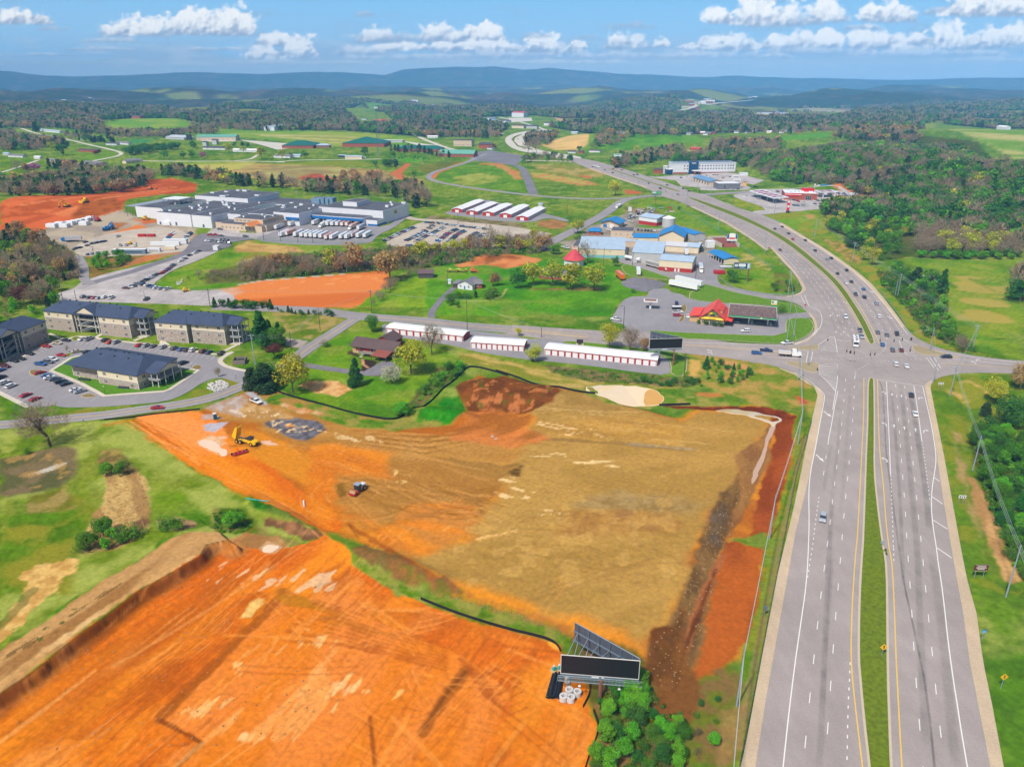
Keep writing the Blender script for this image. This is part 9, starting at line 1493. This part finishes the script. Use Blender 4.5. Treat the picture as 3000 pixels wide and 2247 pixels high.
 # silt fence, guard rails, mesh fences
def fence(name,label,s,h,m,step=3,pm=None,rail=False,th=.04,cat='fence',rough=0):
 p=dens(smooth(plane(px(s)),2,False),step);z=hgt(p[:,0],p[:,1]);c=p[len(p)//2];o=thing(name,label,cat,(c[0],c[1],0));b=MB();n=normals(p)*th;r=random.Random(3)
 for i in range(len(p)-1):
  z0,z1=(h*.55,h)if rail else(0,h);hh=[h*(1-rough*r.random())for _ in(0,1)];V=[]
  for j,(e,sg)in enumerate(((i,1),(i+1,1),(i+1,-1),(i,-1))):V.append((p[e,0]+n[e,0]*sg-c[0],p[e,1]+n[e,1]*sg-c[1],z[e]+z0-(.1 if not rail else 0)))
  V+=[(v[0],v[1],z[i if j in(0,3)else i+1]+z1)for j,v in enumerate(V)];b.add(V,[(0,1,5,4),(2,3,7,6),(4,5,6,7),(0,4,7,3),(1,2,6,5)],m)
 b.build('rail' if rail else 'fence_sheet',o);k=max(1,int(4/step))if len(p)<200 else 4
 for i in list(range(0,len(p),k))[:90]:b=MB();b.box(p[i,0]-c[0]-.05,p[i,0]-c[0]+.05,p[i,1]-c[1]-.05,p[i,1]-c[1]+.05,z[i]-.3,z[i]+h+.08,pm or m);b.build('post',o)
 return o
SILT=mat('black_silt_cloth',(32,32,36),.8);fence('silt_fence','black silt fence curving round the ranch house lawn','H 245,1060 330,1110 500,1160 700,1210 900,1270 1100,1310 1240,1330 1330,1305 1450,1255 1560,1180 1680,1080 1760,1000 1830,920 1870,898 1950,905 2100,945 2212,985 I 100,640 300,700 450,765 600,810 760,850 950,872',.75,SILT,2,rough=.25)
fence('silt_fence','black silt fence between the two earthworks','N 670,212 800,265 950,320 1200,395 1400,440 1470,475 1492,520',.7,SILT,2,rough=.3);fence('silt_fence','sagging black silt fence beside the pipe store','N 1665,700 1665,770 1640,820 1625,848',.7,SILT,2,rough=.3);fence('silt_fence','sagging black silt fence at the lower edge of the excavation','N 1685,868 1700,910 1717,960 1700,1040 1665,1120 1640,1200 1610,1290',.7,SILT,2,rough=.3);fence('silt_fence','short black silt fence right of the muddy pond','I 1470,935 1580,932 1720,928',.8,SILT,2);fence('silt_fence','long low black silt fence beside the lane below the flats','G 850,1190 1000,1178 1200,1150 1450,1120 1620,1105',.5,SILT,2)
fence('guard_rail','dark rubber-topped guard rail beside the southbound shoulder','J 420,562 375,720 318,900 243,1300 P 500,1150 438,1480 400,1660 380,1780',.9,mat('dark_rail',(66,72,84),.5),4,STEEL,True);fence('guard_rail','grey guard rail round the grass hollow','D 1860,625 1950,700 2020,790 2060,870 2030,915 1950,935 1800,930 1600,905 1430,860 1340,770',.85,STEEL,5,RUSTB,True);fence('guard_rail','guard rail on the outside of the upper bend','E 845,1035 900,1110 960,1190 1025,1280',.8,STEEL,5,STEEL,True)
MESHF=mat('green_mesh_fence',(120,160,140),.7)
for s,lab in(('D 930,150 1000,195 1200,290 1400,410 1600,560 1700,640 1820,700','tall green mesh fence along the mill verge'),('B 385,745 500,752 650,760 900,775 1300,785 1380,780','mesh fence below the trailer yard'),('A 980,1000 1250,930','mesh fence on the contractors bank'),('G 120,1115 160,1100 240,1075','short black fence beside the flats bins')):
 p=dens(smooth(plane(px(s)),1,False),5);c=p[0];o=thing('mesh_fence',lab,'fence',(c[0],c[1],0));b=MB()
 for z in np.linspace(.1,2.2,8):
  for i in range(len(p)-1):b.tube((*(p[i]-c),z),(*(p[i+1]-c),z),.03,.03,MESHF,3,False)
 b.build('mesh',o)
 for i in list(range(len(p)))[:95]:b=MB();b.tube((*(p[i]-c),0),(*(p[i]-c),2.4),.05,.05,STEEL,5);b.build('post',o)
 # muddy water
def water(name,s,c,z=.06,rough=.12):
 m=mat(name+'_surface',c,rough,noise=.06,nsc=.2,spec=.4);p=smooth(plane(px(s)),2);q=p+(fbm(p[:,0],p[:,1],3,2,4)[:,None]-.5)*1.6;pave(name,[q],m,z)
water('muddy_pond','I 880,800 960,770 1100,772 1250,775 1400,795 1480,830 1505,880 1490,925 1440,938 1340,935 1250,952 1180,950 1080,915 960,878 870,850',(250,220,176),.0);water('ochre_shallows','I 1355,805 1440,810 1490,850 1498,900 1470,930 1400,935 1335,930',(226,168,66),.012);water('ditch_water','P 296,80 370,74 440,82 520,98 582,118 590,135 560,152 548,175 528,150 480,132 400,114 305,98',(232,206,172),.16);water('puddle','R 60,605 150,575 230,590 300,640 340,680 400,738 370,758 300,730 200,680 110,650',(242,208,176),.0);water('ditch_trickle','P 548,150 560,175 540,215 525,245 510,300 490,350 470,405 452,400 470,340 500,280 515,220 530,190',(206,170,144),.12);water('puddle','K 1700,895 1740,868 1820,885 1780,915 1740,930 1700,920',(210,170,134),.0)
STN=asph('pale_rock',(206,202,200));r_=random.Random(2)
for s,lab,n_ in(('G 1690,900 1780,865 1850,895 1850,930 1760,965 1680,945','heap of pale rocks in the grass by the flats entrance',130),('A 1530,1110 1580,1085 1570,1130 1520,1140','stone outlet apron in the bright grass',25)):
 P_=scatter(s,n_,7,.35);b=MB()
 for q in P_:M_=Matrix.Translation((q[0],q[1],.12))@Matrix.Rotation(r_.uniform(0,6),4,(r_.random(),r_.random(),.5));e=r_.uniform(.25,.6);b.box(-e,e,-e*.6,e*.6,-e*.4,e*.4,STN,M=M_)
 tag(b.build('rock_pile'),lab,'rocks',kind='stuff')
P_=np.vstack([scatter('P 540,130 505,220 430,290 380,400 290,500 250,600 200,750 150,900 90,1030 0,1150 90,1420 260,1000 350,650 520,300',200,3,.3),scatter('M 1250,500 2212,1000 2212,1300 1000,1300',80,4,1),scatter('N 560,130 1250,300 1550,420 1000,250',90,5,.5),scatter('L 0,900 1300,0 2212,900 2212,1200 0,1200',160,6,1)]);b=MB()
zz=hgt(P_[:,0],P_[:,1])
for q,z in zip(P_,zz):M_=Matrix.Translation((q[0],q[1],z))@Matrix.Rotation(r_.uniform(0,6),4,(r_.random(),r_.random(),.5));e=r_.uniform(.06,.2);b.box(-e,e,-e*.6,e*.6,-e*.5,e*.5,mat('clod',(176,142,100),.95,noise=.5,nsc=9),M=M_)
tag(b.build('scattered_stones'),'scattered stones and clods on the bare slopes','stones',kind='stuff')
# sky backdrop with clouds
def build_sky():
# cumulus read as x, y (base centre), half width, height, greyness
 CL=[(70,72,80,42,0),(150,92,40,14,.8),(340,125,90,12,.7),(400,108,90,52,0),(560,103,85,62,0),(650,103,95,80,0),(700,105,50,60,.1),(815,136,55,32,.1),(770,178,60,34,0),(880,172,55,60,0),(1110,124,60,36,.3),(1290,126,70,50,.2),(1390,126,75,50,.1),(1410,124,52,46,0),(1180,126,150,26,.7),(1140,150,65,22,0),(1260,150,100,24,0),(1380,150,110,26,0),(1480,152,70,26,.1),(1590,155,60,46,0),(1640,160,60,34,.2),(1690,146,32,26,0),(1060,165,90,26,.5),(1810,145,45,46,0),(1860,146,55,36,.4),(1935,140,30,22,0),(1845,85,65,18,.9),(1570,112,40,12,.9),(1720,116,40,12,.9),(1070,50,28,14,.9),(2105,70,40,40,0),(2230,74,75,76,0),(2270,78,90,60,.2),(2420,66,62,58,.1),(2360,74,60,28,.6),(2560,64,45,44,.1),(2610,66,75,60,.1),(2830,46,60,60,.1),(2950,50,120,66,.1),(2740,44,40,20,.7),(2100,148,60,50,0),(2150,152,55,48,.1),(2020,150,40,16,.4),(2260,140,30,30,0),(2300,146,60,36,.1),(2350,138,45,44,.1),(2430,142,50,46,0),(2540,146,65,56,0),(2600,142,60,40,.1),(2650,152,40,24,.2),(2700,134,36,40,0),(2770,146,60,72,0),(2840,146,60,40,.1),(2900,142,70,52,.1),(2980,132,45,52,0),(2520,88,55,16,.5),(2270,172,40,18,.3),(2400,160,200,18,.6),(2700,168,220,20,.6),(2100,172,160,18,.6),(1500,172,200,18,.6),(1850,175,200,18,.6),(1200,178,200,16,.6),(800,190,120,12,.6),(500,196,120,10,.5),(1000,190,120,10,.5),(300,150,120,10,.7),(640,150,90,10,.6),(120,165,100,8,.6),(2900,185,160,14,.6),(1650,190,200,12,.5)]
 az=np.radians(np.concatenate([np.arange(-70,-38,.5),np.arange(-38,38,.062),np.arange(38,71,.5)]));el=np.radians(np.concatenate([[-4,-1.5],np.arange(-.6,8.2,.055),np.arange(9,26,1.0)]))
 A,E=np.meshgrid(az,el);A=A.ravel();E=E.ravel();R=42000.
 X=R*np.sin(A);Y=R*np.cos(A);Z=CAMH+R*np.tan(E)
 # where each cloud stands on this distant dome
 dx_,dz_,dy_=X/R,(Z-CAMH)/R,Y/R
 fw=dy_*CP-dz_*SP;up=dy_*SP+dz_*CP
 U=1500+FPX*dx_/np.maximum(fw,.1);V=1123.5-FPX*up/np.maximum(fw,.1)
 t=sst(np.degrees(E),-.2,6.5)[:,None]
 top=lin((128,190,236));mid=lin((156,198,232));low=lin((168,194,222))
 t1=sst(np.degrees(E),0,2.2)[:,None];col=low*(1-t1)+mid*t1;t2=sst(np.degrees(E),2.0,6.5)[:,None];col=col*(1-t2)+top*t2;t3=sst(np.degrees(E),7,25)[:,None];col=col*(1-t3)+lin((70,130,196))*t3
 # thin grey veils between the heaps
 v=fbm(U,V*5,240,4,5);v2=fbm(U,V*6,90,3,15);hz=sst(V,90,165)*(1-sst(V,215,240));mm=(sst(v,.30,.55)*hz*.85)[:,None]
 col=col*(1-mm)+lin((166,184,206))*mm;mm=(sst(v2,.52,.72)*hz*.5)[:,None];col=col*(1-mm)+lin((206,214,226))*mm
 mm=(sst(fbm(U,V*3.5,150,3,25),.6,.8)*(1-hz)*.35)[:,None];col=col*(1-mm)+lin((150,176,204))*mm
 n=fbm(U,V,34,5,7);nb=fbm(U,V*1.3,15,4,8);nd=fbm(U+6,V+7,34,5,7);ns=fbm(U,V,9,3,9)
 for cx,cy,hw,hh,g in CL:
  i=np.nonzero((abs(U-cx)<hw*1.5)&(V<cy+14)&(V>cy-hh*1.6))[0]
  if not len(i):continue
  x=(U[i]-cx)/hw;y=(cy-V[i])/hh
  r=np.sqrt(x*x+(np.maximum(y,0)*.98)**2);wv=(n[i]-.5)*1.25+(nb[i]-.5)*.7+(ns[i]-.5)*.22
  dens=1.3-r+wv*.85;base=sst(y*hh,-7+8*(nb[i]-.5),6+12*(nb[i]-.5));a=sst(dens,.02,.42)*base
  lit=np.clip(.22+.95*y+(n[i]-nd[i])*1.6+(nb[i]-.5)*.5,0,1)*(1-g*.75);lit=sst(lit,.1,.85)[:,None]
  cc=lin((158,172,196))*(1-lit)+lin((250,249,247))*lit;a=(a*(1-.45*g))[:,None];col[i]=col[i]*(1-a)+cc*a
 hb=(1-sst(abs(V-205),10,45))[:,None]*.6;col=col*(1-hb)+np.array([.75,.72,.60])*hb
 nr,nc=len(el),len(az);r=np.arange(nr-1)[:,None]*nc+np.arange(nc-1)[None,:];F=np.stack([r,r+1,r+nc+1,r+nc],-1).reshape(-1,4)
 m=bpy.data.materials.new('cloudy_sky');m.use_nodes=True;tt=m.node_tree;tt.nodes.clear();o=tt.nodes.new('ShaderNodeOutputMaterial');e=tt.nodes.new('ShaderNodeEmission');at=tt.nodes.new('ShaderNodeAttribute');at.attribute_name='col'
 e.inputs[1].default_value=SKYK;tt.links.new(at.outputs['Color'],e.inputs[0]);tt.links.new(e.outputs[0],o.inputs[0])
 tag(link('sky',npmesh('sky',np.stack([X,Y,Z],1),F,m,col,smooth=True)),None,kind='structure')
SKYK=.80
build_sky()
# the air
def build_haze():
 b=MB();m=bpy.data.materials.new('haze_air');m.use_nodes=True;t=m.node_tree;t.nodes.clear();o=t.nodes.new('ShaderNodeOutputMaterial');v=t.nodes.new('ShaderNodeVolumePrincipled')
 v.inputs['Color'].default_value=(.19,.53,1,1);v.inputs['Density'].default_value=.00009;v.inputs['Anisotropy'].default_value=-.35;t.links.new(v.outputs[0],o.inputs['Volume'])
 b.box(-46000,46000,-1200,15900,-200,400,m);tag(b.build('haze'),None,kind='stuff')
build_haze()
